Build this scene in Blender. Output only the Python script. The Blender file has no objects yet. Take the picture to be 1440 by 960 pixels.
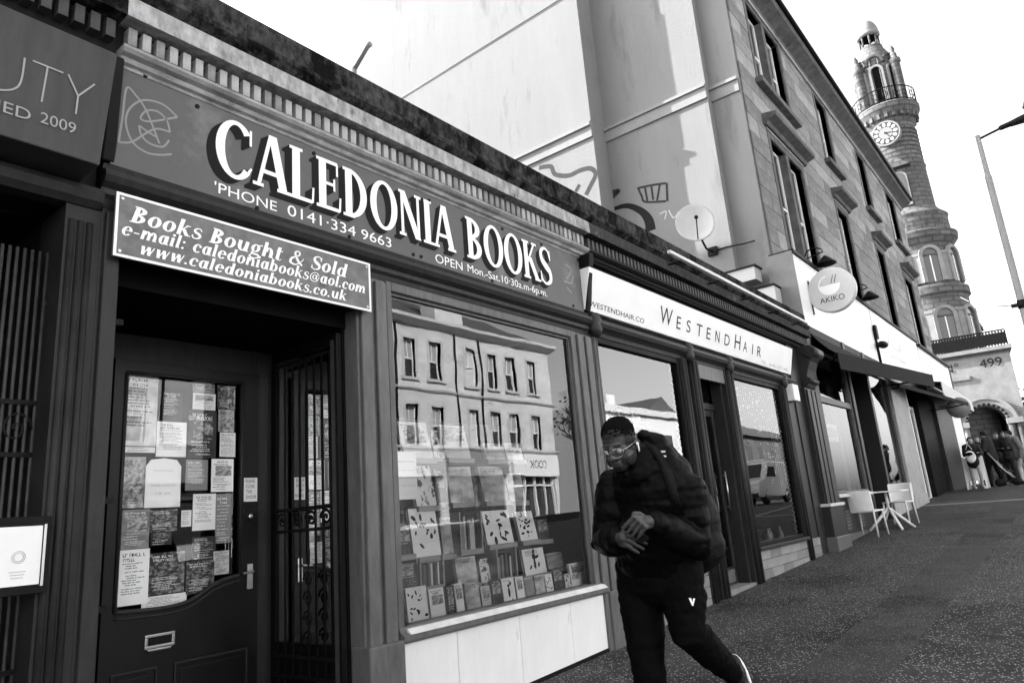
import bpy, bmesh, math, random
from mathutils import Vector, Matrix
random.seed(7)
S = bpy.context.scene
COL = S.collection
rad = math.radians

# ------------------------------------------------------------------ camera, world, sun, exposure
CAM_D, CAM_H, FPX = 3.6, 1.177, 993.5
_y, _p, _r = rad(52.03), rad(13.99), rad(-4.65)
CF = Vector((math.sin(_y)*math.cos(_p), math.cos(_y)*math.cos(_p), math.sin(_p)))
_r0 = Vector((math.cos(_y), -math.sin(_y), 0)); _u0 = _r0.cross(CF)
CR = math.cos(_r)*_r0 + math.sin(_r)*_u0
CU = -math.sin(_r)*_r0 + math.cos(_r)*_u0
CPOS = Vector((0, -CAM_D, CAM_H))
cam = bpy.data.cameras.new('camera'); cam.sensor_width = 36; cam.lens = FPX/1440*36
cam.clip_start = .05; cam.clip_end = 2000
co = bpy.data.objects.new('camera', cam); COL.objects.link(co)
m = Matrix((CR, CU, -CF)).transposed().to_4x4(); m.translation = CPOS
co.matrix_world = m
S.camera = co

SUN_EL = rad(32); SUN_TRAVEL = Vector((1, -3.0, 0)).normalized()      # sun stands behind the shops, to the left
w = bpy.data.worlds.new('World'); S.world = w; w.use_nodes = True
nt = w.node_tree; bg = nt.nodes['Background']
sky = nt.nodes.new('ShaderNodeTexSky'); sky.sky_type = 'NISHITA'; sky.sun_disc = False
sky.sun_elevation = SUN_EL
tosun = -SUN_TRAVEL
sky.sun_rotation = math.atan2(tosun.x, tosun.y)
sky.air_density = 1.0; sky.dust_density = 3.0; sky.ozone_density = 1.0
bw = nt.nodes.new('ShaderNodeRGBToBW')
nt.links.new(sky.outputs[0], bw.inputs[0]); nt.links.new(bw.outputs[0], bg.inputs['Color'])
bg.inputs['Strength'].default_value = .15
sl = bpy.data.lights.new('sun', 'SUN'); sl.energy = 3.6; sl.angle = rad(.53)
so = bpy.data.objects.new('sun', sl); COL.objects.link(so)
sd = Vector((SUN_TRAVEL.x*math.cos(SUN_EL), SUN_TRAVEL.y*math.cos(SUN_EL), -math.sin(SUN_EL)))
so.rotation_euler = sd.to_track_quat('-Z', 'Y').to_euler(); so.location = (-20, 40, 30)
S.view_settings.view_transform = 'Standard'; S.view_settings.look = 'None'
S.view_settings.exposure = 2.5; S.view_settings.gamma = 1
S.render.engine = 'CYCLES'
S.cycles.max_bounces = 8; S.cycles.diffuse_bounces = 4; S.cycles.glossy_bounces = 4; S.cycles.transparent_max_bounces = 12
S.cycles.use_denoising = True

# ------------------------------------------------------------------ pixel helpers (photograph pixels, 1440 x 960)
def ray(px, py): return CF + (px-720)/FPX*CR - (py-480)/FPX*CU
def onY(px, py, y=0.):
    d = ray(px, py); return CPOS + d*((y+CAM_D)/d.y)
def onX(px, py, x):
    d = ray(px, py); return CPOS + d*(x/d.x)
def atZ(px, py, zc): return CPOS + ray(px, py)*zc
GP = [(-60, -2.3), (5.67, 0.), (13.4, .28), (25.4, .9), (31, 1.02), (60, 1.05), (400, 1.05)]
def gz(x):
    for (a, za), (b, zb) in zip(GP, GP[1:]):
        if x <= b: return za+(zb-za)*(x-a)/(b-a)
    return GP[-1][1]

# ------------------------------------------------------------------ materials (the place is seen in black and white)
MATS = {}
def mat(name, v, rough=.6, metal=0., var=0., vs=6., bump=0., bs=60., spec=.18, streak=None, dark=None, emit=0., coat=0.):
    """grey procedural material: base value v, mottled by var, fine bump, optional stains (dark=(value, scale, threshold))"""
    if name in MATS: return MATS[name]
    m = bpy.data.materials.new(name); m.use_nodes = True; t = m.node_tree; b = t.nodes['Principled BSDF']
    N = t.nodes.new; L = t.links.new
    b.inputs['Roughness'].default_value = rough; b.inputs['Metallic'].default_value = metal
    b.inputs['Specular IOR Level'].default_value = spec; b.inputs['Coat Weight'].default_value = coat
    tc = N('ShaderNodeTexCoord'); co_ = tc.outputs['Object']
    if streak:
        mp = N('ShaderNodeMapping'); mp.inputs['Scale'].default_value = streak; L(co_, mp.inputs[0]); cs = mp.outputs[0]
    else: cs = co_
    cur = None
    if var or dark:
        n = N('ShaderNodeTexNoise'); n.inputs['Scale'].default_value = vs; n.inputs['Detail'].default_value = 8; n.inputs['Roughness'].default_value = .65
        L(cs, n.inputs['Vector'])
        r = N('ShaderNodeMapRange'); r.inputs[1].default_value = .3; r.inputs[2].default_value = .7
        r.inputs[3].default_value = v*(1-var); r.inputs[4].default_value = v*(1+var); L(n.outputs[0], r.inputs[0]); cur = r.outputs[0]
    if dark:
        n2 = N('ShaderNodeTexNoise'); n2.inputs['Scale'].default_value = dark[1]; n2.inputs['Detail'].default_value = 10; n2.inputs['Roughness'].default_value = .7
        L(cs, n2.inputs['Vector'])
        r2 = N('ShaderNodeMapRange'); r2.inputs[1].default_value = dark[2]; r2.inputs[2].default_value = dark[2]+.12; L(n2.outputs[0], r2.inputs[0])
        mx = N('ShaderNodeMix'); L(r2.outputs[0], mx.inputs[0]); L(cur, mx.inputs[2]); mx.inputs[3].default_value = dark[0]; cur = mx.outputs[0]
    if cur is not None:
        cc = N('ShaderNodeCombineColor'); [L(cur, cc.inputs[i]) for i in range(3)]; L(cc.outputs[0], b.inputs['Base Color'])
        if rough > .25:
            rr = N('ShaderNodeMapRange'); rr.inputs[3].default_value = max(.05, rough-.12); rr.inputs[4].default_value = min(1, rough+.12)
            L(n.outputs[0], rr.inputs[0]); L(rr.outputs[0], b.inputs['Roughness'])
    else: b.inputs['Base Color'].default_value = (v, v, v, 1)
    if bump:
        n3 = N('ShaderNodeTexNoise'); n3.inputs['Scale'].default_value = bs; n3.inputs['Detail'].default_value = 6; L(co_, n3.inputs['Vector'])
        bp = N('ShaderNodeBump'); bp.inputs['Strength'].default_value = bump; bp.inputs['Distance'].default_value = .02
        L(n3.outputs[0], bp.inputs['Height']); L(bp.outputs[0], b.inputs['Normal'])
    if emit: b.inputs['Emission Color'].default_value = (1, 1, 1, 1); b.inputs['Emission Strength'].default_value = emit
    MATS[name] = m; return m

def glass(name, ior=1.9, tint=.92, rough=0.):
    m = bpy.data.materials.new(name); m.use_nodes = True; t = m.node_tree; t.nodes.clear(); N = t.nodes.new; L = t.links.new
    o = N('ShaderNodeOutputMaterial'); mx = N('ShaderNodeMixShader'); fr = N('ShaderNodeFresnel'); fr.inputs[0].default_value = ior
    tr = N('ShaderNodeBsdfTransparent'); tr.inputs[0].default_value = (tint,)*3+(1,)
    gl = N('ShaderNodeBsdfGlossy'); gl.inputs['Roughness'].default_value = rough
    n = N('ShaderNodeTexNoise'); n.inputs['Scale'].default_value = 1.3; bp = N('ShaderNodeBump'); bp.inputs['Strength'].default_value = .028; bp.inputs['Distance'].default_value = .05
    tc = N('ShaderNodeTexCoord'); L(tc.outputs['Object'], n.inputs['Vector']); L(n.outputs[0], bp.inputs['Height']); L(bp.outputs[0], gl.inputs['Normal'])
    L(fr.outputs[0], mx.inputs[0]); L(tr.outputs[0], mx.inputs[1]); L(gl.outputs[0], mx.inputs[2]); L(mx.outputs[0], o.inputs[0])
    return m

def print_mat(name, base, ink, kind='text', scale=(1, 14), seed=0., thr=.5):
    """flat print on paper: lines of text, pictures or patterns"""
    if name in MATS: return MATS[name]
    m = bpy.data.materials.new(name); m.use_nodes = True; t = m.node_tree; b = t.nodes['Principled BSDF']; N = t.nodes.new; L = t.links.new
    b.inputs['Roughness'].default_value = .5
    tc = N('ShaderNodeTexCoord'); mp = N('ShaderNodeMapping'); mp.inputs['Location'].default_value = (seed*3.1, seed*1.7, seed); L(tc.outputs['Generated'], mp.inputs[0])
    n = N('ShaderNodeTexNoise'); n.inputs['Detail'].default_value = 3
    if kind == 'text':
        mp.inputs['Scale'].default_value = (9, 1, scale[1]*.9); n.inputs['Scale'].default_value = 2.2
        sx = N('ShaderNodeSeparateXYZ'); L(tc.outputs['Generated'], sx.inputs[0])
        fr = N('ShaderNodeMath'); fr.operation = 'MULTIPLY'; fr.inputs[1].default_value = scale[1]; L(sx.outputs[2], fr.inputs[0])
        f2 = N('ShaderNodeMath'); f2.operation = 'FRACT'; L(fr.outputs[0], f2.inputs[0])
        g = N('ShaderNodeMath'); g.operation = 'LESS_THAN'; g.inputs[1].default_value = .42; L(f2.outputs[0], g.inputs[0])
        L(mp.outputs[0], n.inputs['Vector'])
        h = N('ShaderNodeMath'); h.operation = 'GREATER_THAN'; h.inputs[1].default_value = thr; L(n.outputs[0], h.inputs[0])
        k = N('ShaderNodeMath'); k.operation = 'MULTIPLY'; L(g.outputs[0], k.inputs[0]); L(h.outputs[0], k.inputs[1]); fac = k.outputs[0]
        # margins
        for i, lim in ((0, .12), (2, .08)):
            a = N('ShaderNodeMath'); a.operation = 'SUBTRACT'; a.inputs[1].default_value = .5; L(sx.outputs[i], a.inputs[0])
            a2 = N('ShaderNodeMath'); a2.operation = 'ABSOLUTE'; L(a.outputs[0], a2.inputs[0])
            a3 = N('ShaderNodeMath'); a3.operation = 'LESS_THAN'; a3.inputs[1].default_value = .5-lim; L(a2.outputs[0], a3.inputs[0])
            a4 = N('ShaderNodeMath'); a4.operation = 'MULTIPLY'; L(fac, a4.inputs[0]); L(a3.outputs[0], a4.inputs[1]); fac = a4.outputs[0]
    else:
        mp.inputs['Scale'].default_value = (scale[0], 1, scale[1]); n.inputs['Scale'].default_value = 1.; n.inputs['Detail'].default_value = 5
        L(mp.outputs[0], n.inputs['Vector'])
        r = N('ShaderNodeMapRange'); r.inputs[1].default_value = thr-(.04 if kind == 'spots' else .2); r.inputs[2].default_value = thr+(.04 if kind == 'spots' else .2); L(n.outputs[0], r.inputs[0]); fac = r.outputs[0]
    mx = N('ShaderNodeMix'); L(fac, mx.inputs[0]); mx.inputs[2].default_value = base; mx.inputs[3].default_value = ink
    cc = N('ShaderNodeCombineColor'); [L(mx.outputs[0], cc.inputs[i]) for i in range(3)]; L(cc.outputs[0], b.inputs['Base Color'])
    MATS[name] = m; return m

# ------------------------------------------------------------------ mesh builder
class MB:
    def __init__(s): s.v = []; s.f = []; s.sm = []
    def add(s, vs, fs, smooth=False):
        o = len(s.v); s.v += [tuple(p) for p in vs]; s.f += [tuple(i+o for i in f) for f in fs]; s.sm += [smooth]*len(fs); return s
    def box(s, x0, x1, y0, y1, z0, z1):
        return s.add([(x0, y0, z0), (x1, y0, z0), (x1, y1, z0), (x0, y1, z0), (x0, y0, z1), (x1, y0, z1), (x1, y1, z1), (x0, y1, z1)],
                     [(0, 3, 2, 1), (4, 5, 6, 7), (0, 1, 5, 4), (1, 2, 6, 5), (2, 3, 7, 6), (3, 0, 4, 7)])
    def hexa(s, p): return s.add(p, [(0, 3, 2, 1), (4, 5, 6, 7), (0, 1, 5, 4), (1, 2, 6, 5), (2, 3, 7, 6), (3, 0, 4, 7)])
    def prism(s, poly, y0, y1):           # polygon in x,z ; extruded along y
        n = len(poly); vs = [(x, y0, z) for x, z in poly]+[(x, y1, z) for x, z in poly]
        return s.add(vs, [tuple(range(n)), tuple(range(2*n-1, n-1, -1))]+[(i, i+n, (i+1) % n+n, (i+1) % n) for i in range(n)])
    def profx(s, prof, x0, x1):           # profile in y,z ; extruded along x
        n = len(prof); vs = [(x0, y, z) for y, z in prof]+[(x1, y, z) for y, z in prof]
        return s.add(vs, [tuple(range(n)), tuple(range(2*n-1, n-1, -1))]+[(i, i+n, (i+1) % n+n, (i+1) % n) for i in range(n)])
    def profy(s, prof, y0, y1):           # profile in x,z ; alias
        return s.prism(prof, y0, y1)
    def tube(s, pts, r, n=8, caps=True):
        pts = [Vector(p) for p in pts]; rs = r if isinstance(r, (list, tuple)) else [r]*len(pts)
        vs = []; prev = None
        for i, p in enumerate(pts):
            d = (pts[min(i+1, len(pts)-1)]-pts[max(i-1, 0)]).normalized()
            if prev is None: a = d.orthogonal().normalized()
            else: a = (prev-d*prev.dot(d)).normalized()
            prev = a; b = d.cross(a)
            for k in range(n):
                t = 2*math.pi*k/n; vs.append(p+(a*math.cos(t)+b*math.sin(t))*rs[i])
        fs = [(i*n+k, i*n+(k+1) % n, (i+1)*n+(k+1) % n, (i+1)*n+k) for i in range(len(pts)-1) for k in range(n)]
        s.add(vs, fs, True)
        if caps: s.add([], []); o = len(s.v)-len(vs); s.f += [tuple(o+k for k in range(n-1, -1, -1)), tuple(o+(len(pts)-1)*n+k for k in range(n))]; s.sm += [False, False]
        return s
    def lathe(s, prof, cx, cy, n=32, a0=0., a1=360., smooth=True):
        full = abs(a1-a0) >= 360; k = n if full else n+1; vs = []
        for r, z in prof:
            for i in range(k):
                t = rad(a0+(a1-a0)*i/n); vs.append((cx+r*math.cos(t), cy+r*math.sin(t), z))
        fs = []
        for j in range(len(prof)-1):
            for i in range(n):
                i2 = (i+1) % k
                fs.append((j*k+i, j*k+i2, (j+1)*k+i2, (j+1)*k+i))
        return s.add(vs, fs, smooth)
    def crisp(s, prof, cx, cy, n=40):
        for a, b in zip(prof, prof[1:]): s.lathe([a, b], cx, cy, n)
        return s
    def ell(s, c, r, rot=None, nu=14, nv=9):
        vs = []; c = Vector(c); fs = []
        for j in range(1, nv):
            ph = math.pi*j/nv
            for i in range(nu):
                t = 2*math.pi*i/nu; p = Vector((r[0]*math.sin(ph)*math.cos(t), r[1]*math.sin(ph)*math.sin(t), r[2]*math.cos(ph)))
                if rot is not None: p = rot @ p
                vs.append(c+p)
        for sg in (1, -1):
            p = Vector((0, 0, r[2]*sg)); p = rot @ p if rot is not None else p; vs.append(c+p)
        T = len(vs)-2; B = len(vs)-1
        for j in range(nv-2):
            for i in range(nu): fs.append((j*nu+i, (j+1)*nu+i, (j+1)*nu+(i+1) % nu, j*nu+(i+1) % nu))
        for i in range(nu): fs.append((T, i, (i+1) % nu)); fs.append((B, (nv-2)*nu+(i+1) % nu, (nv-2)*nu+i))
        return s.add(vs, fs, True)
    def cap(s, pts, rs, n=12):            # closed tapered capsule chain
        pts = [Vector(p) for p in pts]
        d0 = (pts[0]-pts[1]).normalized(); d1 = (pts[-1]-pts[-2]).normalized()
        P = [pts[0]+d0*rs[0]*k for k in (.98, .8, .45)]+pts+[pts[-1]+d1*rs[-1]*k for k in (.45, .8, .98)]
        R = [rs[0]*k for k in (.2, .6, .89)]+list(rs)+[rs[-1]*k for k in (.89, .6, .2)]
        return s.tube(P, R, n)
    def mesh(s, name, off=None):
        me = bpy.data.meshes.new(name)
        vs = s.v if off is None else [(x-off[0], y-off[1], z-off[2]) for x, y, z in s.v]
        me.from_pydata(vs, [], s.f); me.polygons.foreach_set('use_smooth', s.sm); me.update(); return me
    def build(s, name, m, parent=None, bevel=0., **props):
        if parent is not None: o = bpy.data.objects.new(name, s.mesh(name, WL(parent)))
        else:
            xs = list(zip(*s.v)); c = ((min(xs[0])+max(xs[0]))/2, (min(xs[1])+max(xs[1]))/2, min(xs[2]))
            o = bpy.data.objects.new(name, s.mesh(name, c)); o.location = c; WLOC[o.name] = c
        COL.objects.link(o); o.data.materials.append(m)
        if parent is not None: o.parent = parent; WLOC[o.name] = WL(parent)
        if bevel:
            b = o.modifiers.new('bevel', 'BEVEL'); b.width = bevel; b.segments = 2; b.limit_method = 'ANGLE'; b.angle_limit = rad(40)
        for k, v in props.items(): o[k] = v
        return o
WLOC = {}
def WL(o): return WLOC[o.name]
def tag(o, label, cat, group=None, kind=None):
    if label: o['label'] = label
    if cat: o['category'] = cat
    if group: o['group'] = group
    if kind: o['kind'] = kind
    return o
def thing(name, loc, label, cat, group=None):
    o = bpy.data.objects.new(name, None); COL.objects.link(o); o.location = loc; o.empty_display_size = .1; WLOC[o.name] = tuple(loc)
    return tag(o, label, cat, group)
def share(o, name, parent, world_off=(0, 0, 0)):
    """another copy of a part (shared mesh) moved by world_off"""
    c = o.copy(); COL.objects.link(c); c.name = name; c.parent = parent
    c.location = Vector(o.location)+Vector(world_off); WLOC[c.name] = WL(o); return c
def copy_tree(o, parent=None, loc=None, rotz=None):
    c = o.copy(); COL.objects.link(c); c.parent = parent
    if loc is not None: c.location = loc
    if rotz is not None: c.rotation_euler[2] = rotz
    for ch in o.children: copy_tree(ch, c)
    return c
def pieces(name, boxes, m, parent, bevel=0.):
    """many box pieces as separate part objects; equal sizes share one mesh. boxes: (x0,x1,y0,y1,z0,z1)"""
    cache = {}; out = []; off = WL(parent)
    for (x0, x1, y0, y1, z0, z1) in boxes:
        k = (round(x1-x0, 3), round(y1-y0, 3), round(z1-z0, 3))
        if k not in cache:
            me = MB().box(-k[0]/2, k[0]/2, -k[1]/2, k[1]/2, -k[2]/2, k[2]/2).mesh(name)
            if bevel:
                b = bmesh.new(); b.from_mesh(me); bmesh.ops.bevel(b, geom=b.edges[:], offset=bevel, segments=1, affect='EDGES'); b.to_mesh(me); b.free()
            cache[k] = me; me.materials.append(m if not isinstance(m, list) else m[0])
        me = cache[k]
        o = bpy.data.objects.new(name, me); COL.objects.link(o); o.parent = parent
        o.location = ((x0+x1)/2-off[0], (y0+y1)/2-off[1], (z0+z1)/2-off[2]); WLOC[o.name] = off
        if isinstance(m, list):
            o.material_slots[0].link = 'OBJECT'; o.material_slots[0].material = random.choice(m)
        out.append(o)
    return out

# ------------------------------------------------------------------ lettering
def fmesh(txt):
    c = bpy.data.curves.new('t', 'FONT'); c.body = txt; c.extrude = 0; c.resolution_u = 4
    o = bpy.data.objects.new('t', c); COL.objects.link(o)
    me = bpy.data.meshes.new_from_object(o.evaluated_get(bpy.context.evaluated_depsgraph_get()))
    bpy.data.objects.remove(o); bpy.data.curves.remove(c)
    return [tuple(v.co) for v in me.vertices], [tuple(p.vertices) for p in me.polygons]
def place_text(name, vf, O, U, V, w, h, m, parent, depth=.003, thick=0.):
    """fit flat lettering (verts, faces in x,y) into a w x h box; O lower-left, U right, V up (unit vectors)"""
    vs, fs = vf; O, U, V = Vector(O), Vector(U), Vector(V); Nn = U.cross(V).normalized()
    xs = [v[0] for v in vs]; ys = [v[1] for v in vs]; x0, x1, y0, y1 = min(xs), max(xs), min(ys), max(ys)
    sx = w/(x1-x0); sy = h/(y1-y0)
    b = MB(); b.add([O+U*((v[0]-x0)*sx)+V*((v[1]-y0)*sy)+Nn*(depth+(v[2] if len(v) > 2 else 0)) for v in vs], fs)
    o = b.build(name, m, parent)
    if name in ('lettering', 'handwriting'): o['kind'] = 'stuff'
    return o
def text(txt, O, U, V, w, h, m, parent, name='lettering', depth=.003): return place_text(name, fmesh(txt), O, U, V, w, h, m, parent, depth)
# own serif letters, drawn as strokes. each primitive -> verts/faces, stacked a hair apart
class G:
    def __init__(s): s.v = []; s.f = []; s.n = 0
    def poly(s, pts):
        o = len(s.v); s.v += [(x, y, s.n*.00012) for x, y in pts]; s.f.append(tuple(range(o, o+len(pts)))); s.n += 1
    def L(s, x0, y0, x1, y1, w): s.poly([(x0-w/2, y0), (x0+w/2, y0), (x1+w/2, y1), (x1-w/2, y1)] if y1 > y0 else [(x1-w/2, y1), (x1+w/2, y1), (x0+w/2, y0), (x0-w/2, y0)])
    def H(s, x0, x1, y, t): s.poly([(x0, y-t/2), (x1, y-t/2), (x1, y+t/2), (x0, y+t/2)])
    def A(s, cx, cy, rx, ry, a0, a1, wx, wy, n=28):
        o = len(s.v); z = s.n*.00012; s.n += 1
        for i in range(n+1):
            t = rad(a0+(a1-a0)*i/n); c, k = math.cos(t), math.sin(t)
            s.v += [(cx+rx*c, cy+ry*k, z), (cx+(rx-wx)*c, cy+(ry-wy)*k, z)]
        for i in range(n): s.f.append((o+2*i, o+2*i+2, o+2*i+3, o+2*i+1))
    def R(s, pts, ws):
        n = 8; P = []
        for i in range(len(pts)-1):
            p0 = pts[max(i-1, 0)]; p1 = pts[i]; p2 = pts[i+1]; p3 = pts[min(i+2, len(pts)-1)]
            for k in range(n):
                t = k/n; P.append((*[.5*(2*p1[j]+(p2[j]-p0[j])*t+(2*p0[j]-5*p1[j]+4*p2[j]-p3[j])*t*t+(3*p1[j]-p0[j]-3*p2[j]+p3[j])*t**3) for j in (0, 1)], ws[i]+(ws[i+1]-ws[i])*t))
        P.append((*pts[-1], ws[-1])); o = len(s.v); z = s.n*.00012; s.n += 1
        for i, (x, y, w_) in enumerate(P):
            a = P[max(i-1, 0)]; b = P[min(i+1, len(P)-1)]; dx, dy = b[0]-a[0], b[1]-a[1]; l = math.hypot(dx, dy) or 1
            s.v += [(x-dy/l*w_/2, y+dx/l*w_/2, z), (x+dy/l*w_/2, y-dx/l*w_/2, z)]
        for i in range(len(P)-1): s.f.append((o+2*i+1, o+2*i+3, o+2*i+2, o+2*i))
def glyph(ch, T=.17, t=.075):
    """returns (G, advance)"""
    g = G(); sf = .06; st = lambda x, y, l: g.H(x-l/2, x+l/2, y+(sf/2 if y < .5 else -sf/2), sf)
    def stem(x, y0=0, y1=1, w=T, ser=True):
        g.L(x, y0, x, y1, w)
        if ser: st(x, y0, w+.13); g.H(x-w/2-.065, x+w/2+.065*(ser is True), y1-sf/2, sf)
    X = .68; lw = T*.95; e = .07
    if ch == 'A': g.L(.08, 0, .36, 1.02, .085); g.L(.66, 0, .4, 1.02, T); g.H(.2, .55, .3, t); st(.08, 0, .24); st(.66, 0, .3); return g, .78
    if ch == 'B': stem(.15, ser='l'); g.A(.16, .75, .4, .25, -90, 90, T, t); g.A(.16, .27, .44, .275, -90, 90, T, t); return g, .68
    if ch == 'C': g.A(.42, .5, .42, .53, 42, 318, T, t); g.L(.735, .66, .735, .95, .05); g.R([(.7, .16), (.72, .2), (.76, .25)], [.06, .05, .04]); return g, .8
    if ch == 'D': stem(.15, ser='l'); g.A(.17, .5, .5, .5, -90, 90, T, t); return g, .74
    if ch == 'E': stem(.15, ser='l'); g.H(.1, .55, .965, .07); g.H(.1, .47, .52, .06); g.H(.1, .6, .035, .07); g.L(.54, .72, .54, .97, .05); g.L(.46, .4, .46, .64, .05); g.L(.6, .02, .62, .3, .05); return g, .68
    if ch == 'I': stem(.15); return g, .32
    if ch == 'K': stem(.15); g.L(.2, .42, .58, .98, .085); g.L(.66, 0, .32, .58, T); st(.66, 0, .28); st(.57, 1, .24); return g, .78
    if ch == 'L': stem(.15); g.H(.1, .55, .035, .07); g.L(.56, .02, .58, .32, .05); return g, .64
    if ch == 'M': stem(.12, w=.09); g.L(.42, .1, .14, 1, T*.9); g.L(.42, .1, .72, 1, .07); stem(.74); return g, .9
    if ch == 'N': stem(.11, w=.085, ser='l'); g.L(.62, 0, .12, 1, T); g.L(.64, 0, .64, 1, .085); st(.64, 1, .22); return g, .78
    if ch == 'O': g.A(.42, .5, .42, .53, 0, 360, T, t, 44); return g, .86
    if ch == 'S': g.R([(.55, .74), (.48, .93), (.3, .985), (.12, .86), (.14, .66), (.33, .5), (.52, .35), (.52, .13), (.3, .015), (.12, .08), (.05, .27)], [.05, .06, .075, .13, .16, T*1.05, .16, .13, .075, .06, .05]); g.L(.565, .68, .565, .96, .045); g.L(.05, .03, .05, .32, .045); return g, .66
    if ch == 'a': g.A(.28, .33, .27, .35, 0, 360, lw, e); g.L(.5, 0, .5, X, lw*.9); g.H(.5, .68, .03, .06); return g, .68
    if ch == 'b': g.L(.13, 0, .13, 1.02, lw); g.H(.02, .13, .99, .06); g.A(.33, .33, .29, .35, 0, 360, lw, e); return g, .7
    if ch == 'c': g.A(.3, .33, .3, .35, 55, 315, lw, e); g.ell = None; g.A(.46, .5, .09, .09, 0, 360, .085, .085, 12); return g, .58
    if ch == 'd': g.A(.29, .33, .28, .35, 0, 360, lw, e); g.L(.51, 0, .51, 1.02, lw); g.H(.38, .51, .99, .06); g.H(.51, .68, .03, .06); return g, .7
    if ch == 'e': g.A(.31, .33, .3, .35, 0, 322, lw, e); g.H(.1, .57, .37, .055); return g, .64
    if ch == 'g': g.A(.28, .4, .25, .28, 0, 360, lw*.85, e); g.R([(.2, .14), (.1, .06), (.25, .0), (.5, -.03), (.55, -.18), (.3, -.3), (.06, -.2), (.16, -.02)], [.05, .08, .11, .11, .1, .07, .09, .05]); g.R([(.42, .6), (.5, .66), (.62, .66)], [.06, .07, .08]); return g, .64
    if ch == 'h': g.L(.13, 0, .13, 1.02, lw); g.H(.02, .13, .99, .06); g.A(.36, .36, .25, .32, 0, 180, lw, e*1.2); g.L(.53, 0, .53, .38, lw); g.H(.53, .7, .03, .06); return g, .72
    if ch == 'i': g.L(.14, 0, .14, X, lw); g.H(.02, .14, X-.03, .06); g.H(.14, .3, .03, .06); g.A(.14, .88, .1, .1, 0, 360, .095, .095, 14); return g, .34
    if ch == 'k': g.L(.13, 0, .13, 1.02, lw); g.H(.02, .13, .99, .06); g.L(.18, .3, .46, .66, .08); g.L(.54, 0, .28, .42, lw); g.H(.36, .58, .65, .06); g.H(.5, .7, .03, .06); return g, .7
    if ch == 'l': g.L(.14, 0, .14, 1.02, lw); g.H(.02, .14, .99, .06); g.H(.14, .3, .03, .06); return g, .34
    if ch == 'm':
        g.L(.13, 0, .13, X, lw); g.H(.02, .13, X-.03, .06)
        for k in (0, .36): g.A(.34+k, .38, .22, .3, 0, 180, lw*.9, e*1.2); g.L(.49+k, 0, .49+k, .4, lw*.95)
        g.H(.85, 1., .03, .06); return g, 1.04
    if ch == 'n': g.L(.13, 0, .13, X, lw); g.H(.02, .13, X-.03, .06); g.A(.36, .37, .25, .31, 0, 180, lw, e*1.2); g.L(.53, 0, .53, .39, lw); g.H(.53, .7, .03, .06); return g, .72
    if ch == 'o': g.A(.3, .33, .3, .35, 0, 360, lw, e, 32); return g, .64
    if ch == 's': g.R([(.42, .5), (.36, .63), (.22, .66), (.09, .55), (.14, .41), (.3, .33), (.42, .2), (.36, .05), (.2, .0), (.08, .06), (.04, .2)], [.06, .06, .07, .11, .13, .15, .13, .1, .07, .07, .07]); return g, .5
    if ch == 't': g.L(.17, .05, .17, .9, lw); g.H(.03, .4, X-.035, .065); g.R([(.14, .1), (.2, .02), (.34, .02), (.42, .1)], [.14, .08, .06, .04]); return g, .44
    if ch == 'u': g.L(.14, .28, .14, X, lw); g.H(.02, .14, X-.03, .06); g.A(.33, .31, .27, .32, 180, 360, lw, e*1.2); g.L(.52, 0, .52, X, lw); g.H(.52, .68, .03, .06); return g, .72
    if ch == 'w': g.L(.24, 0, .12, X, lw); g.L(.24, 0, .44, X, .07); g.L(.6, 0, .46, X, lw); g.L(.6, 0, .78, X, .07); g.H(.02, .18, X-.03, .06); return g, .88
    if ch == '.': g.A(.1, .08, .09, .09, 0, 360, .085, .085, 12); return g, .26
    if ch == ':': g.A(.12, .08, .09, .09, 0, 360, .085, .085, 12); g.A(.12, .55, .09, .09, 0, 360, .085, .085, 12); return g, .34
    if ch == '-': g.H(.03, .36, .32, .09); return g, .42
    if ch == '&': g.R([(.86, .52), (.7, .2), (.42, .0), (.12, .1), (.14, .4), (.42, .6), (.56, .8), (.42, .98), (.26, .86), (.34, .62), (.62, .22), (.88, .02)], [.06, .06, .1, .15, .15, .08, .1, .08, .12, .14, .16, .1]); return g, .98
    if ch == '@': g.A(.45, .38, .42, .44, 30, 330, .08, .06, 36); g.A(.44, .38, .2, .22, 0, 360, .1, .05); g.L(.6, .2, .64, .6, .07); g.R([(.62, .24), (.7, .17), (.8, .3), (.83, .5)], [.05, .06, .06, .06]); return g, .94
    return g, .36
def serif(txt, T=.17, t=.075, shear=0., gap=.06):
    vs = []; fs = []; x = 0
    for ch in txt:
        g, adv = glyph(ch, T, t); o = len(vs)
        vs += [(vx+x+shear*vy, vy, vz) for vx, vy, vz in g.v]; fs += [tuple(i+o for i in f) for f in g.f]; x += adv+gap
    return vs, fs
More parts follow.
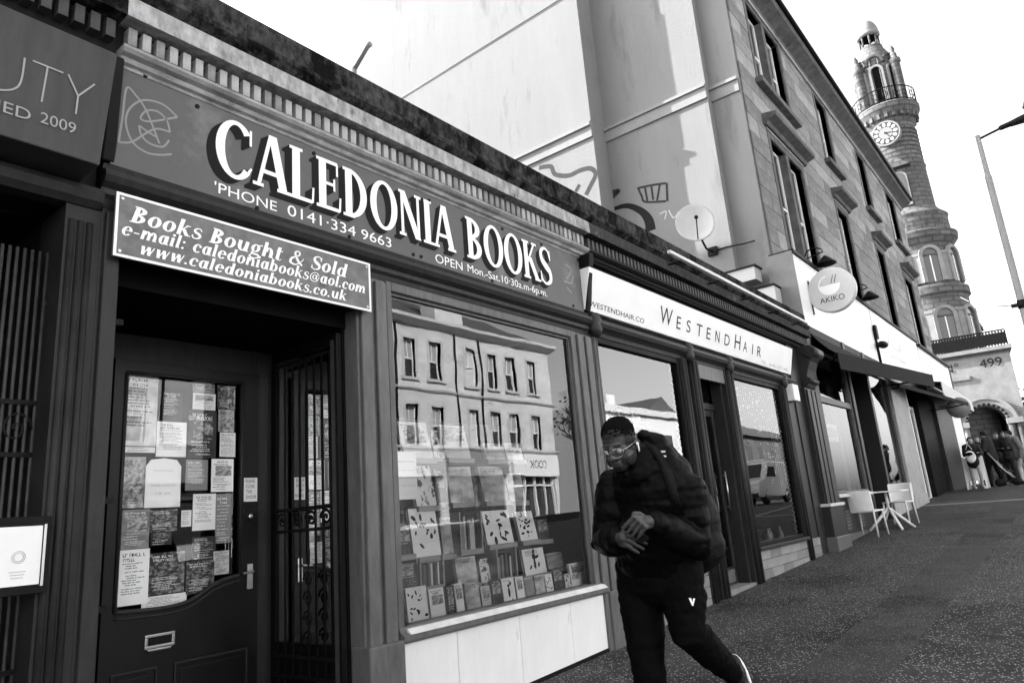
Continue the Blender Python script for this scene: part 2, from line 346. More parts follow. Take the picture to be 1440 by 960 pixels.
def add_print(parent, x0, x1, y, z0, z1, ink, seed, pic=None, head=2, rows=9):
    """printed matter on a sheet facing -y: heading words, lines of small words, maybe a picture block"""
    R_ = random.Random(seed); w_, h_ = x1-x0, z1-z0; b = MB(); yy = y-.0014
    def q(a, c, d, e): b.add([(a, yy, d), (c, yy, d), (c, yy, e), (a, yy, e)], [(0, 1, 2, 3)])
    z = z1-h_*.07; m_ = w_*.09
    def line(z, lh, big):
        x = x0+m_+(R_.uniform(0, .2)*w_ if R_.random() < .4 else 0); end = x1-m_-(R_.uniform(0, .35)*w_)
        while x < end:
            for k in range(R_.randint(2, 7)):
                lw = lh*R_.uniform(.45, .75)
                if x+lw > end: break
                if big and R_.random() < .6: q(x, x+lw*.35, z-lh, z); q(x+lw*.35, x+lw, z-lh*R_.uniform(.15, .3), z) if R_.random() < .5 else q(x+lw*.35, x+lw, z-lh, z-lh*R_.uniform(.7, .85))
                else: q(x, x+lw*.8, z-lh*R_.uniform(.7, 1), z-lh*R_.uniform(0, .25))
                x += lw*1.15
            x += lh*.5
    for k in range(head): lh = h_*R_.uniform(.035, .065); line(z, lh, True); z -= lh*1.45
    if pic is not None:
        ph = h_*R_.uniform(.3, .45); a, c = x0+w_*R_.uniform(.08, .2), x1-w_*R_.uniform(.08, .2); p = MB(); p.add([(a, yy-.0004, z-ph), (c, yy-.0004, z-ph), (c, yy-.0004, z), (a, yy-.0004, z)], [(0, 1, 2, 3)]); p.build('picture', pic, parent); z -= ph+h_*.04
    while z > z0+h_*.07 and rows: lh = max(.005, h_*.026); line(z, lh, False); z -= lh*R_.choice((1.6, 1.6, 2.6)); rows -= 1
    if b.v: b.build('print', ink, parent, kind='stuff')
XU, ZU = Vector((1, 0, 0)), Vector((0, 0, 1))
# ------------------------------------------------------------------ palette
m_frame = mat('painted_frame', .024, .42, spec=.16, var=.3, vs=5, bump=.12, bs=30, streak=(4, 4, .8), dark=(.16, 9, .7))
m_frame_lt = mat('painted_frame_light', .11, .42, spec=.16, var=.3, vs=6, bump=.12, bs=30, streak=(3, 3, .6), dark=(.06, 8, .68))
m_dark = mat('dark_paint', .008, .5, spec=.08, var=.3, vs=6, bump=.08, bs=30)
m_black = mat('black_iron', .008, .5, spec=.1, var=.3, vs=20)
m_stone_dk = mat('sooty_stone', .045, .95, spec=.05, var=.8, vs=22, bump=.9, bs=35, dark=(.006, 5, .46), streak=(1, 1, .6))
m_stone_wt = mat('weathered_cornice', .34, .9, spec=.05, var=.5, vs=16, bump=.5, bs=25, dark=(.015, 6, .56), streak=(1, 1, .45))
m_mould = mat('worn_moulding', .26, .5, var=.5, vs=7, bump=.2, bs=25, dark=(.04, 5, .62), streak=(1, 2, 2))
m_dentil = mat('dentil_paint', .33, .6, var=.3, vs=10, bump=.1)
m_white = mat('white_paint', .8, .35, var=.04, vs=3)
m_sign = mat('sign_board_grey', .1, .42, var=.12, vs=2.2, dark=(.16, 1.6, .56))
m_lett = mat('letter_white', .85, .5)
m_shade = mat('letter_shadow', .006, .7)
m_ink = mat('ink_black', .015, .6)
m_paper = mat('white_paper', .78, .6, var=.03, vs=4)
m_tile = mat('white_panel', .76, .3, var=.06, vs=3, dark=(.4, 3.5, .66), streak=(1.5, 1, .5))
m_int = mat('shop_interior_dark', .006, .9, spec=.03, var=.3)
m_intfl = mat('shop_floor', .06, .6, var=.2)
m_metal = mat('brushed_metal', .45, .3, metal=1.)
m_chrome = mat('bright_metal', .7, .15, metal=1.)
m_wood = mat('pale_wood', .33, .5, var=.2, vs=5, streak=(1, 1, 8))
g_win = glass('window_glass', 1.95, 1.)
g_salon = glass('salon_glass', 2.5, 1.)
g_door = glass('door_glass', 1.6, 1.)
g_up = glass('upper_window_glass', 2.2, .6)

# ------------------------------------------------------------------ ground
def strip(name, m, x0, x1, y0, y1, dz, kind='structure', thick=0., nx=40, parent=None):
    b = MB(); xs = [x0+(x1-x0)*i/nx for i in range(nx+1)]
    xs = sorted(set(xs+[g[0] for g in GP if x0 < g[0] < x1])); n = len(xs)
    top = [(x, y, gz(x)+dz) for x in xs for y in (y0, y1)]
    fs = [(2*i, 2*i+2, 2*i+3, 2*i+1) for i in range(n-1)]
    b.add(top, fs)
    if thick:
        bot = [(x, y, gz(x)+dz-thick) for x in xs for y in (y0, y1)]
        b.add(top+bot, [(2*i, 2*n+2*i, 2*n+2*i+2, 2*i+2) for i in range(n-1)]+[(2*i+1, 2*i+3, 2*n+2*i+3, 2*n+2*i+1) for i in range(n-1)])
    o = b.build(name, m, parent)
    if kind: o['kind'] = kind
    return o
def tarmac(name, v, chip, chip_thr, vs=60.):
    m = mat(name, v, .8, var=.35, vs=2.2, bump=.55, bs=110, dark=(v*.35, .7, .5))
    t = m.node_tree; b = t.nodes['Principled BSDF']; N = t.nodes.new; L = t.links.new
    old = b.inputs['Base Color'].links[0].from_socket
    tc = N('ShaderNodeTexCoord'); vo = N('ShaderNodeTexVoronoi'); vo.inputs['Scale'].default_value = vs; L(tc.outputs['Object'], vo.inputs['Vector'])
    d = N('ShaderNodeMath'); d.operation = 'LESS_THAN'; d.inputs[1].default_value = .36; L(vo.outputs['Distance'], d.inputs[0])
    sc = N('ShaderNodeSeparateColor'); L(vo.outputs['Color'], sc.inputs[0])
    nz = N('ShaderNodeTexNoise'); nz.inputs['Scale'].default_value = 1.1; nz.inputs['Detail'].default_value = 4; L(tc.outputs['Object'], nz.inputs['Vector'])
    ad = N('ShaderNodeMath'); ad.operation = 'MULTIPLY_ADD'; ad.inputs[1].default_value = .55; L(nz.outputs[0], ad.inputs[0]); L(sc.outputs[0], ad.inputs[2])
    g = N('ShaderNodeMath'); g.operation = 'GREATER_THAN'; g.inputs[1].default_value = chip_thr; L(ad.outputs[0], g.inputs[0])
    k = N('ShaderNodeMath'); k.operation = 'MULTIPLY'; L(d.outputs[0], k.inputs[0]); L(g.outputs[0], k.inputs[1])
    mx = N('ShaderNodeMix'); mx.data_type = 'RGBA'; L(k.outputs[0], mx.inputs[0]); L(old, mx.inputs[6]); mx.inputs[7].default_value = (chip,)*3+(1,)
    L(mx.outputs[2], b.inputs['Base Color']); return m
m_pave = tarmac('pavement_tarmac', .04, .4, .985, 64)
m_patch = tarmac('pavement_patch', .042, .26, 1.06, 85)
m_road = tarmac('road_asphalt', .06, .16, 1.1, 40)
m_grd = mat('far_ground', .1, .9, var=.3, vs=.2)
m_slab = mat('pale_slab', .2, .8, var=.2, vs=4, bump=.2)
strip('ground', m_grd, -60, 390, -300, 300, -.3)
strip('pavement', m_pave, -8, 34.5, -4.2, 3., 0, thick=.2)
strip('road', m_road, -60, 390, -16.9, -4.35, -.13)
strip('side_street', m_road, 34.5, 47.5, -4.35, 60, -.125)
strip('far_pavement', m_pave, 47.5, 140, -4.2, 6., 0, thick=.2)
strip('opposite_pavement', m_pave, -60, 200, -22.4, -17., 0.2, thick=.4)
kb = strip('kerb', mat('granite_kerb', .25, .7, var=.3, vs=8, bump=.2), -8, 34.5, -4.36, -4.2, .004, thick=.25)
strip('tarmac_patch', m_patch, 2.2, 21, -2.3, -1.72, .004)
strip('tarmac_patch', m_patch, 15.6, 18.2, -1.72, -.1, .0045)
strip('slab_course', m_slab, 20.6, 20.95, -4.2, -.1, .006)
strip('slab_course', m_slab, 25.4, 27, -4.1, -2.6, .006)

# ------------------------------------------------------------------ bookshop (a low shop with a parapet)
BK = thing('bookshop', (3.6, .6, 0), 'single-storey bookshop with grey painted timber front and dentilled cornice', 'building')
XL, XR, XE = 1.31, 5.87, 13.3           # bookshop bay, hair shop right end
def cornice_run(parent, x0, x1, mat_c, dent, z_top=4.37, dent_step=.0745, dent_w=.045, pale_mould=True):
    MB().profx([(.3, 3.93), (-.14, 3.93), (-.14, 4.05), (-.11, 4.07), (.3, 4.07)], x0, x1).build('cornice', mat_c, parent)
    MB().profx([(.3, 4.071), (-.10, 4.071), (-.155, 4.12), (-.155, 4.15), (-.09, 4.17), (-.09, z_top), (.3, z_top)], x0, x1).build('parapet', m_stone_dk, parent)
    MB().profx([(.3, 3.771), (-.02, 3.771), (-.02, 3.9299), (.3, 3.9299)], x0, x1).build('dentil_band', m_dark, parent)
    n = int((x1-x0-.04)/dent_step)
    pieces('dentil', [(x0+.03+i*dent_step, x0+.03+i*dent_step+dent_w, -.085, -.02, 3.797, 3.9) for i in range(n)], dent, parent)
    MB().profx([(.3, 3.665), (-.048, 3.665), (-.055, 3.68), (-.075, 3.69), (-.085, 3.712), (-.07, 3.722), (-.1, 3.735), (-.115, 3.752), (-.115, 3.77), (.3, 3.77)], x0, x1).build('moulding', m_mould if pale_mould else m_dark, parent)  # flag picks the pale worn moulding, else plain dark paint
cornice_run(BK, XL+.04, XR, m_stone_wt, [m_dentil, mat('dentil_paint_worn', .2, .7, var=.4, vs=14)])
MB().box(XL+.04, XR, .002, .3, 2.9, 3.69).build('frieze_wall', m_dark, BK)
# head moulding under the sign
MB().profx([(.1, 2.86), (-.02, 2.86), (-.03, 2.9), (-.05, 2.92), (-.05, 2.95), (-.085, 2.975), (-.1, 3.005), (-.085, 3.04), (-.05, 3.05), (-.06, 3.08), (.002, 3.085), (.1, 3.085)], XL, XR-.06).build('head_moulding', m_frame, BK)
# pilasters
def pilaster(parent, x0, x1, z0, z1, m, y0=-.05, y1=.12, flutes=2, base=True):
    b = MB(); w = x1-x0
    b.box(x0, x1, y0+.03, y1, z0, z1)
    nb = flutes+1; g = w/(nb*2.2)
    for i in range(nb):
        c = x0+w*(i+.5)/nb; b.box(c-w/nb*.36, c+w/nb*.36, y0, y0+.031, z0+.35 if base else z0, z1-.03)
    o = b.build('pilaster', m, parent, bevel=.008)
    if base: MB().box(x0-.025, x1+.025, y0-.03, y1+.001, z0-.01, z0+.33).build('pilaster_base', m, parent, bevel=.012)
    return o
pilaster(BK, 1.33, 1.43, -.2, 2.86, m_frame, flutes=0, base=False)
pilaster(BK, 2.93, 3.19, -.13, 2.87, m_frame_lt, flutes=1, base=False)
MB().box(2.92, 3.2, -.075, .1, -.15, .5).build('pilaster_base', m_frame_lt, BK, bevel=.01)
pilaster(BK, 5.56, 5.84, -.05, 2.87, m_frame_lt, flutes=1, base=False)
MB().box(5.64, 5.85, -.07, .1, -.05, .48).build('pilaster_base', m_frame_lt, BK, bevel=.01)
# window: frame, pane, sill
WX0, WX1, WZ0, WZ1 = 3.24, 5.49, .565, 2.80
b = MB(); b.box(3.19, WX0, -.03, .08, .54, 2.865); b.box(WX1, 5.56, -.03, .08, .54, 2.865); b.box(WX0, WX1, -.03, .08, WZ1, 2.865)
WF = b.build('window', m_frame_lt, BK, bevel=.006)
b = MB(); b.box(WX0, WX0+.02, .0, .03, WZ0, WZ1); b.box(WX1-.02, WX1, .0, .03, WZ0, WZ1); b.box(WX0+.02, WX1-.02, .0, .03, WZ1-.02, WZ1)
b.build('frame', m_frame_lt, WF)
MB().add([(WX0, .02, WZ0), (WX1, .02, WZ0), (WX1, .02, WZ1), (WX0, .02, WZ1)], [(0, 1, 2, 3)]).build('pane', g_win, WF)
MB().profx([(.1, .47), (-.05, .47), (-.075, .49), (-.075, .52), (-.04, .535), (-.03, .565), (.1, .565)], 3.195, 5.62).build('sill', m_frame_lt, WF)
MB().profx([(-.078, .522), (-.03, .536), (-.028, .556), (-.045, .553)], 3.25, 5.6).build('sill_nosing', mat('pale_sill_edge', .6, .35, var=.15, vs=8), WF)
# stall riser panels
MB().box(3.19, 5.64, .0, .1, -.2, .47).build('riser_backing', m_dark, BK)
xs = [3.205, 3.712, 4.39, 5.065, 5.635]
pieces('riser_panel', [(a+.002, c-.002, -.028, -.0005, gz(a)-.03, .468) for a, c in zip(xs, xs[1:])], m_tile, BK, bevel=.003)
MB().prism([(3.2, gz(3.2)-.05), (5.63, gz(5.63)-.05), (5.63, gz(5.63)+.03), (3.2, gz(3.2)+.03)], -.035, -.03).build('plinth', m_dark, BK)
# shop body: roof, back, inside
MB().box(1.0, 13.3, .3, .34, 2.95, 4.35).build('parapet_back', m_stone_dk, BK)
MB().box(.2, 13.3, .34, 9.4, 4.0, 4.2).build('roof', mat('flat_roof', .06, .9, var=.3), BK)
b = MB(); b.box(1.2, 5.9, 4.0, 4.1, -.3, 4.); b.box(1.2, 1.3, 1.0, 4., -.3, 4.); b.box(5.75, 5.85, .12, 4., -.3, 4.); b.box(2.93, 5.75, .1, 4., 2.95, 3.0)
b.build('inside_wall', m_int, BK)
MB().box(2.95, 5.75, .1, .75, .46, .55).build('window_bed', mat('display_bed', .65, .6, var=.1), BK)
MB().box(1.3, 5.75, .75, 4.0, -.3, -.05).build('inside_floor', m_intfl, BK)
# entrance recess
RY = .95
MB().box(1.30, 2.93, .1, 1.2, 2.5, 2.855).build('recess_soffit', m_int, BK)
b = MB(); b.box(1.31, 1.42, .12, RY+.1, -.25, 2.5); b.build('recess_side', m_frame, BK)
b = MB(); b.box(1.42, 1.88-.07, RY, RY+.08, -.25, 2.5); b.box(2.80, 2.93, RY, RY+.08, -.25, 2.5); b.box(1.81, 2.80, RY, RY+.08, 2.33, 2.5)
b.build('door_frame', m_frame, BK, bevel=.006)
MB().box(1.4, 2.95, -.02, RY+.3, -.4, -.14).build('door_step', m_slab, BK)
# panelled door with curved bottom light
DR = MB()
x0, x1, zb, zt = 1.815, 2.795, -.13, 2.325; gx0, gx1, gt = 1.885, 2.665, 2.245
def curve_z(x):
    t = (x-gx0)/(gx1-gx0); return .83+.0*t+.13*(1/(1+math.exp(-(t-.68)*13)))-.015*math.sin(t*3)
DR.box(x0, gx0, RY-.03, RY+.03, zb, zt); DR.box(gx1, x1, RY-.03, RY+.03, zb, zt); DR.box(gx0, gx1, RY-.03, RY+.03, gt, zt)
nn = 24; pts = [(gx0+(gx1-gx0)*i/nn, curve_z(gx0+(gx1-gx0)*i/nn)) for i in range(nn+1)]
for (xa, za), (xb, zb_) in zip(pts, pts[1:]): DR.hexa([(xa, RY-.03, zb), (xb, RY-.03, zb), (xb, RY+.03, zb), (xa, RY+.03, zb), (xa, RY-.03, za), (xb, RY-.03, zb_), (xb, RY+.03, zb_), (xa, RY+.03, za)])
m_door = mat('door_paint', .006, .4, var=.2, vs=5)
DOOR = DR.build('door', m_door, BK)
b = MB()
for off, r in ((0, .014), (-.035, .008)): b.tube([(x, RY-.032, z+off) for x, z in pts], r, 6)
b.tube([(gx1, RY-.032, curve_z(gx1)), (gx1, RY-.032, gt)], .012, 6); b.tube([(gx0, RY-.032, curve_z(gx0)), (gx0, RY-.032, gt)], .012, 6); b.tube([(gx0, RY-.032, gt), (gx1, RY-.032, gt)], .012, 6)
b.build('glazing_bead', m_frame, DOOR)
DGY = RY
MB().add([(x, DGY, z) for x, z in [pts[0]]+pts[1:]]+[(gx1, DGY, gt), (gx0, DGY, gt)], [tuple(range(nn+3))]).build('pane', g_door, DOOR)
b = MB(); fx = (2.06, 2.24, .60, .68)
b.box(fx[0], fx[1], RY-.042, RY-.028, fx[2], fx[2]+.018); b.box(fx[0], fx[1], RY-.042, RY-.028, fx[3]-.018, fx[3]); b.box(fx[0], fx[0]+.02, RY-.042, RY-.028, fx[2]+.018, fx[3]-.018); b.box(fx[1]-.02, fx[1], RY-.042, RY-.028, fx[2]+.018, fx[3]-.018)
b.prism([(2.085, .585), (2.215, .585), (2.225, .599), (2.075, .599)], RY-.04, RY-.03)
b.build('letterbox', m_metal, DOOR, bevel=.004)
MB().box(2.082, 2.218, RY-.036, RY-.029, .62, .66).build('letter_flap', m_black, DOOR)
for (a, c) in ((1.88, 2.14), (2.24, 2.72)):
    b = MB(); zz = (-.05, .50)
    for q in ((a, c, zz[1]-.012, zz[1]), (a, c, zz[0], zz[0]+.012), (a, a+.012, zz[0]+.012, zz[1]-.012), (c-.012, c, zz[0]+.012, zz[1]-.012)): b.box(q[0], q[1], RY-.045, RY-.0299, q[2], q[3])
    b.build('panel_moulding', m_frame, DOOR, bevel=.004)
    MB().box(a+.04, c-.04, RY-.04, RY-.0298, zz[0]+.04, zz[1]-.04).build('door_panel', m_door, DOOR, bevel=.008)
b = MB(); b.lathe([(0.001, 0), (.02, .0), (.02, .012), (.012, .016), (.001, .016)], 0, 0, 16)
kn = MB(); kn.add([(2.735+x, RY-.03-z, 1.33+y) for x, y, z in b.v], b.f, True); kn.build('lock', m_metal, DOOR)
b = MB(); b.box(2.715, 2.755, RY-.04, RY-.029, .86, 1.02); b.tube([(2.735, RY-.03, .97), (2.735, RY-.075, .97), (2.66, RY-.08, .965)], .009, 8); b.build('handle', m_metal, DOOR, bevel=.003)
# small notice on the door stile
N1 = thing('door_notice', (2.735, RY-.035, 1.42), 'small white handwritten note asking to close the door, stuck to the door stile', 'notice')
MB().box(2.685, 2.785, RY-.034, RY-.0305, 1.43, 1.59).build('sheet', m_paper, N1)
for i, (t_, w_) in enumerate((('PLEASE', .07), ('CLOSE', .065), ('THE', .045), ('DOOR', .075))):
    text(t_, (2.695+i*.002, RY-.034, 1.557-i*.036), XU, ZU, w_, .022, m_ink, N1, 'handwriting', .002)
# right side of the recess: side window and bookshelf behind it
b = MB(); b.box(2.915, 2.955, .12, RY, -.25, .5); b.box(2.915, 2.955, .12, .17, .5, 2.5); b.box(2.915, 2.955, .9, RY, .5, 2.5); b.box(2.915, 2.955, .17, .9, 2.42, 2.5)
SW = b.build('side_window', m_dark, BK)
MB().add([(2.93, .17, .5), (2.93, .9, .5), (2.93, .9, 2.42), (2.93, .17, 2.42)], [(0, 1, 2, 3)]).build('pane', g_win, SW)

# ------------------------------------------------------------------ the long painted sign
SG = thing('shop_sign', (3.55, -.02, 3.11), 'long grey painted shop sign with white shadowed serif lettering', 'sign')
SX0, SX1, SZ0, SZ1, SY = 1.345, 5.75, 3.09, 3.664, -.045
MB().box(SX0, SX1, SY, -.004, SZ0, SZ1).build('board', m_sign, SG, bevel=.003)
def letters_px(txt, boxes, sy, T):
    """boxes: pixel (left,top,right,bottom) reading of the first and last letters -> spread along the board"""
# spread measured on the photograph: cap line and base line
def sgn(px, py): p = onY(px, py, SY); return p.x, p.z
xa, _ = sgn(298, 200); xb, _ = sgn(640, 340); xc, _ = sgn(655, 330); xd, _ = sgn(776, 390)
ZB, ZT = 3.25, 3.612
def word(txt, xa, xb, T):
    vs, fs = serif(txt, T, .075, 0, .03); tot = max(v[0] for v in vs); sx = (xb-xa)/tot; x = 0
    for ch in txt:
        g, adv = glyph(ch, T, .075); gx = [v[0] for v in g.v]; gy = [v[1] for v in g.v]
        O = (xa+(x+min(gx))*sx, SY, ZB+min(gy)*(ZT-ZB)); ww = (max(gx)-min(gx))*sx; hh = (max(gy)-min(gy))*(ZT-ZB)
        lt = place_text('letter', (g.v, g.f), O, XU, ZU, ww, hh, m_lett, SG, .0055)
        sv = []; sf = []
        for k in range(1, 7):
            o = len(sv); sv += [(a-.009*k/sx, b_-.0072*k/(ZT-ZB), c-.00013*0+.0-k*.0005+.004) for a, b_, c in g.v]; sf += [tuple(i+o for i in f) for f in g.f]
        bx = [v[0] for v in sv]; by = [v[1] for v in sv]
        OO = (xa+(x+min(bx))*sx, SY, ZB+min(by)*(ZT-ZB))
        sh = place_text('letter_shade', (sv, sf), OO, XU, ZU, (max(bx)-min(bx))*sx, (max(by)-min(by))*(ZT-ZB), m_shade, lt, .0006)
        x += adv+.03
word('CALEDONIA', xa+.02, xb, .19); word('BOOKS', xc, xd, .19)
text("'PHONE", (sgn(301, 275)[0], SY, 3.117), XU, ZU, sgn(389, 300)[0]-sgn(301, 275)[0], .068, m_lett, SG)
text("0141·334 9663", (sgn(404, 300)[0], SY, 3.117), XU, ZU, sgn(550, 345)[0]-sgn(404, 300)[0], .074, m_lett, SG)
text("OPEN", (sgn(612, 365)[0], SY, 3.117), XU, ZU, sgn(650, 375)[0]-sgn(612, 365)[0], .072, m_lett, SG)
text("Mon.-Sat.10·30a.m-6p.m.", (sgn(657, 375)[0], SY, 3.105), XU, ZU, sgn(769, 412)[0]-sgn(657, 375)[0], .085, m_lett, SG)
# knot ornament at the left end, little flourish at the right end
m_orn = mat('sign_ornament', .24, .5)
oz = lambda x, y: sgn(130+x*170/742, 60+y*170/742)
def orn(pts, w):
    P = [oz(*p) for p in pts]; g = G(); g.R(P, [w]*len(P))
    b = MB(); k = orn.k = orn.k+1
    b.add([(x, SY-.0012-.0002*k, y) for x, y, z in g.v], g.f); return b.build('ornament', m_orn, SG)
orn.k = 0
for P_ in ([(160, 612), (185, 450), (210, 280), (270, 330), (320, 400), (360, 490), (410, 620)], [(160, 612), (240, 610), (340, 550), (400, 530), (475, 550)],
           [(520, 458), (430, 380), (310, 355), (225, 410), (205, 500), (245, 610), (330, 675), (420, 690), (485, 685)],
           [(520, 458), (430, 475), (340, 485), (295, 465), (330, 420), (400, 425), (455, 480), (475, 550)],
           [(285, 510), (300, 570), (350, 620), (430, 640), (470, 600)], [(285, 510), (340, 550), (400, 585)]): orn(P_, .011)
for P_ in ([(795, 372), (803, 380), (797, 392)], [(793, 395), (803, 398), (806, 388)], [(797, 404), (804, 412)]):
    g = G(); PP = [sgn(*p) for p in P_]; g.R(PP, [.014]*len(PP)); b = MB(); b.add([(x, SY-.002, y) for x, y, z in g.v], g.f); b.build('ornament', m_orn, SG)
for (px, py) in ((204, 107), (277, 150), (441, 216), (593, 281), (603, 282), (361, 293), (491, 333), (581, 358), (592, 361), (692, 395), (760, 415), (806, 430), (706, 322), (761, 344), (812, 366), (157, 222)):
    x, z = sgn(px, py); MB().tube([(x, SY+.002, z), (x, SY-.008, z)], .013, 10).build('bolt', m_shade, SG)
# scroll console between the signs
CS = MB()
CS.profx([(.0, 3.1), (-.06, 3.1), (-.09, 3.2), (-.12, 3.4), (-.16, 3.6), (-.17, 3.69), (.0, 3.69)], 5.765, 5.845)
CS.build('console', m_dark, BK, bevel=.01)
MB().profx([(.0, 3.1), (-.05, 3.1), (-.07, 3.2), (-.08, 3.4), (-.1, 3.69), (.0, 3.69)], 1.30, 1.365).build('console', m_dark, BK, bevel=.01)

# board over the door
BD = thing('hanging_board', (2.2, -.09, 2.63), 'grey board with white border and bold italic lettering over the bookshop door', 'sign')
BX0, BX1, BZ0, BZ1, BY = 1.362, 2.988, 2.58, 2.922, -.10
MB().box(BX0, BX1, BY, -.085, BZ0, BZ1).build('board', mat('board_grey', .15, .5, var=.35, vs=9, dark=(.06, 4, .6)), BD)
b = MB(); e = .014
for q in ((BX0, BX1, BZ0, BZ0+e), (BX0, BX1, BZ1-e, BZ1), (BX0, BX0+e, BZ0+e, BZ1-e), (BX1-e, BX1, BZ0+e, BZ1-e)): b.box(q[0], q[1], BY-.004, BY-.0005, q[2], q[3])
b.build('border', m_lett, BD)
def bpx(px, py): p = onY(px, py, BY); return p.x, p.z
for t_, a, c, h_, zz in (('Books Bought & Sold', (182, 305), (489, 375), .092, 2.778), ('e-mail: caledoniabooks@aol.com', (171, 325), (513, 410), .074, 2.695), ('www.caledoniabooks.co.uk', (198, 350), (487, 415), .07, 2.615)):
    xa_ = bpx(*a)[0]; xb_ = bpx(*c)[0]; vf = serif(t_.replace(' ', '  ') if False else t_, .21, .09, .24, .035)
    ys = [v[1] for v in vf[0]]; d = -min(ys)*h_ if t_[0]=='B' else 0
    place_text('lettering', vf, (xa_, BY, zz-d), XU, ZU, xb_-xa_, h_*(max(ys)-min(ys)), m_lett, BD, .002)
for (x, z) in ((BX0+.03, BZ0+.03), (BX0+.03, BZ1-.03), (BX1-.03, BZ0+.03), (BX1-.03, BZ1-.03)): MB().tube([(x, BY+.002, z), (x, BY-.005, z)], .008, 8).build('screw', m_metal, BD)
MB().box(BX0+.02, BX1-.02, -.0849, .1, BZ0+.03, BZ1-.02).build('backing', m_dark, BD)
# ------------------------------------------------------------------ neighbouring salon at the left end
LS = thing('corner_salon', (.3, .6, -.2), 'dark end shop with a gated entrance under a deep sign box', 'building')
b = MB(); b.profx([(.3, 3.93), (-.14, 3.93), (-.14, 4.05), (-.11, 4.07), (.3, 4.07)], -3.5, 1.348); b.build('cornice', m_stone_dk, LS)
MB().profx([(.3, 4.071), (-.10, 4.071), (-.155, 4.12), (-.155, 4.15), (-.09, 4.17), (-.09, 4.4), (.3, 4.4)], -3.5, 1.348).build('parapet', m_stone_dk, LS)
MB().box(-3.5, 1.348, -.02, .3, 3.72, 3.929).build('dentil_band', m_dark, LS)
pieces('dentil', [(.3+i*.0745, .345+i*.0745, -.085, -.02, 3.797, 3.9) for i in range(14)], mat('dentil_soot', .05, .8, var=.5), LS)
MB().box(-3.5, 1.3, .0, .3, 2.86, 3.72).build('frieze_wall', m_dark, LS)
MB().profx([(.05, 2.83), (-.03, 2.83), (-.06, 2.86), (-.075, 2.9), (-.06, 2.93), (.05, 2.93)], -3.5, 1.32).build('head_moulding', m_frame, LS)
b = MB(); b.box(1.17, 1.33, -.02, .3, -.25, 2.83)
for c in (1.185, 1.225, 1.265): b.tube([(c+.015, -.02, -.25), (c+.015, -.02, 2.75)], .017, 8)
b.build('door_post', mat('salon_post', .018, .5, var=.4, vs=6), LS)
MB().box(1.18, 1.3, .3, 1.4, -.25, 2.9).build('side_wall', m_dark, LS)
b = MB(); b.box(-3.5, 1.2, 1.4, 1.5, -.4, 3.); b.box(-3.5, 1.2, .3, 1.4, 2.84, 2.95); b.box(-3.5, -.6, -.02, .3, -.5, 2.83); b.build('recess_wall', m_int, LS)
MB().box(-.6, 1.18, .02, 1.4, -.5, gz(0.6)-.02).build('door_step', m_intfl, LS)
GT = thing('entrance_gate', (.7, .2, -.2), 'black iron bar gate with scrolled panel standing in the dark salon entrance', 'gate')
YG = .16
for i, px in enumerate((-20, -8, 3, 14, 25, 36, 47, 58)):
    x = onY(px+4, 420, YG).x; MB().tube([(x, YG, -.2), (x, YG, 2.62)], .008, 6).build('bar', mat('gate_bar_worn', .05, .5, var=.4, vs=9), GT)
x = onY(72, 420, YG).x; MB().box(x-.012, x+.018, YG-.03, YG-.02, -.2, 2.66).build('flat_bar', mat('gate_flat_bar', .13, .6, var=.4, vs=12), GT)
x1g = x
for z in (1.62, 1.86, .7): MB().box(.2, x1g, YG-.012, YG+.012, z, z+.022).build('rail', m_black, GT)
for k in range(4):
    cx = x1g-.1-k*.17; pts = [(cx+.065*math.cos(t*.5)*(1-t/22), YG, 1.75+.08*math.sin(t*.5)*(1-t/22)) for t in range(22)]
    MB().tube(pts, .008, 6).build('scroll', m_black, GT)
MB().box(x1g, 1.17, YG-.02, YG, 2.35, 2.37).build('hinge_pin', m_metal, GT)
SB = thing('sign_box', (.6, -.25, 2.95), 'dark grey box sign with thin raised sans lettering over the salon entrance', 'sign')
sb = lambda px, py: onY(px, py, -.25)
MB().hexa([(-.9, -.25, 2.955), (1.222, -.25, 2.955), (1.222, .0, 2.955), (-.9, 0, 2.955), (-.9, -.27, 3.575), (1.262, -.27, 3.575), (1.262, 0, 3.575), (-.9, 0, 3.575)]).build('box', mat('sign_box_grey', .05, .5, var=.25, vs=3, streak=(3, 3, .6)), SB, bevel=.006)
O_ = sb(0, 105); 
def sbt(t_, l, r, zb_, h_, nm='letter'):
    xl = sb(*l).x; xr = sb(*r).x; yy = -.25-.02*(zb_-2.955)/.62; text(t_, (xl, yy-.004, zb_), XU, ZU, xr-xl, h_, mat('thin_letter', .3, .4), SB, nm, .002)
m_thin = mat('thin_letter', .3, .4)
def thin(nm, strokes):
    for i, st in enumerate(strokes):
        g = G(); P = []
        for px, py in st: p = sb(px, py); P.append((p.x, p.z))
        g.R(P, [.008]*len(P)); b = MB(); b.add([(x, -.252-.02*(z-2.955)/.62-.003-.0004*i, z) for x, z, _ in g.v], g.f); b.build(nm, m_thin, SB)
thin('letter_u', [[(-22, 85), (-20, 122), (-2, 128), (18, 127), (28, 116), (33, 84)]]); thin('letter_t', [[(44, 88), (87, 105)], [(65, 97), (57, 145)]]); thin('letter_y', [[(94, 107), (108, 137)], [(131, 121), (108, 137)], [(108, 137), (105, 162)]])
sbt('SHED', (-40, 140), (43, 155), sb(0, 158).z, .055, 'lettering'); sbt('2009', (56, 165), (106, 178), sb(57, 174).z, .055, 'lettering')
MN = thing('menu_case', (1.05, -.08, 1.05), 'framed white price card in a dark wall case beside the salon gate', 'notice board')
mp = [onY(0, 785, -.09).x-.12, onY(57, 785, -.09).x]
MB().box(mp[0]-.03, mp[1]+.035, -.085, -.02, 1.03, 1.345).build('case', m_dark, MN, bevel=.004)
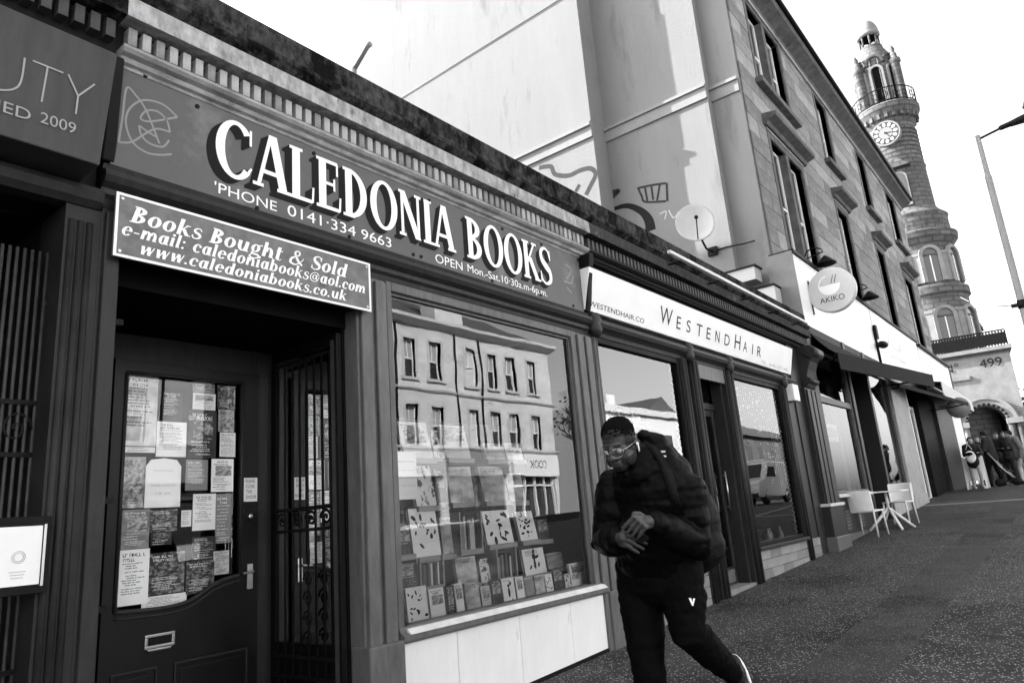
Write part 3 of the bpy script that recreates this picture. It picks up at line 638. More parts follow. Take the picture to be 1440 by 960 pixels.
MB().box(mp[0], mp[1], -.092, -.0855, 1.068, 1.305).build('card', m_paper, MN)
MB().box(mp[1]+.003, mp[1]+.013, -.099, -.0855, 1.06, 1.31).build('metal_edge', m_metal, MN)
cx = onY(26, 783, -.092)
b = MB()
for r in (.024, .017): b.tube([(cx.x+r*math.cos(t*.3), -.0935, cx.z+r*math.sin(t*.3)) for t in range(22)], .0012, 4)
b.build('emblem', mat('print_grey', .4, .6), MN)
for k in range(3): MB().box(cx.x-.03+.004*k, cx.x+.03-.004*k, -.0932, -.0925, cx.z-.06-.012*k, cx.z-.057-.012*k).build('print_line', mat('print_grey', .4), MN)

# ------------------------------------------------------------------ security gate folded in the bookshop entrance
FG = thing('folding_gate', (2.87, .5, -.15), 'black iron security gate folded back against the bookshop entrance side window', 'gate')
for k in range(8): MB().tube([(2.87, .2+k*.085, -.12), (2.87, .2+k*.085, 2.36)], .008, 6).build('bar', m_black, FG)
MB().box(2.85, 2.89, .13, .165, -.14, 2.42).build('post', mat('gate_post', .05, .4, var=.3), FG)
MB().box(2.85, 2.89, .1, .122, -.14, 2.46).build('post', m_black, FG)
for z in (2.35, 1.34, 1.2, .42, .3, -.05): MB().box(2.862, 2.878, .13, .85, z, z+.02).build('rail', m_black, FG)
for k in range(4):
    cy = .26+k*.16
    MB().tube([(2.87, cy+.06*math.cos(t*.45)*(1-t/24), 1.28+.055*math.sin(t*.45)*(1-t/24)) for t in range(24)], .008, 6).build('scroll', m_black, FG)
    MB().tube([(2.87, .46+.05*math.cos(t*.45)*(1-t/24), .9-.12*k+.055*math.sin(t*.45)*(1-t/24)) for t in range(24)], .007, 6).build('scroll', m_black, FG)
# shutter runner on the left of the recess
RN = thing('gate_runner', (1.45, .2, -.2), 'dark metal gate runner with lugs on the left entrance jamb', 'gate runner')
MB().box(1.43, 1.46, .1, .16, -.2, 2.55).build('channel', m_frame, RN); MB().box(1.47, 1.49, .19, .22, -.2, 2.4).build('bar', m_black, RN)
for z in (2.3, 1.4, .9): MB().box(1.46, 1.52, .12, .16, z, z+.03).build('lug', m_black, RN)

# ------------------------------------------------------------------ posters behind the door glass
PM = dict(
    w=mat('p_white', .85, .6, var=.04), w2=mat('p_white_b', .8, .5, var=.05), w3=mat('p_white_c', .82, .6, var=.05),
    g=mat('p_grey', .25, .5, var=.1), d=mat('p_dark', .04, .5, var=.2), pic=print_mat('p_picture', .65, .03, 'pic', (4, 5), 6), picd=print_mat('p_picture_dark', .01, .5, 'pic', (6, 7), 7, .66),
    cloud=print_mat('p_cloud', .7, .35, 'pic', (2, 5), 8), mid=print_mat('p_mid', .3, .12, 'pic', (4, 6), 9), band=mat('p_band', .84, .6, var=.04), plain=m_paper, black=m_ink)
def px_rect(l, t, r, bt, y):
    cx, cy = (l+r)/2, (t+bt)/2
    return onY(l, cy, y).x, onY(r, cy, y).x, onY(cx, bt, y).z, onY(cx, t, y).z
def poster(rc, k, label, y=RY+.012, name='poster', cat='poster', grp='posters in the bookshop door'):
    x0, x1, z0, z1 = px_rect(*rc, y)
    o = MB().box(x0, x1, y-.001, y+.002, z0, z1).build(name, PM[k], None); tag(o, label, cat, grp)
    dk = k in ('d', 'picd', 'black', 'mid', 'g'); wh = k in ('w', 'w2', 'w3', 'band', 'cloud', 'pic')
    add_print(o, x0, x1, y, z0, z1, m_paper if dk else mat('print_ink', .05, .6), len(label)*3+int(rc[0]), PM['pic'] if k in ('pic', 'w', 'mid') else PM['picd'] if k in ('picd', 'd') else None, 2 if z1-z0 > .12 else 1, 12)
    return o
i_ = [0]
def pst(rc, k, label): i_[0] += 1; return poster(rc, k, label, RY+.012+.0035*(i_[0] % 4))
pst((175, 525, 221, 627), 'cloud', 'tall pale cloudy poster at the hinge side top of the bookshop door glass')
pst((175, 628, 218, 636), 'w2', 'narrow white strip notice under the tall cloudy poster in the door')
pst((228, 550, 256, 592), 'black', 'black card under a white framed leaflet at the top of the door glass')
pst((220, 593, 262, 642), 'w3', 'pale two-part flyer above the arched opening hours sheet')
pst((271, 536, 302, 552), 'mid', 'small grey picture card at the very top of the door glass')
pst((271, 553, 303, 576), 'w', 'white landscape leaflet above the guitar lessons poster')
gl = pst((265, 577, 304, 644), 'd', 'dark grey lessons poster with a white round picture')
c = onY(292, 604, RY+.012); o = MB(); o.lathe([(.001, 0), (.034, 0)], 0, 0, 20); q = MB().add([(c.x+x, RY+.008, c.z+y) for x, y, z in o.v], [f[::-1] for f in o.f]); q.build('round_picture', PM['pic'], gl)
text('GUITAR LESSONS', (onY(266, 590, RY).x, RY+.008, onY(285, 591, RY).z), XU, ZU, .165, .03, m_paper, gl, depth=.001)
pst((306, 542, 331, 575), 'picd', 'dark flyer in the top lock-side corner of the door glass')
pst((307, 576, 329, 607), 'pic', 'white leaflet with two landscape pictures below the dark corner flyer')
pst((309, 608, 331, 642), 'w2', 'white leaflet of bold text below the landscape leaflet')
pst((171, 642, 204, 714), 'pic', 'poster with a grey street photograph beside the opening hours sheet')
OH = thing('opening_hours_sheet', (onY(230, 714, RY).x, RY+.02, onY(230, 714, RY).z), 'large white arched sheet of opening hours in the door glass', 'notice', 'posters in the bookshop door')
x0, x1, z0, z1 = px_rect(204, 644, 254, 713, RY+.008)
MB().prism([(x0, z0), (x1, z0), (x1, z1-.05), (x1-.03, z1-.01), ((x0+x1)/2, z1), (x0+.03, z1-.01), (x0, z1-.05)], RY+.006, RY+.008).build('sheet', m_paper, OH)
for t_, zz, ww in (('Opening Hours', .72, .55), ('Tuesday to Saturday', .42, .7), ('11.00 - 18.00', .26, .42)): text(t_, ((x0+x1)/2-ww*(x1-x0)/2, RY+.006, z0+(z1-z0)*zz), XU, ZU, ww*(x1-x0), .014, mat('print_grey', .4), OH, depth=.001)
pst((261, 646, 292, 689), 'g', 'mid grey poster with a white torn title beneath the lessons poster')
pst((297, 645, 328, 691), 'w', 'white leaflet with a grey square print at the lock side')
pst((271, 694, 303, 745), 'w3', 'white page with three small dark pictures in the door')
pst((303, 694, 325, 763), 'g', 'tall grey leaflet beside the page of three pictures')
pst((171, 716, 210, 771), 'mid', 'grey grained poster under the street photograph')
pst((211, 716, 249, 747), 'picd', 'black picture poster with white heading under the opening hours sheet')
pst((212, 748, 241, 766), 'd', 'dark card tucked under the black picture poster')
pst((255, 717, 269, 740), 'w2', 'small white ticket card beside the black picture poster')
pst((167, 772, 209, 850), 'band', 'white sheet with three grey bands low at the hinge side of the door')
pst((209, 776, 259, 834), 'picd', 'dark festival poster with white curved title low in the door')
pst((199, 836, 262, 860), 'w2', 'white strip of logos along the curved foot of the door glass')
pst((270, 754, 303, 787), 'd', 'grey protest leaflet in the lower half of the door glass')
pst((262, 788, 301, 833), 'picd', 'black poster with a dark figure beside the festival poster')
pst((300, 774, 322, 807), 'cloud', 'pale card in the lower lock-side corner of the door glass')
# notice in the shop window
NW = thing('window_notice', (onY(569, 702, .035).x, .035, onY(569, 702, .035).z), 'white typed notice taped inside the bookshop window edge', 'notice')
x0, x1, z0, z1 = px_rect(552, 635, 586, 702, .035)
MB().box(x0, x1, .033, .036, z0, z1).build('sheet', m_paper, NW)
for t_, zz in (('OPENING HOURS', .77), ('We are open', .59), ('Tuesday to Saturday', .43), ('from 11.00 until 18.00', .27)): text(t_, (x0+.02, .033, z0+(z1-z0)*zz), XU, ZU, (x1-x0)-.04, .012, mat('print_grey', .4), NW, depth=.001)

# ------------------------------------------------------------------ window display: stand, books
ST = thing('display_stand', (4.1, .6, .55), 'pale wooden crates and dark shelves stacked behind the bookshop window', 'shelving')
MB().box(3.0, 5.6, .74, .77, .55, 2.05).build('back_panel', mat('stand_back', .05, .7, var=.3), ST)
for z in (.95, 1.3, 1.66): MB().box(3.05, 5.0, .4, .739, z-.025, z).build('shelf', mat('dark_wood', .05, .5, var=.3, vs=6, streak=(8, 1, 1)), ST)
BKM = [print_mat('cover%d' % i, bs_, ik, kd, sc, 20+i, th) for i, (bs_, ik, kd, sc, th) in enumerate((
    (.8, .1, 'pic', (3, 4), .6), (.75, .45, 'pic', (3, 4), .6), (.6, .1, 'pic', (2, 3), .58), (.8, .08, 'spots', (5, 6), .58), (.12, .7, 'pic', (3, 4), .6), (.7, .12, 'pic', (2, 3), .56),
    (.1, .02, 'pic', (5, 5), .5), (.75, .08, 'spots', (9, 11), .6), (.72, .15, 'spots', (5, 7), .62), (.8, .12, 'text', (1, 11), .6), (.04, .5, 'text', (1, 11), .6), (.8, .05, 'spots', (4, 5), .68), (.3, .75, 'text', (1, 9), .58)))]
m_cov = mat('cover_white', .88, .5, var=.04, vs=20); m_cov2 = mat('cover_pale', .6, .5, var=.08, vs=12); m_cov3 = mat('cover_mid', .3, .5, var=.2, vs=12)
for k_, mm_ in ((7, m_cov), (8, m_cov), (9, m_cov), (11, m_cov), (1, m_cov2), (12, m_cov3)): BKM[k_] = mm_
m_pages = mat('book_pages', .62, .8, var=.1, vs=60)
def book(rc, y, mi, label, lean=12, th=.022, shelf=True):
    x0, x1, z0, z1 = px_rect(*rc, y); w_, h_ = x1-x0, z1-z0
    o = thing('book', ((x0+x1)/2, y, z0), label, 'book', 'books in the shop window')
    M_ = Matrix.Translation((0, 0, 0)) @ Matrix.Rotation(rad(-lean), 4, 'X')
    def bx(a, c, d, e, f, g_, nm, mm):
        b = MB().box(a, c, d, e, f, g_); me = b.mesh(nm); me.transform(M_); ob = bpy.data.objects.new(nm, me); COL.objects.link(ob); ob.parent = o; WLOC[ob.name] = WL(o); me.materials.append(mm); return ob
    bx(-w_/2, w_/2, -.002, .001, 0, h_, 'cover', BKM[mi]); bx(-w_/2+.003, w_/2-.004, .0011, th, .003, h_-.003, 'pages', m_pages); bx(-w_/2, w_/2, th+.0001, th+.003, 0, h_, 'back_cover', BKM[mi])
    rr = random.Random(len(label)*7+mi); art = MB()
    def leaf(cx, cz, r, asp, a, n=8):
        art.v += [(cx+r*math.cos(t)*math.cos(a)-r*asp*math.sin(t)*math.sin(a), -.0026-.00001*len(art.f), cz+r*math.cos(t)*math.sin(a)+r*asp*math.sin(t)*math.cos(a)) for t in [6.28318*k/n for k in range(n)]]; art.f.append(tuple(range(len(art.v)-n, len(art.v)))); art.sm.append(False)
    def rect(a, c, d, e): art.v += [(a, -.0026-.00001*len(art.f), d), (c, -.0026-.00001*len(art.f), d), (c, -.0026-.00001*len(art.f), e), (a, -.0026-.00001*len(art.f), e)]; art.f.append(tuple(range(len(art.v)-4, len(art.v)))); art.sm.append(False)
    if mi in (7, 8, 11):
        for k in range(16 if mi != 11 else 5): leaf(rr.uniform(-.4, .4)*w_, rr.uniform(.08, .9)*h_, rr.uniform(.05, .11)*w_, rr.uniform(.3, .6), rr.uniform(0, 3))
        if mi == 11: leaf(0, h_*.4, h_*.22, .35, 1.57); leaf(0, h_*.68, w_*.09, 1, 0)
    old = set(o.children)
    if mi not in (7, 8): add_print(o, x0, x1, y-.0028, z0, z1, m_paper if mi in (4, 6, 10, 12) else m_ink, len(label)*5+int(rc[0]), PM['pic'] if mi in (0, 1, 9) else BKM[4] if mi in (6, 10) else None, rr.choice((1, 2, 2)), rr.choice((0, 1, 2)))
    for c_ in set(o.children)-old: c_.rotation_euler[0] = rad(-lean)
    if not art.v: art.box(-.001, .001, -.0027, -.0026, .01, .012)
    me = art.mesh('cover_art'); me.transform(M_); ao = bpy.data.objects.new('cover_art', me); COL.objects.link(ao); ao.parent = o; WLOC[ao.name] = WL(o)
    me.materials.append(BKM[0] if mi in (1, 3) else m_ink if mi in (7, 8, 9, 11) else m_paper); ao['kind'] = 'stuff'
    if shelf:
        MB().box(x0-.01, x1+.01, y-.03, y+.1, z0-.04, z0-.001).build('ledge', m_wood, ST)
        MB().box(x0-.01, x1+.01, y+.1, .739, z0-.03, z0-.012).build('ledge_bracket', m_dark, ST)
    return o
for rc, y, mi, lb, ln in (
    ((568, 590, 608, 644), .42, 1, 'pale book with a small harbour picture on the top ledge', 14), ((627, 595, 661, 644), .42, 1, 'pale faded book leaning on the top ledge beside the harbour book', 14), ((683, 622, 711, 646), .42, 2, 'grey book on the top ledge nearest the sign reflection', 14),
    ((585, 652, 613, 711), .38, 3, 'book with a painted garden cover behind the typed notice', 12), ((633, 655, 667, 706), .38, 5, 'dark book with a crowd of figures on its cover in the second row', 8), ((680, 653, 714, 704), .38, 2, 'grey book with a light stripe in the second row', 12),
    ((560, 732, 579, 779), .33, 6, 'dark paperback at the end of the third row', 6), ((581, 713, 619, 782), .33, 7, 'white book covered in little leaves and mushrooms', 8), ((684, 716, 721, 764), .33, 8, 'framed pale print with a dark winged bird', 10), ((731, 717, 755, 759), .33, 7, 'white book with dark sprigs leaning in the third row', 12),
    ((613, 658, 631, 706), .46, 6, 'dark book tucked between the garden cover and the crowd cover', 6), ((668, 668, 680, 705), .46, 4, 'narrow dark book between two grey covers in the second row', 6), ((610, 604, 626, 644), .48, 3, 'small patterned book between the two pale ones on the top ledge', 8), ((622, 726, 644, 778), .42, 2, 'grey book standing back beside the mushroom cover', 6),
    ((757, 728, 772, 758), .42, 6, 'small dark book behind the sprig cover', 6), ((676, 784, 697, 818), .36, 3, 'patterned book in the fourth row behind the crate', 6), ((560, 790, 588, 826), .3, 10, 'dark lettered book behind the rose cover', 6), ((712, 622, 735, 646), .44, 1, 'pale slim book at the far end of the top ledge', 10), ((716, 664, 738, 704), .42, 5, 'mottled book at the far end of the second row', 10), ((770, 776, 792, 798), .36, 2, 'grey book lying back behind the arched cover', 6),
    ((643, 782, 672, 820), .27, 5, 'mottled grey book standing in the fourth row', 8), ((738, 770, 768, 807), .27, 11, 'pale book with one dark standing figure on the cover', 8)):
    book(rc, y, mi, lb, ln)
for rc, mi, lb in (
    ((574, 824, 603, 879), 8, 'white book with dark roses at the end of the front row'), ((606, 826, 627, 872), 9, 'pale book with a thin slanting line on its cover'), ((630, 822, 641, 866), 10, 'narrow dark book in the front row'), ((642, 819, 653, 862), 9, 'narrow white book lettered in black in the front row'),
    ((656, 818, 676, 858), 2, 'grey marbled book in the front row'), ((678, 823, 691, 855), 1, 'short pale book with a small black figure'), ((692, 814, 707, 849), 6, 'dark book with a grey portrait in the front row'), ((708, 812, 725, 846), 11, 'white book with two small dark birds'), ((727, 810, 738, 842), 9, 'small pale book with a dark bottle drawing'),
    ((739, 809, 752, 840), 12, 'grey lettered book in the middle of the front row'), ((753, 808, 767, 836), 5, 'mottled light book beside the grey lettered one'), ((768, 806, 778, 831), 7, 'small white patterned book next to the arched cover'), ((779, 799, 793, 829), 10, 'black book with a white arched border'), ((795, 806, 803, 826), 3, 'small grey book beside the nutshell title')):
    book(rc, .13, mi, lb, 6, .018, False)
nb = book((803, 790, 824, 823), .13, 9, 'white book with a bold black two-line title at the front row end', 6, .018, False)
x0, x1, z0, z1 = px_rect(803, 790, 824, 823, .12)
text('Nut', (x0+.01, .118, z0+.12), XU, ZU, .1, .06, m_ink, nb, depth=.003); text('shell', (x0+.01, .122, z0+.06), XU, ZU, .11, .055, m_ink, nb, depth=.003)
SPM = [mat('spine_%d' % i, v, .5) for i, v in enumerate((.65, .08, .4, .03, .22, .55, .12))]
for (l, t, r, bt, y), lb in (((647, 724, 674, 772, .36), 'slim upright book in the crate beside the framed bird print'), ((591, 788, 620, 823, .3), 'slim upright book in the crate above the rose book'), ((699, 775, 723, 811, .3), 'slim upright book in the crate below the framed bird print')):
    x0, x1, z0, z1 = px_rect(l, t, r, bt, y); x = x0
    MB().box(x0-.02, x1+.02, y-.02, .735, z0-.04, z0-.001).build('crate_floor', m_wood, ST)
    for xx in (x0-.02, x1+.005): MB().box(xx, xx+.015, y-.02, .735, z0, z1+.03).build('crate_side', m_wood, ST)
    while x < x1-.02:
        wd = random.uniform(.014, .03); hh = (z1-z0)*random.uniform(.78, 1)
        o = MB().box(x+.001, x+wd-.001, y, y+.14, z0, z0+hh).build('book', random.choice(SPM)); tag(o, lb, 'book', 'upright books in crates'); x += wd
# small shelf of leaflets and books seen through the side window
for i, (z, h_) in enumerate(((1.75, .2), (1.42, .22), (.98, .2), (.62, .24))):
    o = thing('book', (3.02, .42+.04*(i % 2), z), ['pale book standing high', 'white lettered book', 'dark book with light title', 'pale school book standing low'][i]+' behind the entrance side window', 'book', 'books behind the side window')
    MB().box(2.99, 3.01, .34+.05*(i % 2), .50+.05*(i % 2), z, z+h_).build('cover', BKM[(9, 12, 10, 11)[i]], o)
    MB().box(2.96, 3.2, .18, .735, z-.03, z-.001).build('shelf', m_dark, ST)
# ------------------------------------------------------------------ hair salon
HS = thing('hair_salon', (9.5, .6, 0), 'single-storey hair salon with dark timber front and pale tiled riser', 'building')
m_corn_dk = mat('sooty_cornice', .035, .85, var=.7, vs=6, bump=.4, bs=25, dark=(.2, 2.5, .6))
cornice_run(HS, XR+.001, XE, m_corn_dk, mat('dentil_soot2', .06, .7, var=.7, vs=9), dent_step=.08, dent_w=.042, pale_mould=False)
MB().box(XR+.001, XE, .002, .3, 2.9, 3.69).build('frieze_wall', m_dark, HS)
MB().profx([(.1, 2.88), (-.02, 2.88), (-.03, 2.92), (-.05, 2.94), (-.085, 2.965), (-.1, 3.0), (-.085, 3.04), (-.04, 3.06), (.1, 3.06)], XR+.001, 12.1).build('head_moulding', m_frame, HS)
def post(x0, x1, m, z0=None, z1=2.9, y0=-.05):
    b = MB(); b.box(x0, x1, y0+.02, .1, gz(x0)-.05 if z0 is None else z0, z1); w = x1-x0
    for k in range(2): b.tube([(x0+w*(.3+.4*k), y0+.012, gz(x0) if z0 is None else z0), (x0+w*(.3+.4*k), y0+.012, z1-.01)], w*.16, 8)
    return b.build('post', m, HS)
post(5.86, 5.95, m_frame_lt); post(7.82, 7.98, m_frame); post(8.1, 8.3, m_frame); post(9.16, 9.42, m_frame); post(11.42, 11.62, m_frame); MB().box(11.62, 12.1, .0, .1, gz(11), 2.88).build('side_panel', m_frame, HS)
MB().box(7.98, 8.1, .02, .1, gz(8)-.05, 2.88).build('panel', m_dark, HS)
for xc in (8.04, 9.29, 11.52, 5.9):
    o_ = MB(); o_.lathe([(.001, -.09), (.06, -.08), (.09, -.02), (.07, .03), (.095, .06), (.06, .1), (.001, .12)], 0, 0, 14); b = MB(); b.add([(xc+x, -.06+y*.7, 2.96+z*1.2) for x, y, z in o_.v], o_.f, True); b.build('boss', m_frame, HS)
# windows
for (x0, x1, lab) in ((5.95, 7.82, 'a'), (9.42, 11.42, 'b')):
    zb = .56
    b = MB(); b.box(x0, x0+.05, -.01, .06, zb, 2.88); b.box(x1-.05, x1, -.01, .06, zb, 2.88); b.box(x0+.05, x1-.05, -.01, .06, 2.82, 2.88); b.box(x0+.05, x1-.05, -.01, .06, zb, zb+.05)
    W_ = b.build('window', m_dark, HS, bevel=.005)
    MB().add([(x0+.04, .03, zb+.04), (x1-.04, .03, zb+.04), (x1-.04, .03, 2.83), (x0+.04, .03, 2.83)], [(0, 1, 2, 3)]).build('pane', g_salon, W_)
    MB().box(x0-.03, x1+.06, -.07, .06, zb-.05, zb-.001).build('sill', m_frame, W_, bevel=.008)
    # string of little lights hung as a white cord down the frame edge
    LC = thing('light_string', (x1-.09, .1, zb+.05), 'white corded light string hanging along the %s salon window edge' % ('far' if lab == 'b' else 'near'), 'light string', 'light cords in the salon windows')
    pts = [(x1-.1+.012*math.sin(k*2.2), .07+.012*math.cos(k*2.2), zb+.06+k*.024) for k in range(92)]
    MB().tube(pts, .011, 5).build('cord', m_white, LC)
# tiled riser: each tile its own piece
def riser(x0, x1, z1, name='brick'):
    MB().prism([(x0, gz(x0)-.1), (x1, gz(x1)-.1), (x1, z1-.002), (x0, z1-.002)], .0, .1).build('riser_backing', mat('riser_joint', .12, .8), HS)
    bs_ = []; row = 0; z = z1
    while z > gz(x0)-.05:
        off = (.21 if row % 2 else 0); x = x0-off
        while x < x1:
            a, c = max(x, x0), min(x+.42, x1)
            if c-a > .03 and z > gz(c)-.02: bs_.append((a+.003, c-.003, -.022, .0, z-.117, z-.003))
            x += .42
        z -= .12; row += 1
    pieces(name, bs_, [mat('riser_tile', .2, .5, var=.25, vs=4), mat('riser_tile_b', .25, .5, var=.25, vs=4), mat('riser_tile_c', .17, .55, var=.3, vs=4)], HS, bevel=.003)
riser(5.95, 7.82, .508); riser(9.42, 12.1, .508)
# doorway, set back
HY = .17
b = MB(); b.box(8.3, 8.36, .03, HY, gz(8.3)-.05, 2.9); b.box(9.1, 9.16, .03, HY, gz(9)-.05, 2.9); b.box(8.36, 9.1, .03, HY+.05, 2.84, 2.9); b.box(8.36, 9.1, HY-.02, HY+.05, 2.36, 2.44); b.build('door_lining', m_frame, HS)
MB().box(8.3, 9.16, -.02, .02, 2.70, 2.879).build('number_board', m_frame_lt, HS)
MB().box(8.3, 9.16, -.03, HY+.05, -.2, gz(8.7)+.05).build('door_step', m_slab, HS)
b = MB(); z0 = gz(8.7)+.06
b.box(8.365, 8.45, HY, HY+.045, z0, 2.355); b.box(9.01, 9.095, HY, HY+.045, z0, 2.355); b.box(8.45, 9.01, HY, HY+.045, 2.27, 2.355); b.box(8.45, 9.01, HY, HY+.045, z0, z0+.2)
HD = b.build('door', m_frame, HS, bevel=.006)
MB().add([(8.44, HY+.02, z0+.19), (9.02, HY+.02, z0+.19), (9.02, HY+.02, 2.28), (8.44, HY+.02, 2.28)], [(0, 1, 2, 3)]).build('pane', g_win, HD)
MB().add([(8.36, HY+.02, 2.43), (9.1, HY+.02, 2.43), (9.1, HY+.02, 2.85), (8.36, HY+.02, 2.85)], [(0, 1, 2, 3)]).build('transom_pane', g_win, HS)
MB().box(8.46, 9.0, HY-.006, HY, z0+.02, z0+.17).build('kick_plate', m_frame_lt, HD)
b = MB(); b.tube([(9.05, HY-.05, 1.05), (9.05, HY-.05, 1.55)], .012, 8); b.tube([(9.05, HY-.05, 1.1), (9.05, HY, 1.1)], .008, 6); b.tube([(9.05, HY-.05, 1.5), (9.05, HY, 1.5)], .008, 6); b.build('handle', m_metal, HD)
text('MEDIA', (8.46, HY+.02, 1.43), XU, ZU, .36, .07, m_paper, HD, depth=.002)
# rabbit cut-out in the door glass
RB = thing('rabbit_cutout', (8.62, HY+.06, 1.85), 'white paper rabbit cut-out standing behind the salon door glass', 'decoration')
b = MB(); YR = HY+.05
def disc(b, cx, cz, rx, rz, y, rot=0):
    b.prism([(cx+rx*math.cos(t/20*6.2832)*math.cos(rot)-rz*math.sin(t/20*6.2832)*math.sin(rot), cz+rx*math.cos(t/20*6.2832)*math.sin(rot)+rz*math.sin(t/20*6.2832)*math.cos(rot)) for t in range(20)], y, y+.004)
for i, a in enumerate(((8.6, 1.9, .1, .1, 0), (8.55, 2.1, .035, .13, .12), (8.65, 2.1, .035, .13, -.1))): bb = MB(); disc(bb, *a[:4], YR+.005*i, a[4]); bb.build(('head', 'ear', 'ear')[i], m_paper, RB)
PO = thing('round_poster', (8.75, HY+.05, .95), 'white rounded poster low behind the salon door glass', 'poster')
bb = MB(); disc(bb, 8.72, 1.15, .22, .27, YR); bb.build('sheet', m_paper, PO)
# inside the salon
b = MB(); b.box(5.9, 13.2, 4., 4.1, -.2, 4.); b.box(12.15, 12.25, .12, 4., -.2, 4.); b.box(5.9, 12.2, .1, 4., 2.95, 3.05); b.build('inside_wall', mat('salon_wall', .02, .8, var=.3), HS)
MB().box(5.9, 12.2, .1, 4., -.3, gz(8.7)+.03).build('inside_floor', m_intfl, HS)
for x0, x1 in ((5.95, 7.82), (9.42, 11.42)): MB().box(x0, x1, .1, .6, .45, .555).build('window_bed', mat('salon_bed', .2, .6, var=.2), HS)
CT = thing('reception_counter', (10.4, 1.6, .2), 'pale reception counter inside the far salon window', 'counter')
MB().box(9.7, 11.3, 1.3, 1.8, .2, 1.2).build('front', mat('counter_face', .3, .5), CT, bevel=.01); MB().box(9.65, 11.35, 1.25, 1.85, 1.201, 1.25).build('top', m_wood, CT)
for i, x in enumerate((9.75, 10.35, 10.95)):
    MR = thing('styling_mirror', (x, 3.9, 1.0), 'tall framed mirror on the salon back wall, %s along' % ('first', 'second', 'third')[i], 'mirror', 'mirrors in the salon')
    MB().box(x, x+.45, 3.93, 3.98, 1.1, 2.3).build('frame', m_white, MR); MB().box(x+.04, x+.41, 3.92, 3.929, 1.15, 2.25).build('glass', m_chrome, MR)
# clear bottles in the near window and a net of tiny lights in the far one
SH = thing('bottle_shelf', (6.9, .5, 1.3), 'glass shelves of little bottles behind the near salon window', 'shelving')
for z in (1.35, 1.62, 1.89, 2.16): MB().box(6.1, 7.7, .42, .6, z-.012, z).build('shelf', mat('shelf_glass', .3, .1), SH)
for k, z in enumerate((1.35, 1.62, 1.89, 2.16)):
    for j in range(13):
        x = 6.15+j*.118+random.uniform(-.02, .02); h_ = random.uniform(.11, .2); r = random.uniform(.018, .032)
        o = MB().lathe([(.001, z), (r, z), (r, z+h_*.68), (r*.4, z+h_*.78), (r*.4, z+h_), (.001, z+h_)], x, .5, 10).build('bottle', random.choice([m_white, m_black, mat('bottle_grey', .25, .2), mat('bottle_pale', .5, .15)]))
        tag(o, 'small hair product bottle on the %s glass shelf of the salon window' % ('lowest', 'second', 'third', 'top')[k], 'bottle', 'bottles on the salon shelves')
NL = thing('light_net', (10.4, .12, 1.9), 'net of tiny hanging lights inside the far salon window top', 'light string')
m_bulb = mat('fairy_bulb', .8, .3, emit=.25)
b = MB(); c_ = MB()
for j in range(22):
    x = 9.6+j*.082; L_ = random.uniform(.25, .75) if j < 17 else random.uniform(.9, 2.)
    pts = [(x+.01*math.sin(q*1.3+j), .1, 2.8-q*L_/10) for q in range(11)]; c_.tube(pts, .0022, 4, False)
    for q in range(int(L_/.09)):
        b.ell((x+random.uniform(-.035, .035), random.uniform(.08, .3), 2.8-L_*random.random()), (.0035, .0035, .006), nu=5, nv=4)
b.build('bulbs', m_bulb, NL, kind='stuff'); c_.build('wires', mat('wire_pale', .4, .5), NL, kind='stuff')
# candles / ornaments on the far window bed
for j in range(7):
    x = 9.62+j*.25; r = random.uniform(.03, .06)
    o = MB().lathe([(.001, .556), (r, .556), (r*1.15, .6), (r*.9, .66), (r*.35, .7), (r*.35, .74), (.001, .745)], x, .25+.06*(j % 2), 12).build('ornament_pot', random.choice([m_white, mat('pot_dark', .05, .4), mat('bottle_pale', .5, .15)]))
    tag(o, 'little round pot on the ledge of the far salon window', 'pot', 'pots on the salon window ledge')
o = thing('table_mirror', (10.25, .3, .556), 'small dark stand with upright rod on the far salon window ledge', 'stand'); MB().box(10.1, 10.45, .28, .42, .556, .68).build('base', m_black, o); MB().tube([(10.28, .3, .68), (10.28, .3, 1.02)], .012, 8).build('rod', m_black, o)
# sign
HG = thing('salon_sign', (8.9, -.1, 3.12), 'long white tilted salon sign with thin spaced capital letters', 'sign')
hx0, hx1 = 5.76, 12.0; SN = Vector((0, -.10, .42)).normalized()
MB().hexa([(hx0, -.05, 3.12), (hx1, -.05, 3.12), (hx1, .0, 3.12), (hx0, .0, 3.12), (hx0, -.15, 3.54), (hx1, -.15, 3.54), (hx1, .0, 3.54), (hx0, .0, 3.54)]).build('panel', m_white, HG, bevel=.003)
def hsx(px, py): return onY(px, py, -.09).x
def ht(t_, px0, px1, py, zb, h_, m_=m_ink, nm='letter'):
    x0_, x1_ = hsx(px0, py[0]), hsx(px1, py[1]); text(t_, (x0_, -.05-.10*(zb-3.12)/.42, zb), XU, SN, x1_-x0_, h_, m_, HG, nm, .002)
for t_, a, c_, pa, pb, zb, h_ in (('W', 926, 943, 435, 440, 3.235, .2), ('E', 950, 956, 446, 450, 3.235, .15), ('S', 964, 970, 452, 456, 3.235, .15), ('T', 978, 986, 458, 460, 3.235, .15), ('E', 992.5, 998, 464, 467, 3.235, .15), ('N', 1005, 1011, 470, 472, 3.235, .15), ('D', 1018, 1025, 475, 477, 3.235, .15),
                                  ('H', 1032, 1040, 478, 482, 3.235, .2), ('A', 1044.5, 1050, 486, 488, 3.235, .15), ('I', 1057, 1058.2, 490, 491, 3.235, .15), ('R', 1064, 1069.5, 492, 494, 3.235, .15)):
    ht(t_, a, c_, (pa, pb), zb, h_)
ht('WESTENDHAIR.CO', 831, 908, (424, 450), 3.165, .055, nm='lettering'); ht('TEL : 0141 337 1491', 1072, 1110, (505, 520), 3.15, .05, mat('print_grey', .4), 'lettering')
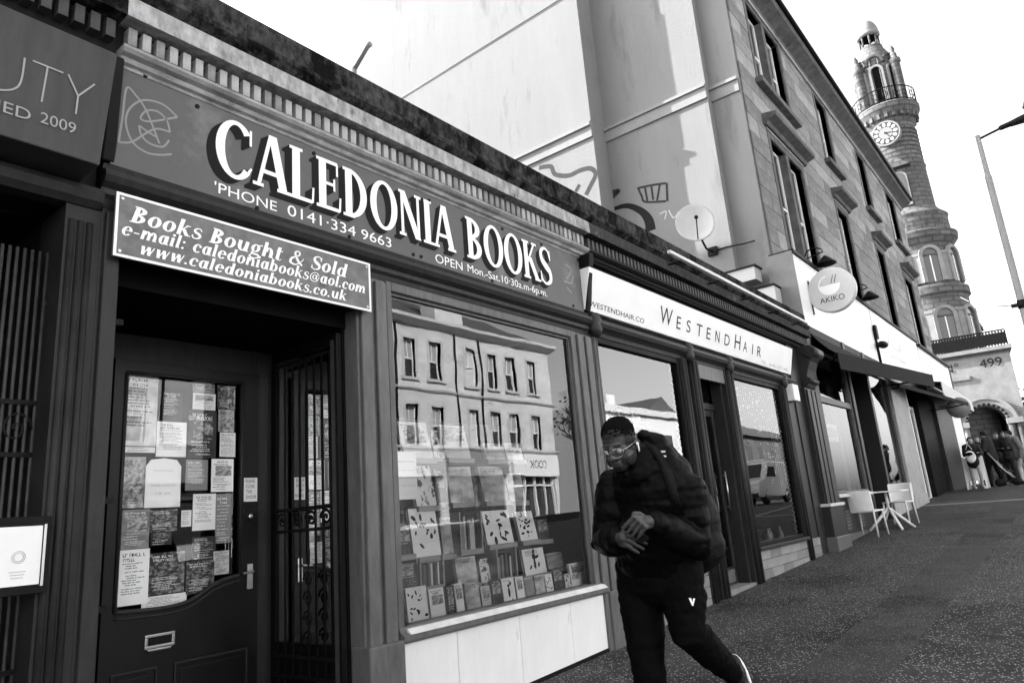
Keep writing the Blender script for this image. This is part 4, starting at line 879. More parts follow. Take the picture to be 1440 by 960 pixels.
# light rail over the cornice
LR = thing('sign_light_rail', (10.1, -.3, 4.1), 'long pale light rail on short arms above the salon cornice', 'light')
xr0, xr1 = onY(940, 353, -.32).x, 12.5
zr = onY(940, 353, -.32).z
MB().box(xr0, xr1, -.345, -.30, zr-.03, zr+.012).build('rail', mat('rail_white', .6, .35), LR, bevel=.006)
for k in range(5):
    x = xr0+.35+k*(xr1-xr0-.6)/4; MB().tube([(x, -.09, 4.02), (x, -.2, 4.0), (x, -.315, zr-.02)], .012, 6).build('arm', m_black, LR)
# alarm box
AB = thing('alarm_box', (12.2, -.1, 2.5), 'small white alarm box on the salon end pilaster', 'alarm box')
p0 = onY(1113, 538, -.1); p1 = onY(1125, 565, -.1)
MB().box(p0.x-.05, p1.x-.05, -.13, -.0, p1.z, p0.z-.02).build('case', m_white, AB, bevel=.015); MB().box(p0.x-.02, p1.x-.08, -.14, -.1305, p1.z-.03, p1.z-.002).build('strobe', m_dark, AB)
# end pilaster with console
b = MB(); b.box(12.1, 13.3, -.02, .2, gz(12)-.1, 3.69)
b.build('end_wall', m_frame, HS)
pilaster(HS, 12.5, 13.2, gz(12.6)-.05, 2.95, m_frame, y0=-.12, y1=.0, flutes=2, base=False)
MB().box(12.46, 13.25, -.16, .0, gz(12.6)-.08, .95).build('pilaster_base', m_frame, HS, bevel=.012); MB().box(12.44, 13.27, -.19, .0, gz(12.6)-.08, gz(12.6)+.22).build('plinth', m_frame_lt, HS, bevel=.012); MB().box(12.44, 13.27, -.19, .0, .951, 1.0).build('base_cap', mat('pale_sill_edge', .6), HS, bevel=.008)
b = MB(); b.profx([(0, 2.96), (-.1, 2.96), (-.14, 3.05), (-.13, 3.15), (-.16, 3.25), (-.22, 3.4), (-.3, 3.5), (-.32, 3.6), (-.26, 3.68), (0, 3.68)], 12.62, 13.1); b.build('console', m_frame, HS, bevel=.015)
o_ = MB().tube([(12.58, -.24, 3.56), (13.14, -.24, 3.56)], .1, 14); o_.build('scroll', m_frame, HS)
o_ = MB().tube([(12.6, -.13, 3.08), (13.12, -.13, 3.08)], .055, 12); o_.build('scroll', m_frame, HS)
# ------------------------------------------------------------------ stone tenement
TN = thing('tenement', (23.3, 6, .5), 'three-storey stone tenement with hooded sash windows above shop fronts', 'building')
TX0, TX1, TY, TB = 13.6, 33.2, .45, 12.1
m_ash = [mat('ashlar_a', .2, .85, var=.35, vs=3, bump=.25, bs=18, dark=(.09, 1.1, .57), streak=(1, 1, 1.6)), mat('ashlar_b', .26, .85, var=.3, vs=3, bump=.25, bs=18, dark=(.07, 1.3, .6)), mat('ashlar_c', .16, .85, var=.4, vs=3, bump=.25, bs=18)]
m_trim = mat('stone_trim', .1, .85, var=.4, vs=4, bump=.25, bs=20, dark=(.03, 2, .6))
m_harl = mat('gable_render', .19, .85, var=.08, vs=1.6, bump=.5, bs=55, dark=(.14, 1.8, .56), streak=(1, 1, .22))
m_harl2 = mat('gable_render_band', .22, .8, var=.12, vs=2, bump=.3, bs=55)
ROOFZ = 13.15
# windows: (x0, x1, z0, z1, lights)
WIN = []
for xc, wd, lt in ((16.35, 2.3, 2), (21.2, 1.15, 1), (26., 1.15, 1), (30.8, 1.6, 1)):
    WIN.append((xc-wd/2, xc+wd/2, 10.45, 12.62, lt)); WIN.append((xc-wd/2, xc+wd/2, 6.1, 9.0, lt))
# core wall behind the facing stones, with openings left out
def wall_cells(x0, x1, z0, z1, holes):
    xs = sorted(set([x0, x1]+[h[i] for h in holes for i in (0, 1)])); zs = sorted(set([z0, z1]+[h[i] for h in holes for i in (2, 3)])); out = []
    for a, c in zip(xs, xs[1:]):
        for d, e in zip(zs, zs[1:]):
            mx_, mz_ = (a+c)/2, (d+e)/2
            if not any(h[0] < mx_ < h[1] and h[2] < mz_ < h[3] for h in holes): out.append((a, c, d, e))
    return out
b = MB()
for a, c, d, e in wall_cells(TX0+.3, TX1, 4.0, 12.8, WIN): b.box(a, c, TY+.03, TY+.35, d, e)
b.box(TX0+.3, TX1, TY+.9, TB, .2, 12.8)
b.build('wall', m_ash[2], TN)
blocks = []; ch = .42; z = 5.75; row = 0
while z < 12.75:
    zt_ = min(z+ch, 12.8); x = TX0+.3-(.55 if row % 2 else 0)
    while x < TX1:
        wdt = 1.15; a, c = max(x, TX0+.3), min(x+wdt, TX1); segs = [(a, c)]
        for h in WIN:
            if h[2]-.02 < (z+zt_)/2 < h[3]+.02:
                ns = []
                for (s0, s1) in segs:
                    if s1 <= h[0]-.16 or s0 >= h[1]+.16: ns.append((s0, s1))
                    else:
                        if s0 < h[0]-.16: ns.append((s0, h[0]-.16))
                        if s1 > h[1]+.16: ns.append((h[1]+.16, s1))
                segs = ns
        for s0, s1 in segs:
            if s1-s0 > .06: blocks.append((s0+.005, s1-.005, TY-.005+random.uniform(-.004, .004), TY+.03, z+.005, zt_-.005))
        x += wdt
    z += ch; row += 1
blocks.sort(key=lambda q: q[0]); print('ashlar', len(blocks))
pieces('ashlar_block', blocks, m_ash, TN, bevel=.006)
# window trim
for (x0, x1, z0, z1, lt) in WIN:
    b = MB(); b.box(x0-.16, x0, TY-.02, TY+.25, z0-.02, z1+.16); b.box(x1, x1+.16, TY-.02, TY+.25, z0-.02, z1+.16); b.box(x0, x1, TY-.02, TY+.25, z1, z1+.16)
    W_ = b.build('window', m_trim, TN, bevel=.01)
    MB().box(x0-.28, x1+.28, TY-.17, TY+.2, z0-.17, z0-.021).build('sill', m_trim, W_, bevel=.015)
    if z0 < 9:
        MB().profx([(TY, 9.22), (TY-.08, 9.22), (TY-.12, 9.3), (TY-.3, 9.36), (TY-.32, 9.44), (TY, 9.5)], x0-.3, x1+.3).build('hood', m_trim, W_)
        MB().box(x0-.16, x1+.16, TY-.03, TY+.02, 9.165, 9.219).build('frieze', m_ash[1], W_)
    n = lt; ww = (x1-x0-(.22 if n == 2 else 0))/n
    for k in range(n):
        a = x0+k*(ww+.22); c = a+ww
        if n == 2 and k == 0: MB().box(c, c+.22, TY-.01, TY+.25, z0, z1).build('mullion', m_trim, W_, bevel=.01)
        f = MB(); zm = (z0+z1)/2; t = .06
        for (p, q_, r_, s_) in ((a, a+t, z0, z1), (c-t, c, z0, z1), (a+t, c-t, z0, z0+.09), (a+t, c-t, z1-t, z1), (a+t, c-t, zm-.03, zm+.03)): f.box(p, q_, TY+.16, TY+.21, r_, s_)
        f.build('sash', m_white, W_)
        MB().add([(a, TY+.19, z0), (c, TY+.19, z0), (c, TY+.19, z1), (a, TY+.19, z1)], [(0, 1, 2, 3)]).build('pane', g_up, W_)
        if (k+int(x0)) % 2 == 0: MB().box(a+.05, c-.05, TY+.3, TY+.32, zm+random.uniform(-.2, .4), z1).build('blind', mat('window_blind', .5, .8), W_)
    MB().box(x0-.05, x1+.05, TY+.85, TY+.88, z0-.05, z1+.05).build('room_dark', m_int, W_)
# cornice, gutter, roof
MB().profx([(TY+.3, 12.801), (TY-.05, 12.801), (TY-.08, 12.87), (TY-.2, 12.93), (TY-.38, 13.0), (TY-.42, 13.08), (TY-.42, 13.15), (TY+.3, 13.2)], TX0+.15, TX1+.25).build('cornice', m_trim, TN)
MB().box(TX0+.3, TX1, TY-.06, TY+.1, 12.7, 12.80).build('frieze_course', m_ash[1], TN)
MB().tube([(TX0+.15, TY-.47, 13.14), (TX1+.25, TY-.47, 13.14)], .06, 8).build('gutter', m_black, TN)
MB().profx([(TY-.2, 13.19), (TY+5.8, 17.2), (TB+.2, 13.19)], TX0+.3, TX1).build('roof', mat('slate', .05, .6, var=.4, vs=9), TN)
# quoin strip at the corner seen beside the gable
# ---- gable: recessed edge strip, main panel, chimney breast, bands
def gx(px, py, x): p = onX(px, py, x); return p.y, p.z
GT_ = 18.2
G1 = 13.6; G0 = 13.0; G2 = 13.82
ye = 1.13; yb_ = 3.69
def gslab(name, x0, x1, y0, y1, z0, z1, m, **k): return MB().box(x0, x1, y0, y1, z0, z1).build(name, m, TN, **k)
MB().profy([(TX0, 0), (TX0, 0)], 0, 0) if False else None
def gpoly(name, x0, x1, pts, m):
    b = MB(); n = len(pts); b.add([(x0, y, z) for y, z in pts]+[(x1, y, z) for y, z in pts], [tuple(range(n-1, -1, -1)), tuple(range(n, 2*n))]+[(i, (i+1) % n, (i+1) % n+n, i+n) for i in range(n)]); return b.build(name, m, TN)
gpoly('gable_edge', G2, G2+.3, [(TY+.03, .2), (ye+.2, .2), (ye+.2, 14.3), (TY+.03, 13.4)], m_harl)
gpoly('gable_wall', G1, G2+.3, [(ye, .2), (yb_+.3, .2), (yb_+.3, 16.5), (ye, 14.1)], m_harl)
gpoly('chimney_breast', G0, G2+.3, [(yb_, .2), (TB, .2), (TB, 19.4), (yb_, 19.4)], m_harl)
b = MB(); b.box(G2-.04, G2-.0005, TY+.05, ye, 9.6, 9.93); b.box(G2-.09, G2-.0405, TY+.05, ye, 9.86, 9.93); b.build('gable_band', m_harl2, TN)
b = MB(); b.box(G1-.05, G1-.0005, ye, yb_-.001, 9.62, 9.95); b.box(G1-.1, G1-.0505, ye, yb_-.001, 9.88, 9.95); b.build('gable_band', m_harl2, TN)
zz = onX(747, 231, G0).z
b = MB(); b.box(G0-.05, G0-.0005, yb_, TB, 9.55, 9.9); b.box(G0-.11, G0-.0505, yb_, TB, 9.82, 9.9); b.build('gable_band', m_harl2, TN)
# slight raised panel at the breast, upper string line
yq = onX(723, 120, G0).y; gpoly('render_panel', G0-.03, G0-.001, [(yb_+.0, 9.95), (yq, 9.95), (yq, onX(723, 52, G0).z), (yb_, onX(790, 8, G0).z)], m_harl)
a0 = onX(520, 165, G0-.02); a1 = onX(795, -5, G0-.02)
CB0 = thing('wall_cable', (G0-.03, a1.y, a1.z), 'thin cable slung straight across the bright gable wall', 'cable'); MB().tube([a0, a1], .012, 5).build('cable', mat('cable_grey', .12, .7), CB0)
# vertical roughness: rear stack that shades the foot of the gable
RB_ = thing('rear_block', (7.2, 19, .3), 'plain rendered back building behind the low shops', 'building')
MB().box(5.9, 8.6, 14.5, 24, .0, 16.).build('wall', m_harl, RB_); MB().profx([(14.3, 16.001), (19, 16.2), (24.2, 16.001)], 5.8, 8.62).build('roof', mat('slate', .05), RB_)
# chimney at far left top edge of the breast
q = onX(512, 85, 12.0)
CW = thing('roof_flue', (11., q.y, 6), 'short slanted metal flue peeping over the parapet', 'flue'); MB().tube([onX(498, 97, 9.5), onX(516, 66, 9.5), onX(521, 62, 9.5)], .06, 8).build('pipe', mat('flue_metal', .2, .5), CW); f0 = onX(498, 97, 9.5); MB().tube([(f0.x, f0.y, 4.1), f0], .06, 8).build('stack', mat('flue_metal', .2), CW)
# graffiti strokes on the gable (flat paint)
GR = thing('graffiti', (G1-.01, 2.5, 6.3), 'grey sprayed graffiti tags low on the gable wall', 'graffiti')
m_spray = mat('spray_grey', .03, .8, var=.4, vs=8); m_spray2 = mat('spray_dark', .012, .8)
def gstroke(P_, x, w_, m_, k):
    pts = [(lambda p: (p.y, p.z))(onX(740+px*260/1440, 200+py*140/775, x)) for px, py in P_]
    g = G(); g.R([(-y, z) for y, z in pts], [w_]*len(pts) if not isinstance(w_, list) else w_); b = MB(); b.add([(x-.003-.0004*k, -u, v) for u, v, _ in g.v], g.f); b.build('stroke', m_, GR)
gstroke([(100, 200), (190, 190), (225, 250), (330, 260), (420, 220), (500, 205), (540, 250), (500, 340), (465, 410)], G0, .11, m_spray, 0)
gstroke([(385, 385), (415, 330)], G0, .09, m_spray, 1)
gstroke([(600, 372), (640, 395), (720, 380), (650, 450), (620, 490)], G1, .1, m_spray, 2)
gstroke([(680, 520), (790, 495), (900, 540), (955, 610), (970, 690)], G1, [.09, .12, .16, .22, .26], m_spray2, 3)
for i, P_ in enumerate(([(865, 360), (980, 335), (1090, 320)], [(875, 365), (900, 420), (930, 465), (1090, 460)], [(925, 350), (945, 460)], [(975, 345), (990, 450)], [(1040, 335), (1020, 455)], [(1095, 320), (1100, 460)])): gstroke(P_, G1, .05, m_spray, 4+i)
for i, P_ in enumerate(([(1040, 560), (1090, 540), (1080, 600)], [(1110, 530), (1150, 590), (1190, 540)], [(1210, 560), (1260, 550)])): gstroke(P_, G1, .03, mat('spray_pale', .4, .8), 10+i)
# satellite dish
dc = onX(977, 317, 12.9)
DI = thing('satellite_dish', (13.55, onX(1000, 352, 13.6).y, onX(1000, 352, 13.6).z), 'white oval satellite dish on an arm fixed low on the gable', 'satellite dish')
ax = Vector((-1., -.55, .25)).normalized(); t1 = ax.cross(ZU).normalized(); t2 = t1.cross(ax)
b = MB(); n = 28; vs = []; prof = [(.0, .0), (.12, .012), (.24, .045), (.36, .1), (.40, .125), (.405, .105), (.36, .08), (.24, .022), (.12, -.012), (.0, -.025)]
for r, h_ in prof:
    for k in range(n): t = 6.28318*k/n; vs.append(dc+ax*h_+t1*(r*.95*math.cos(t))+t2*(r*1.1*math.sin(t)))
b.add(vs, [(j*n+k, j*n+(k+1) % n, (j+1)*n+(k+1) % n, (j+1)*n+k) for j in range(len(prof)-1) for k in range(n)], True); b.build('reflector', mat('dish_white', .4, .45, dark=(.3, 3, .66), var=.05), DI)
wb = onX(1003, 354, 13.6)
b = MB(); b.tube([wb, wb+Vector((-.35, 0, -.02)), dc-ax*.03], .022, 8); b.build('bracket', m_black, DI); MB().box(wb.x-.06, wb.x, wb.y-.1, wb.y+.1, wb.z-.09, wb.z+.09).build('wall_plate', m_black, DI)
b = MB(); b.tube([dc-t2*.4+ax*.1, dc+ax*.38-t2*.1], .012, 6); b.build('feed_arm', m_black, DI); MB().ell(dc+ax*.4-t2*.08, (.04, .04, .04)).build('feed_horn', m_dark, DI)
CB1 = thing('gable_wire', (13.6, .8, 6.3), 'black wire drooping from the dish to the tenement corner', 'cable')
pts = [onX(1004, 353, 13.58), onX(1022, 347, 13.58), onX(1045, 343, 13.58), onX(1062, 338, 13.84), onX(1078, 331, 13.84)]; MB().tube(pts, .014, 5).build('wire', m_black, CB1)
VB = thing('vent_hood', (13.3, .5, 5.0), 'little pale extractor hood at the foot of the gable', 'vent')
v0 = onX(1045, 388, 13.5); MB().box(13.25, 13.62, v0.y-.32, v0.y+.28, v0.z-.2, v0.z+.06).build('hood', mat('hood_grey', .4, .5), VB); MB().box(13.22, 13.62, v0.y-.36, v0.y+.3, v0.z+.061, v0.z+.09).build('lid', m_dark, VB)
v1 = onX(1075, 408, 13.5); b = MB(); b.box(13.2, 13.86, v1.y-.28, v1.y+.3, v1.z-.6, v1.z-.04); b.build('duct', mat('hood_grey', .4), VB); MB().box(13.18, 13.86, v1.y-.3, v1.y+.32, v1.z-.039, v1.z).build('duct_lid', m_dark, VB)
# ------------------------------------------------------------------ shop fronts under the tenement
FZ0, FZ1 = 4.28, 5.72
FA = thing('white_fascia', (17, 0, FZ0), 'tall white shop fascia with a grey return panel at the tenement corner', 'sign')
MB().box(13.62, 19.75, .02, TY-.03, FZ0, FZ1).build('box', m_white, FA); MB().box(13.56, 13.619, .0, TY+.05, FZ0-.1, FZ1+.03).build('return_panel', mat('return_grey', .16, .5, var=.1), FA)
MB().box(13.6, 19.8, -.03, TY-.0, FZ1+.001, FZ1+.07).build('top_flashing', m_dark, FA)
FB = thing('white_fascia', (23, 0, FZ0), 'white fascia with faded grey lettering between the corner restaurant and the striped blind shop', 'sign')
MB().box(19.85, 26.2, .02, TY-.03, FZ0, FZ1).build('box', m_white, FB); MB().box(19.8, 26.25, -.03, TY-.0, FZ1+.001, FZ1+.05).build('top_flashing', m_dark, FB)
for i, (zb, h_, w_) in enumerate(((4.95, .3, 2.2), (4.62, .16, 2.4))): text(('CAFE', 'KITCHEN')[i] if False else 'VILLA' if i == 0 else 'CAFE BAR', (21.2, .02, zb), XU, ZU, w_, h_, mat('faded_print', .5, .6), FB, depth=.003)
FC = thing('white_fascia', (29.5, 0, FZ0), 'far white fascia beyond the cable bracket at the tenement end', 'sign')
MB().box(26.35, 32.9, .02, TY-.03, FZ0, FZ1-.1).build('box', m_white, FC); MB().box(26.3, 32.95, -.08, TY-.0, FZ1-.099, FZ1-.03).build('top_flashing', m_dark, FC)
text('ETSU', (28, .02, 4.85), XU, ZU, 2., .35, mat('faded_print', .5), FC, depth=.003)
DP = thing('downpipe', (19.8, -.02, 4.2), 'black pipe and junction box running down between the white fascias', 'pipe')
MB().tube([(19.8, -.0, FZ0-.2), (19.8, -.0, 5.2)], .035, 8).build('pipe', m_black, DP); MB().box(19.7, 19.9, -.07, .0, 4.9, 5.25).build('junction_box', m_black, DP); MB().ell((19.8, -.13, 4.72), (.28, .12, .09)).build('lamp_cap', m_black, DP)
for i, px in enumerate(((1160, 385), (1222, 430))):
    p = onY(px[0], px[1]-4, -.15)
    LP = thing('swan_lamp', (p.x, .1, FZ1), ['swan-neck lamp on the fascia above the round hanging sign', 'swan-neck lamp on the fascia with faded lettering'][i], 'lamp', 'swan-neck fascia lamps')
    pts = [(p.x, .2, FZ1+.05), (p.x, .2, FZ1+.3)]+[(p.x, .0-.2*math.cos(t*.35), FZ1+.3+.2*math.sin(t*.35)) for t in range(1, 10)]
    pts = [(x, y*1-.0, z) for x, y, z in pts]; MB().tube(pts, .016, 6).build('arm', m_black, LP)
    e = pts[-1]; pts = None
    MB().lathe([(.02, FZ1+.27), (.05, FZ1+.25), (.2, FZ1+.1), (.21, FZ1+.08), (.19, FZ1+.1), (.04, FZ1+.23), (.01, FZ1+.24)], p.x, -.2, 16).build('shade', m_dark, LP)
# round hanging sign
AK = thing('round_sign', (14.4, -.4, 4.5), 'round backlit hanging sign with a noodle bowl and chopsticks', 'sign')
ac = onX(1170, 408, 14.4); AR = .45
b = MB(); n = 40
for r, x in ((0.001, -.07), (AR-.02, -.07), (AR, -.05), (AR, .05), (AR-.02, .07), (.001, .07)): b.v += [(ac.x+x, ac.y+r*math.cos(6.28318*k/n), ac.z+r*math.sin(6.28318*k/n)) for k in range(n)]
b.f = [(j*n+k, j*n+(k+1) % n, (j+1)*n+(k+1) % n, (j+1)*n+k) for j in range(5) for k in range(n)]; b.sm = [False]*len(b.f)
b.build('drum', mat('sign_disc', .5, .35, var=.05), AK)
fu, fv = Vector((0, -1, 0)), ZU
def disk(cu, cv, ru, rv, a0, a1, m_, nm, dp):
    n = 24; P_ = [(ac.x-.072-dp, ac.y-cu-ru*math.cos(rad(a0+(a1-a0)*k/n)), ac.z+cv+rv*math.sin(rad(a0+(a1-a0)*k/n))) for k in range(n+1)]
    b = MB(); b.add(P_, [tuple(range(n+1))[::-1]]); return b.build(nm, m_, AK)
disk(-.02, .10, .2, .2, 180, 360, m_white, 'bowl', .001)
g = G(); g.A(-.02, .10, .2, .2, 100, 180, .02, .02); g.A(-.02, .1, .2, .2, 60, 100, .0, .0)
b = MB(); b.add([(ac.x-.074, ac.y-u, ac.z+v) for u, v, _ in g.v], [f[::-1] for f in g.f]); b.build('bowl_steam', m_white, AK)
for k in (0, .06): g = G(); g.R([(.02+k, .12), (.08+k, .28)], [.014, .01]); b = MB(); b.add([(ac.x-.0745, ac.y-u, ac.z+v) for u, v, _ in g.v], [f[::-1] for f in g.f]); b.build('chopstick', m_ink, AK)
text('AKIKO', (ac.x-.072, ac.y+.24, ac.z-.24), fu, ZU, .46, .11, m_ink, AK, 'lettering', .002)
for dz in (.13, -.22): MB().tube([(ac.x, .02, ac.z+dz), (ac.x, ac.y+.38, ac.z+dz)], .022, 8).build('bracket', m_black, AK)
MB().box(ac.x-.02, ac.x+.02, .0, .019, ac.z-.4, ac.z+.3).build('back_bar', m_black, AK)
# ---- restaurant front
RF = thing('restaurant_front', (16.4, .3, .4), 'restaurant shop front with tall windows and a dark doorway beside the white cafe table', 'shop front')
def upright(parent, x0, x1, y0, y1, z1, m, nm='upright'): return MB().box(x0, x1, y0, y1, gz(x0)-.1, z1).build(nm, m, parent, bevel=.008)
upright(RF, 13.3, 13.62, -.03, .3, 4.28, m_frame)
def shopwin(parent, x0, x1, zb, zt, ztr, m, y=.05, lbl='window'):
    b = MB(); t = .06
    for q in ((x0, x0+t, zb, zt), (x1-t, x1, zb, zt), (x0+t, x1-t, zt-t, zt), (x0+t, x1-t, zb, zb+t)): b.box(q[0], q[1], y-.03, y+.06, q[2], q[3])
    if ztr: b.box(x0+t, x1-t, y-.02, y+.05, ztr, ztr+.12)
    W_ = b.build(lbl, m, parent, bevel=.006)
    MB().add([(x0+t, y+.02, zb+t), (x1-t, y+.02, zb+t), (x1-t, y+.02, zt-t), (x0+t, y+.02, zt-t)], [(0, 1, 2, 3)]).build('pane', g_win, W_)
    MB().box(x0-.03, x1+.03, y-.1, y+.06, zb-.06, zb-.001).build('sill', mat('pale_sill_edge', .6), W_, bevel=.01); return W_
shopwin(RF, 13.62, 16.05, 1.13, 3.9, 2.82, m_frame_lt)
MB().box(13.62, 16.05, .02, .2, gz(13)-.1, 1.07).build('riser', m_frame, RF)
for xv in (13.95, 14.9):
    for k in range(6): MB().box(xv, xv+.3, .008, .0199, .5+k*.06, .535+k*.06).build('vent_slat', m_frame_lt, RF)
MB().box(13.62, 16.05, -.02, .019, gz(14)-.05, gz(14)+.12).build('plinth', m_frame_lt, RF)
upright(RF, 16.05, 16.25, -.02, .3, 4.28, m_frame); upright(RF, 17.75, 17.95, -.02, .3, 4.28, m_frame)
b = MB(); b.box(16.25, 17.75, .9, .95, gz(17)-.1, 4.2); b.build('doorway_back', m_int, RF)
d = MB(); z0 = gz(17)+.02
for q in ((16.4, 16.5, z0, 2.6), (17.5, 17.6, z0, 2.6), (16.5, 17.5, 2.5, 2.6), (16.5, 17.5, z0, z0+.25)): d.box(q[0], q[1], .8, .85, q[2], q[3])
dd = d.build('door', m_dark, RF); MB().add([(16.5, .83, z0+.25), (17.5, .83, z0+.25), (17.5, .83, 2.5), (16.5, .83, 2.5)], [(0, 1, 2, 3)]).build('pane', g_win, dd)
shopwin(RF, 17.95, 20.1, 1.2, 3.9, None, m_frame_lt)
MB().box(17.95, 20.1, .02, .2, gz(18)-.1, 1.14).build('riser', mat('pale_riser', .35, .6, var=.2), RF)
MB().box(13.3, 26.2, .0, .3, 3.9, 4.279).build('lintel', m_dark, RF)
b = MB(); b.box(13.7, 33, 3.6, 3.7, 0, 4.3); b.box(20.2, 20.3, .3, 3.6, 0, 4.3); b.box(13.62, 33, .25, 3.6, 4.1, 4.25); b.build('inside_wall', m_int, RF); MB().box(13.62, 33, .2, 3.6, -.2, .5).build('inside_floor', m_intfl, RF)
PF = thing('framed_menu', (14.5, .2, 2.0), 'square framed picture hanging in the restaurant window', 'picture'); p0 = px_rect(1154, 596, 1177, 620, .2)
MB().box(p0[0], p0[1], .19, .22, p0[2], p0[3]).build('frame', mat('frame_pale', .45, .5), PF); MB().box(p0[0]+.08, p0[1]-.08, .18, .189, p0[2]+.08, p0[3]-.08).build('picture', PM['mid'], PF)
TB_ = thing('till_counter', (15, .6, 1.1), 'dark counter with papers inside the restaurant window', 'counter'); MB().box(13.9, 15.9, .4, .9, .5, 1.35).build('body', m_dark, TB_); MB().box(15.2, 15.6, .5, .7, 1.351, 1.6).build('card_holder', m_paper, TB_)
# pale stone pilaster and next shops
NF = thing('pale_shop_front', (23, .2, .7), 'shop front with pale pilaster and white framed glass door', 'shop front')
MB().box(20.1, 21.9, -.04, .35, gz(20)-.1, 4.28).build('pilaster', mat('pale_pilaster', .33, .6, var=.2, vs=3), NF, bevel=.015)
MB().box(20.05, 21.95, -.08, .0, gz(20)-.1, gz(20)+.35).build('pilaster_foot', mat('pale_pilaster', .33), NF, bevel=.015)
MB().box(21.91, 22.0, -.06, .3, gz(22)-.05, 3.9).build('trim', m_white, NF)
f = MB()
for q in ((22.4, 22.48, gz(22), 3.4), (23.5, 23.6, gz(22), 3.4), (22.48, 23.5, 3.3, 3.4), (22.48, 23.5, gz(22), gz(22)+.08)): f.box(q[0], q[1], .1, .16, q[2], q[3])
fd = f.build('door', m_white, NF); MB().add([(22.48, .13, gz(22)+.08), (23.5, .13, gz(22)+.08), (23.5, .13, 3.3), (22.48, .13, 3.3)], [(0, 1, 2, 3)]).build('pane', g_win, fd); MB().box(22.5, 23.48, .2, .22, gz(22)+.7, 3.2).build('blind', mat('blind_mid', .2, .7), fd)
MB().box(23.7, 26.1, -.02, .3, gz(24)-.1, 4.0).build('shutter', m_dark, NF)
for k in range(12): MB().box(23.75+k*.2, 23.77+k*.2, -.03, -.0201, gz(24), 3.9).build('shutter_rib', m_black, NF)
MB().box(26.2, 29.6, -.12, .3, gz(26)-.1, 4.0).build('dark_panel', mat('charcoal_panel', .03, .5, var=.2), NF); MB().box(29.6, 32.9, .0, .3, gz(30)-.1, 4.2).build('white_wall', m_white, NF)
MB().box(32.9, 33.2, .0, .5, .5, 5.6).build('end_pier', m_trim, NF)
# awnings
def awning(name, label, x0, x1, ya, yb, z_in, za, zb, val, m, sag=.05, y0=.0):
    """ya/za front edge at x0 end, yb/zb at the x1 end (arms let out unevenly)"""
    A = thing(name, ((x0+x1)/2, y0, min(za, zb)), label, 'awning'); n = 8; nx = 6; b = MB(); vs = []
    for i in range(n+1):
        t = i/n
        for j in range(nx+1):
            u = j/nx; y1 = ya+(yb-ya)*u; zo = za+(zb-za)*u; vs.append((x0+(x1-x0)*u, y0+(y1-y0)*t, z_in+(zo-z_in)*t-sag*math.sin(math.pi*t)*(1+.3*math.sin(u*7))))
    k = nx+1; b.add(vs, [(i*k+j, i*k+j+1, (i+1)*k+j+1, (i+1)*k+j) for i in range(n) for j in range(nx)], True); b.add([(x, y, z-.012) for x, y, z in vs], [(i*k+j, (i+1)*k+j, (i+1)*k+j+1, i*k+j+1) for i in range(n) for j in range(nx)], True); b.build('canopy', m, A)
    MB().hexa([(x0, ya-.02, za-val), (x1, yb-.02, zb-val), (x1, yb, zb-val), (x0, ya, za-val), (x0, ya-.02, za+.005), (x1, yb-.02, zb+.005), (x1, yb, zb+.005), (x0, ya, za+.005)]).build('valance', m, A)
    MB().tube([(x0, ya+.03, za-.03), (x1, yb+.03, zb-.03)], .025, 8).build('front_bar', m_black, A)
    for x, y1, zo in ((x0+.1, ya, za), (x1-.1, yb, zb)): MB().tube([(x, y0, zo-.1), (x+.3, (y0+y1)/2, zo-.06), (x, y1+.03, zo-.04)], .02, 6).build('arm', m_black, A)
    return A
m_awn = mat('awning_black', .007, .8, var=.2, vs=10)
awning('black_awning', 'black fabric awning let out unevenly over the restaurant front', 13.8, 20., -.4, -1.02, 4.14, 3.66, 3.78, .31, m_awn)
awning('black_awning', 'thin black awning over the shop with the pale pilaster', 20.1, 25.8, -.25, -1.05, 3.95, 3.72, 3.52, .1, m_awn)
awning('pale_awning', 'pale canvas awning over the last shop of the tenement', 24.6, 31.5, -.62, -.62, 4.4, 4.15, 4.1, .42, mat('awning_pale', .6, .7, var=.1))
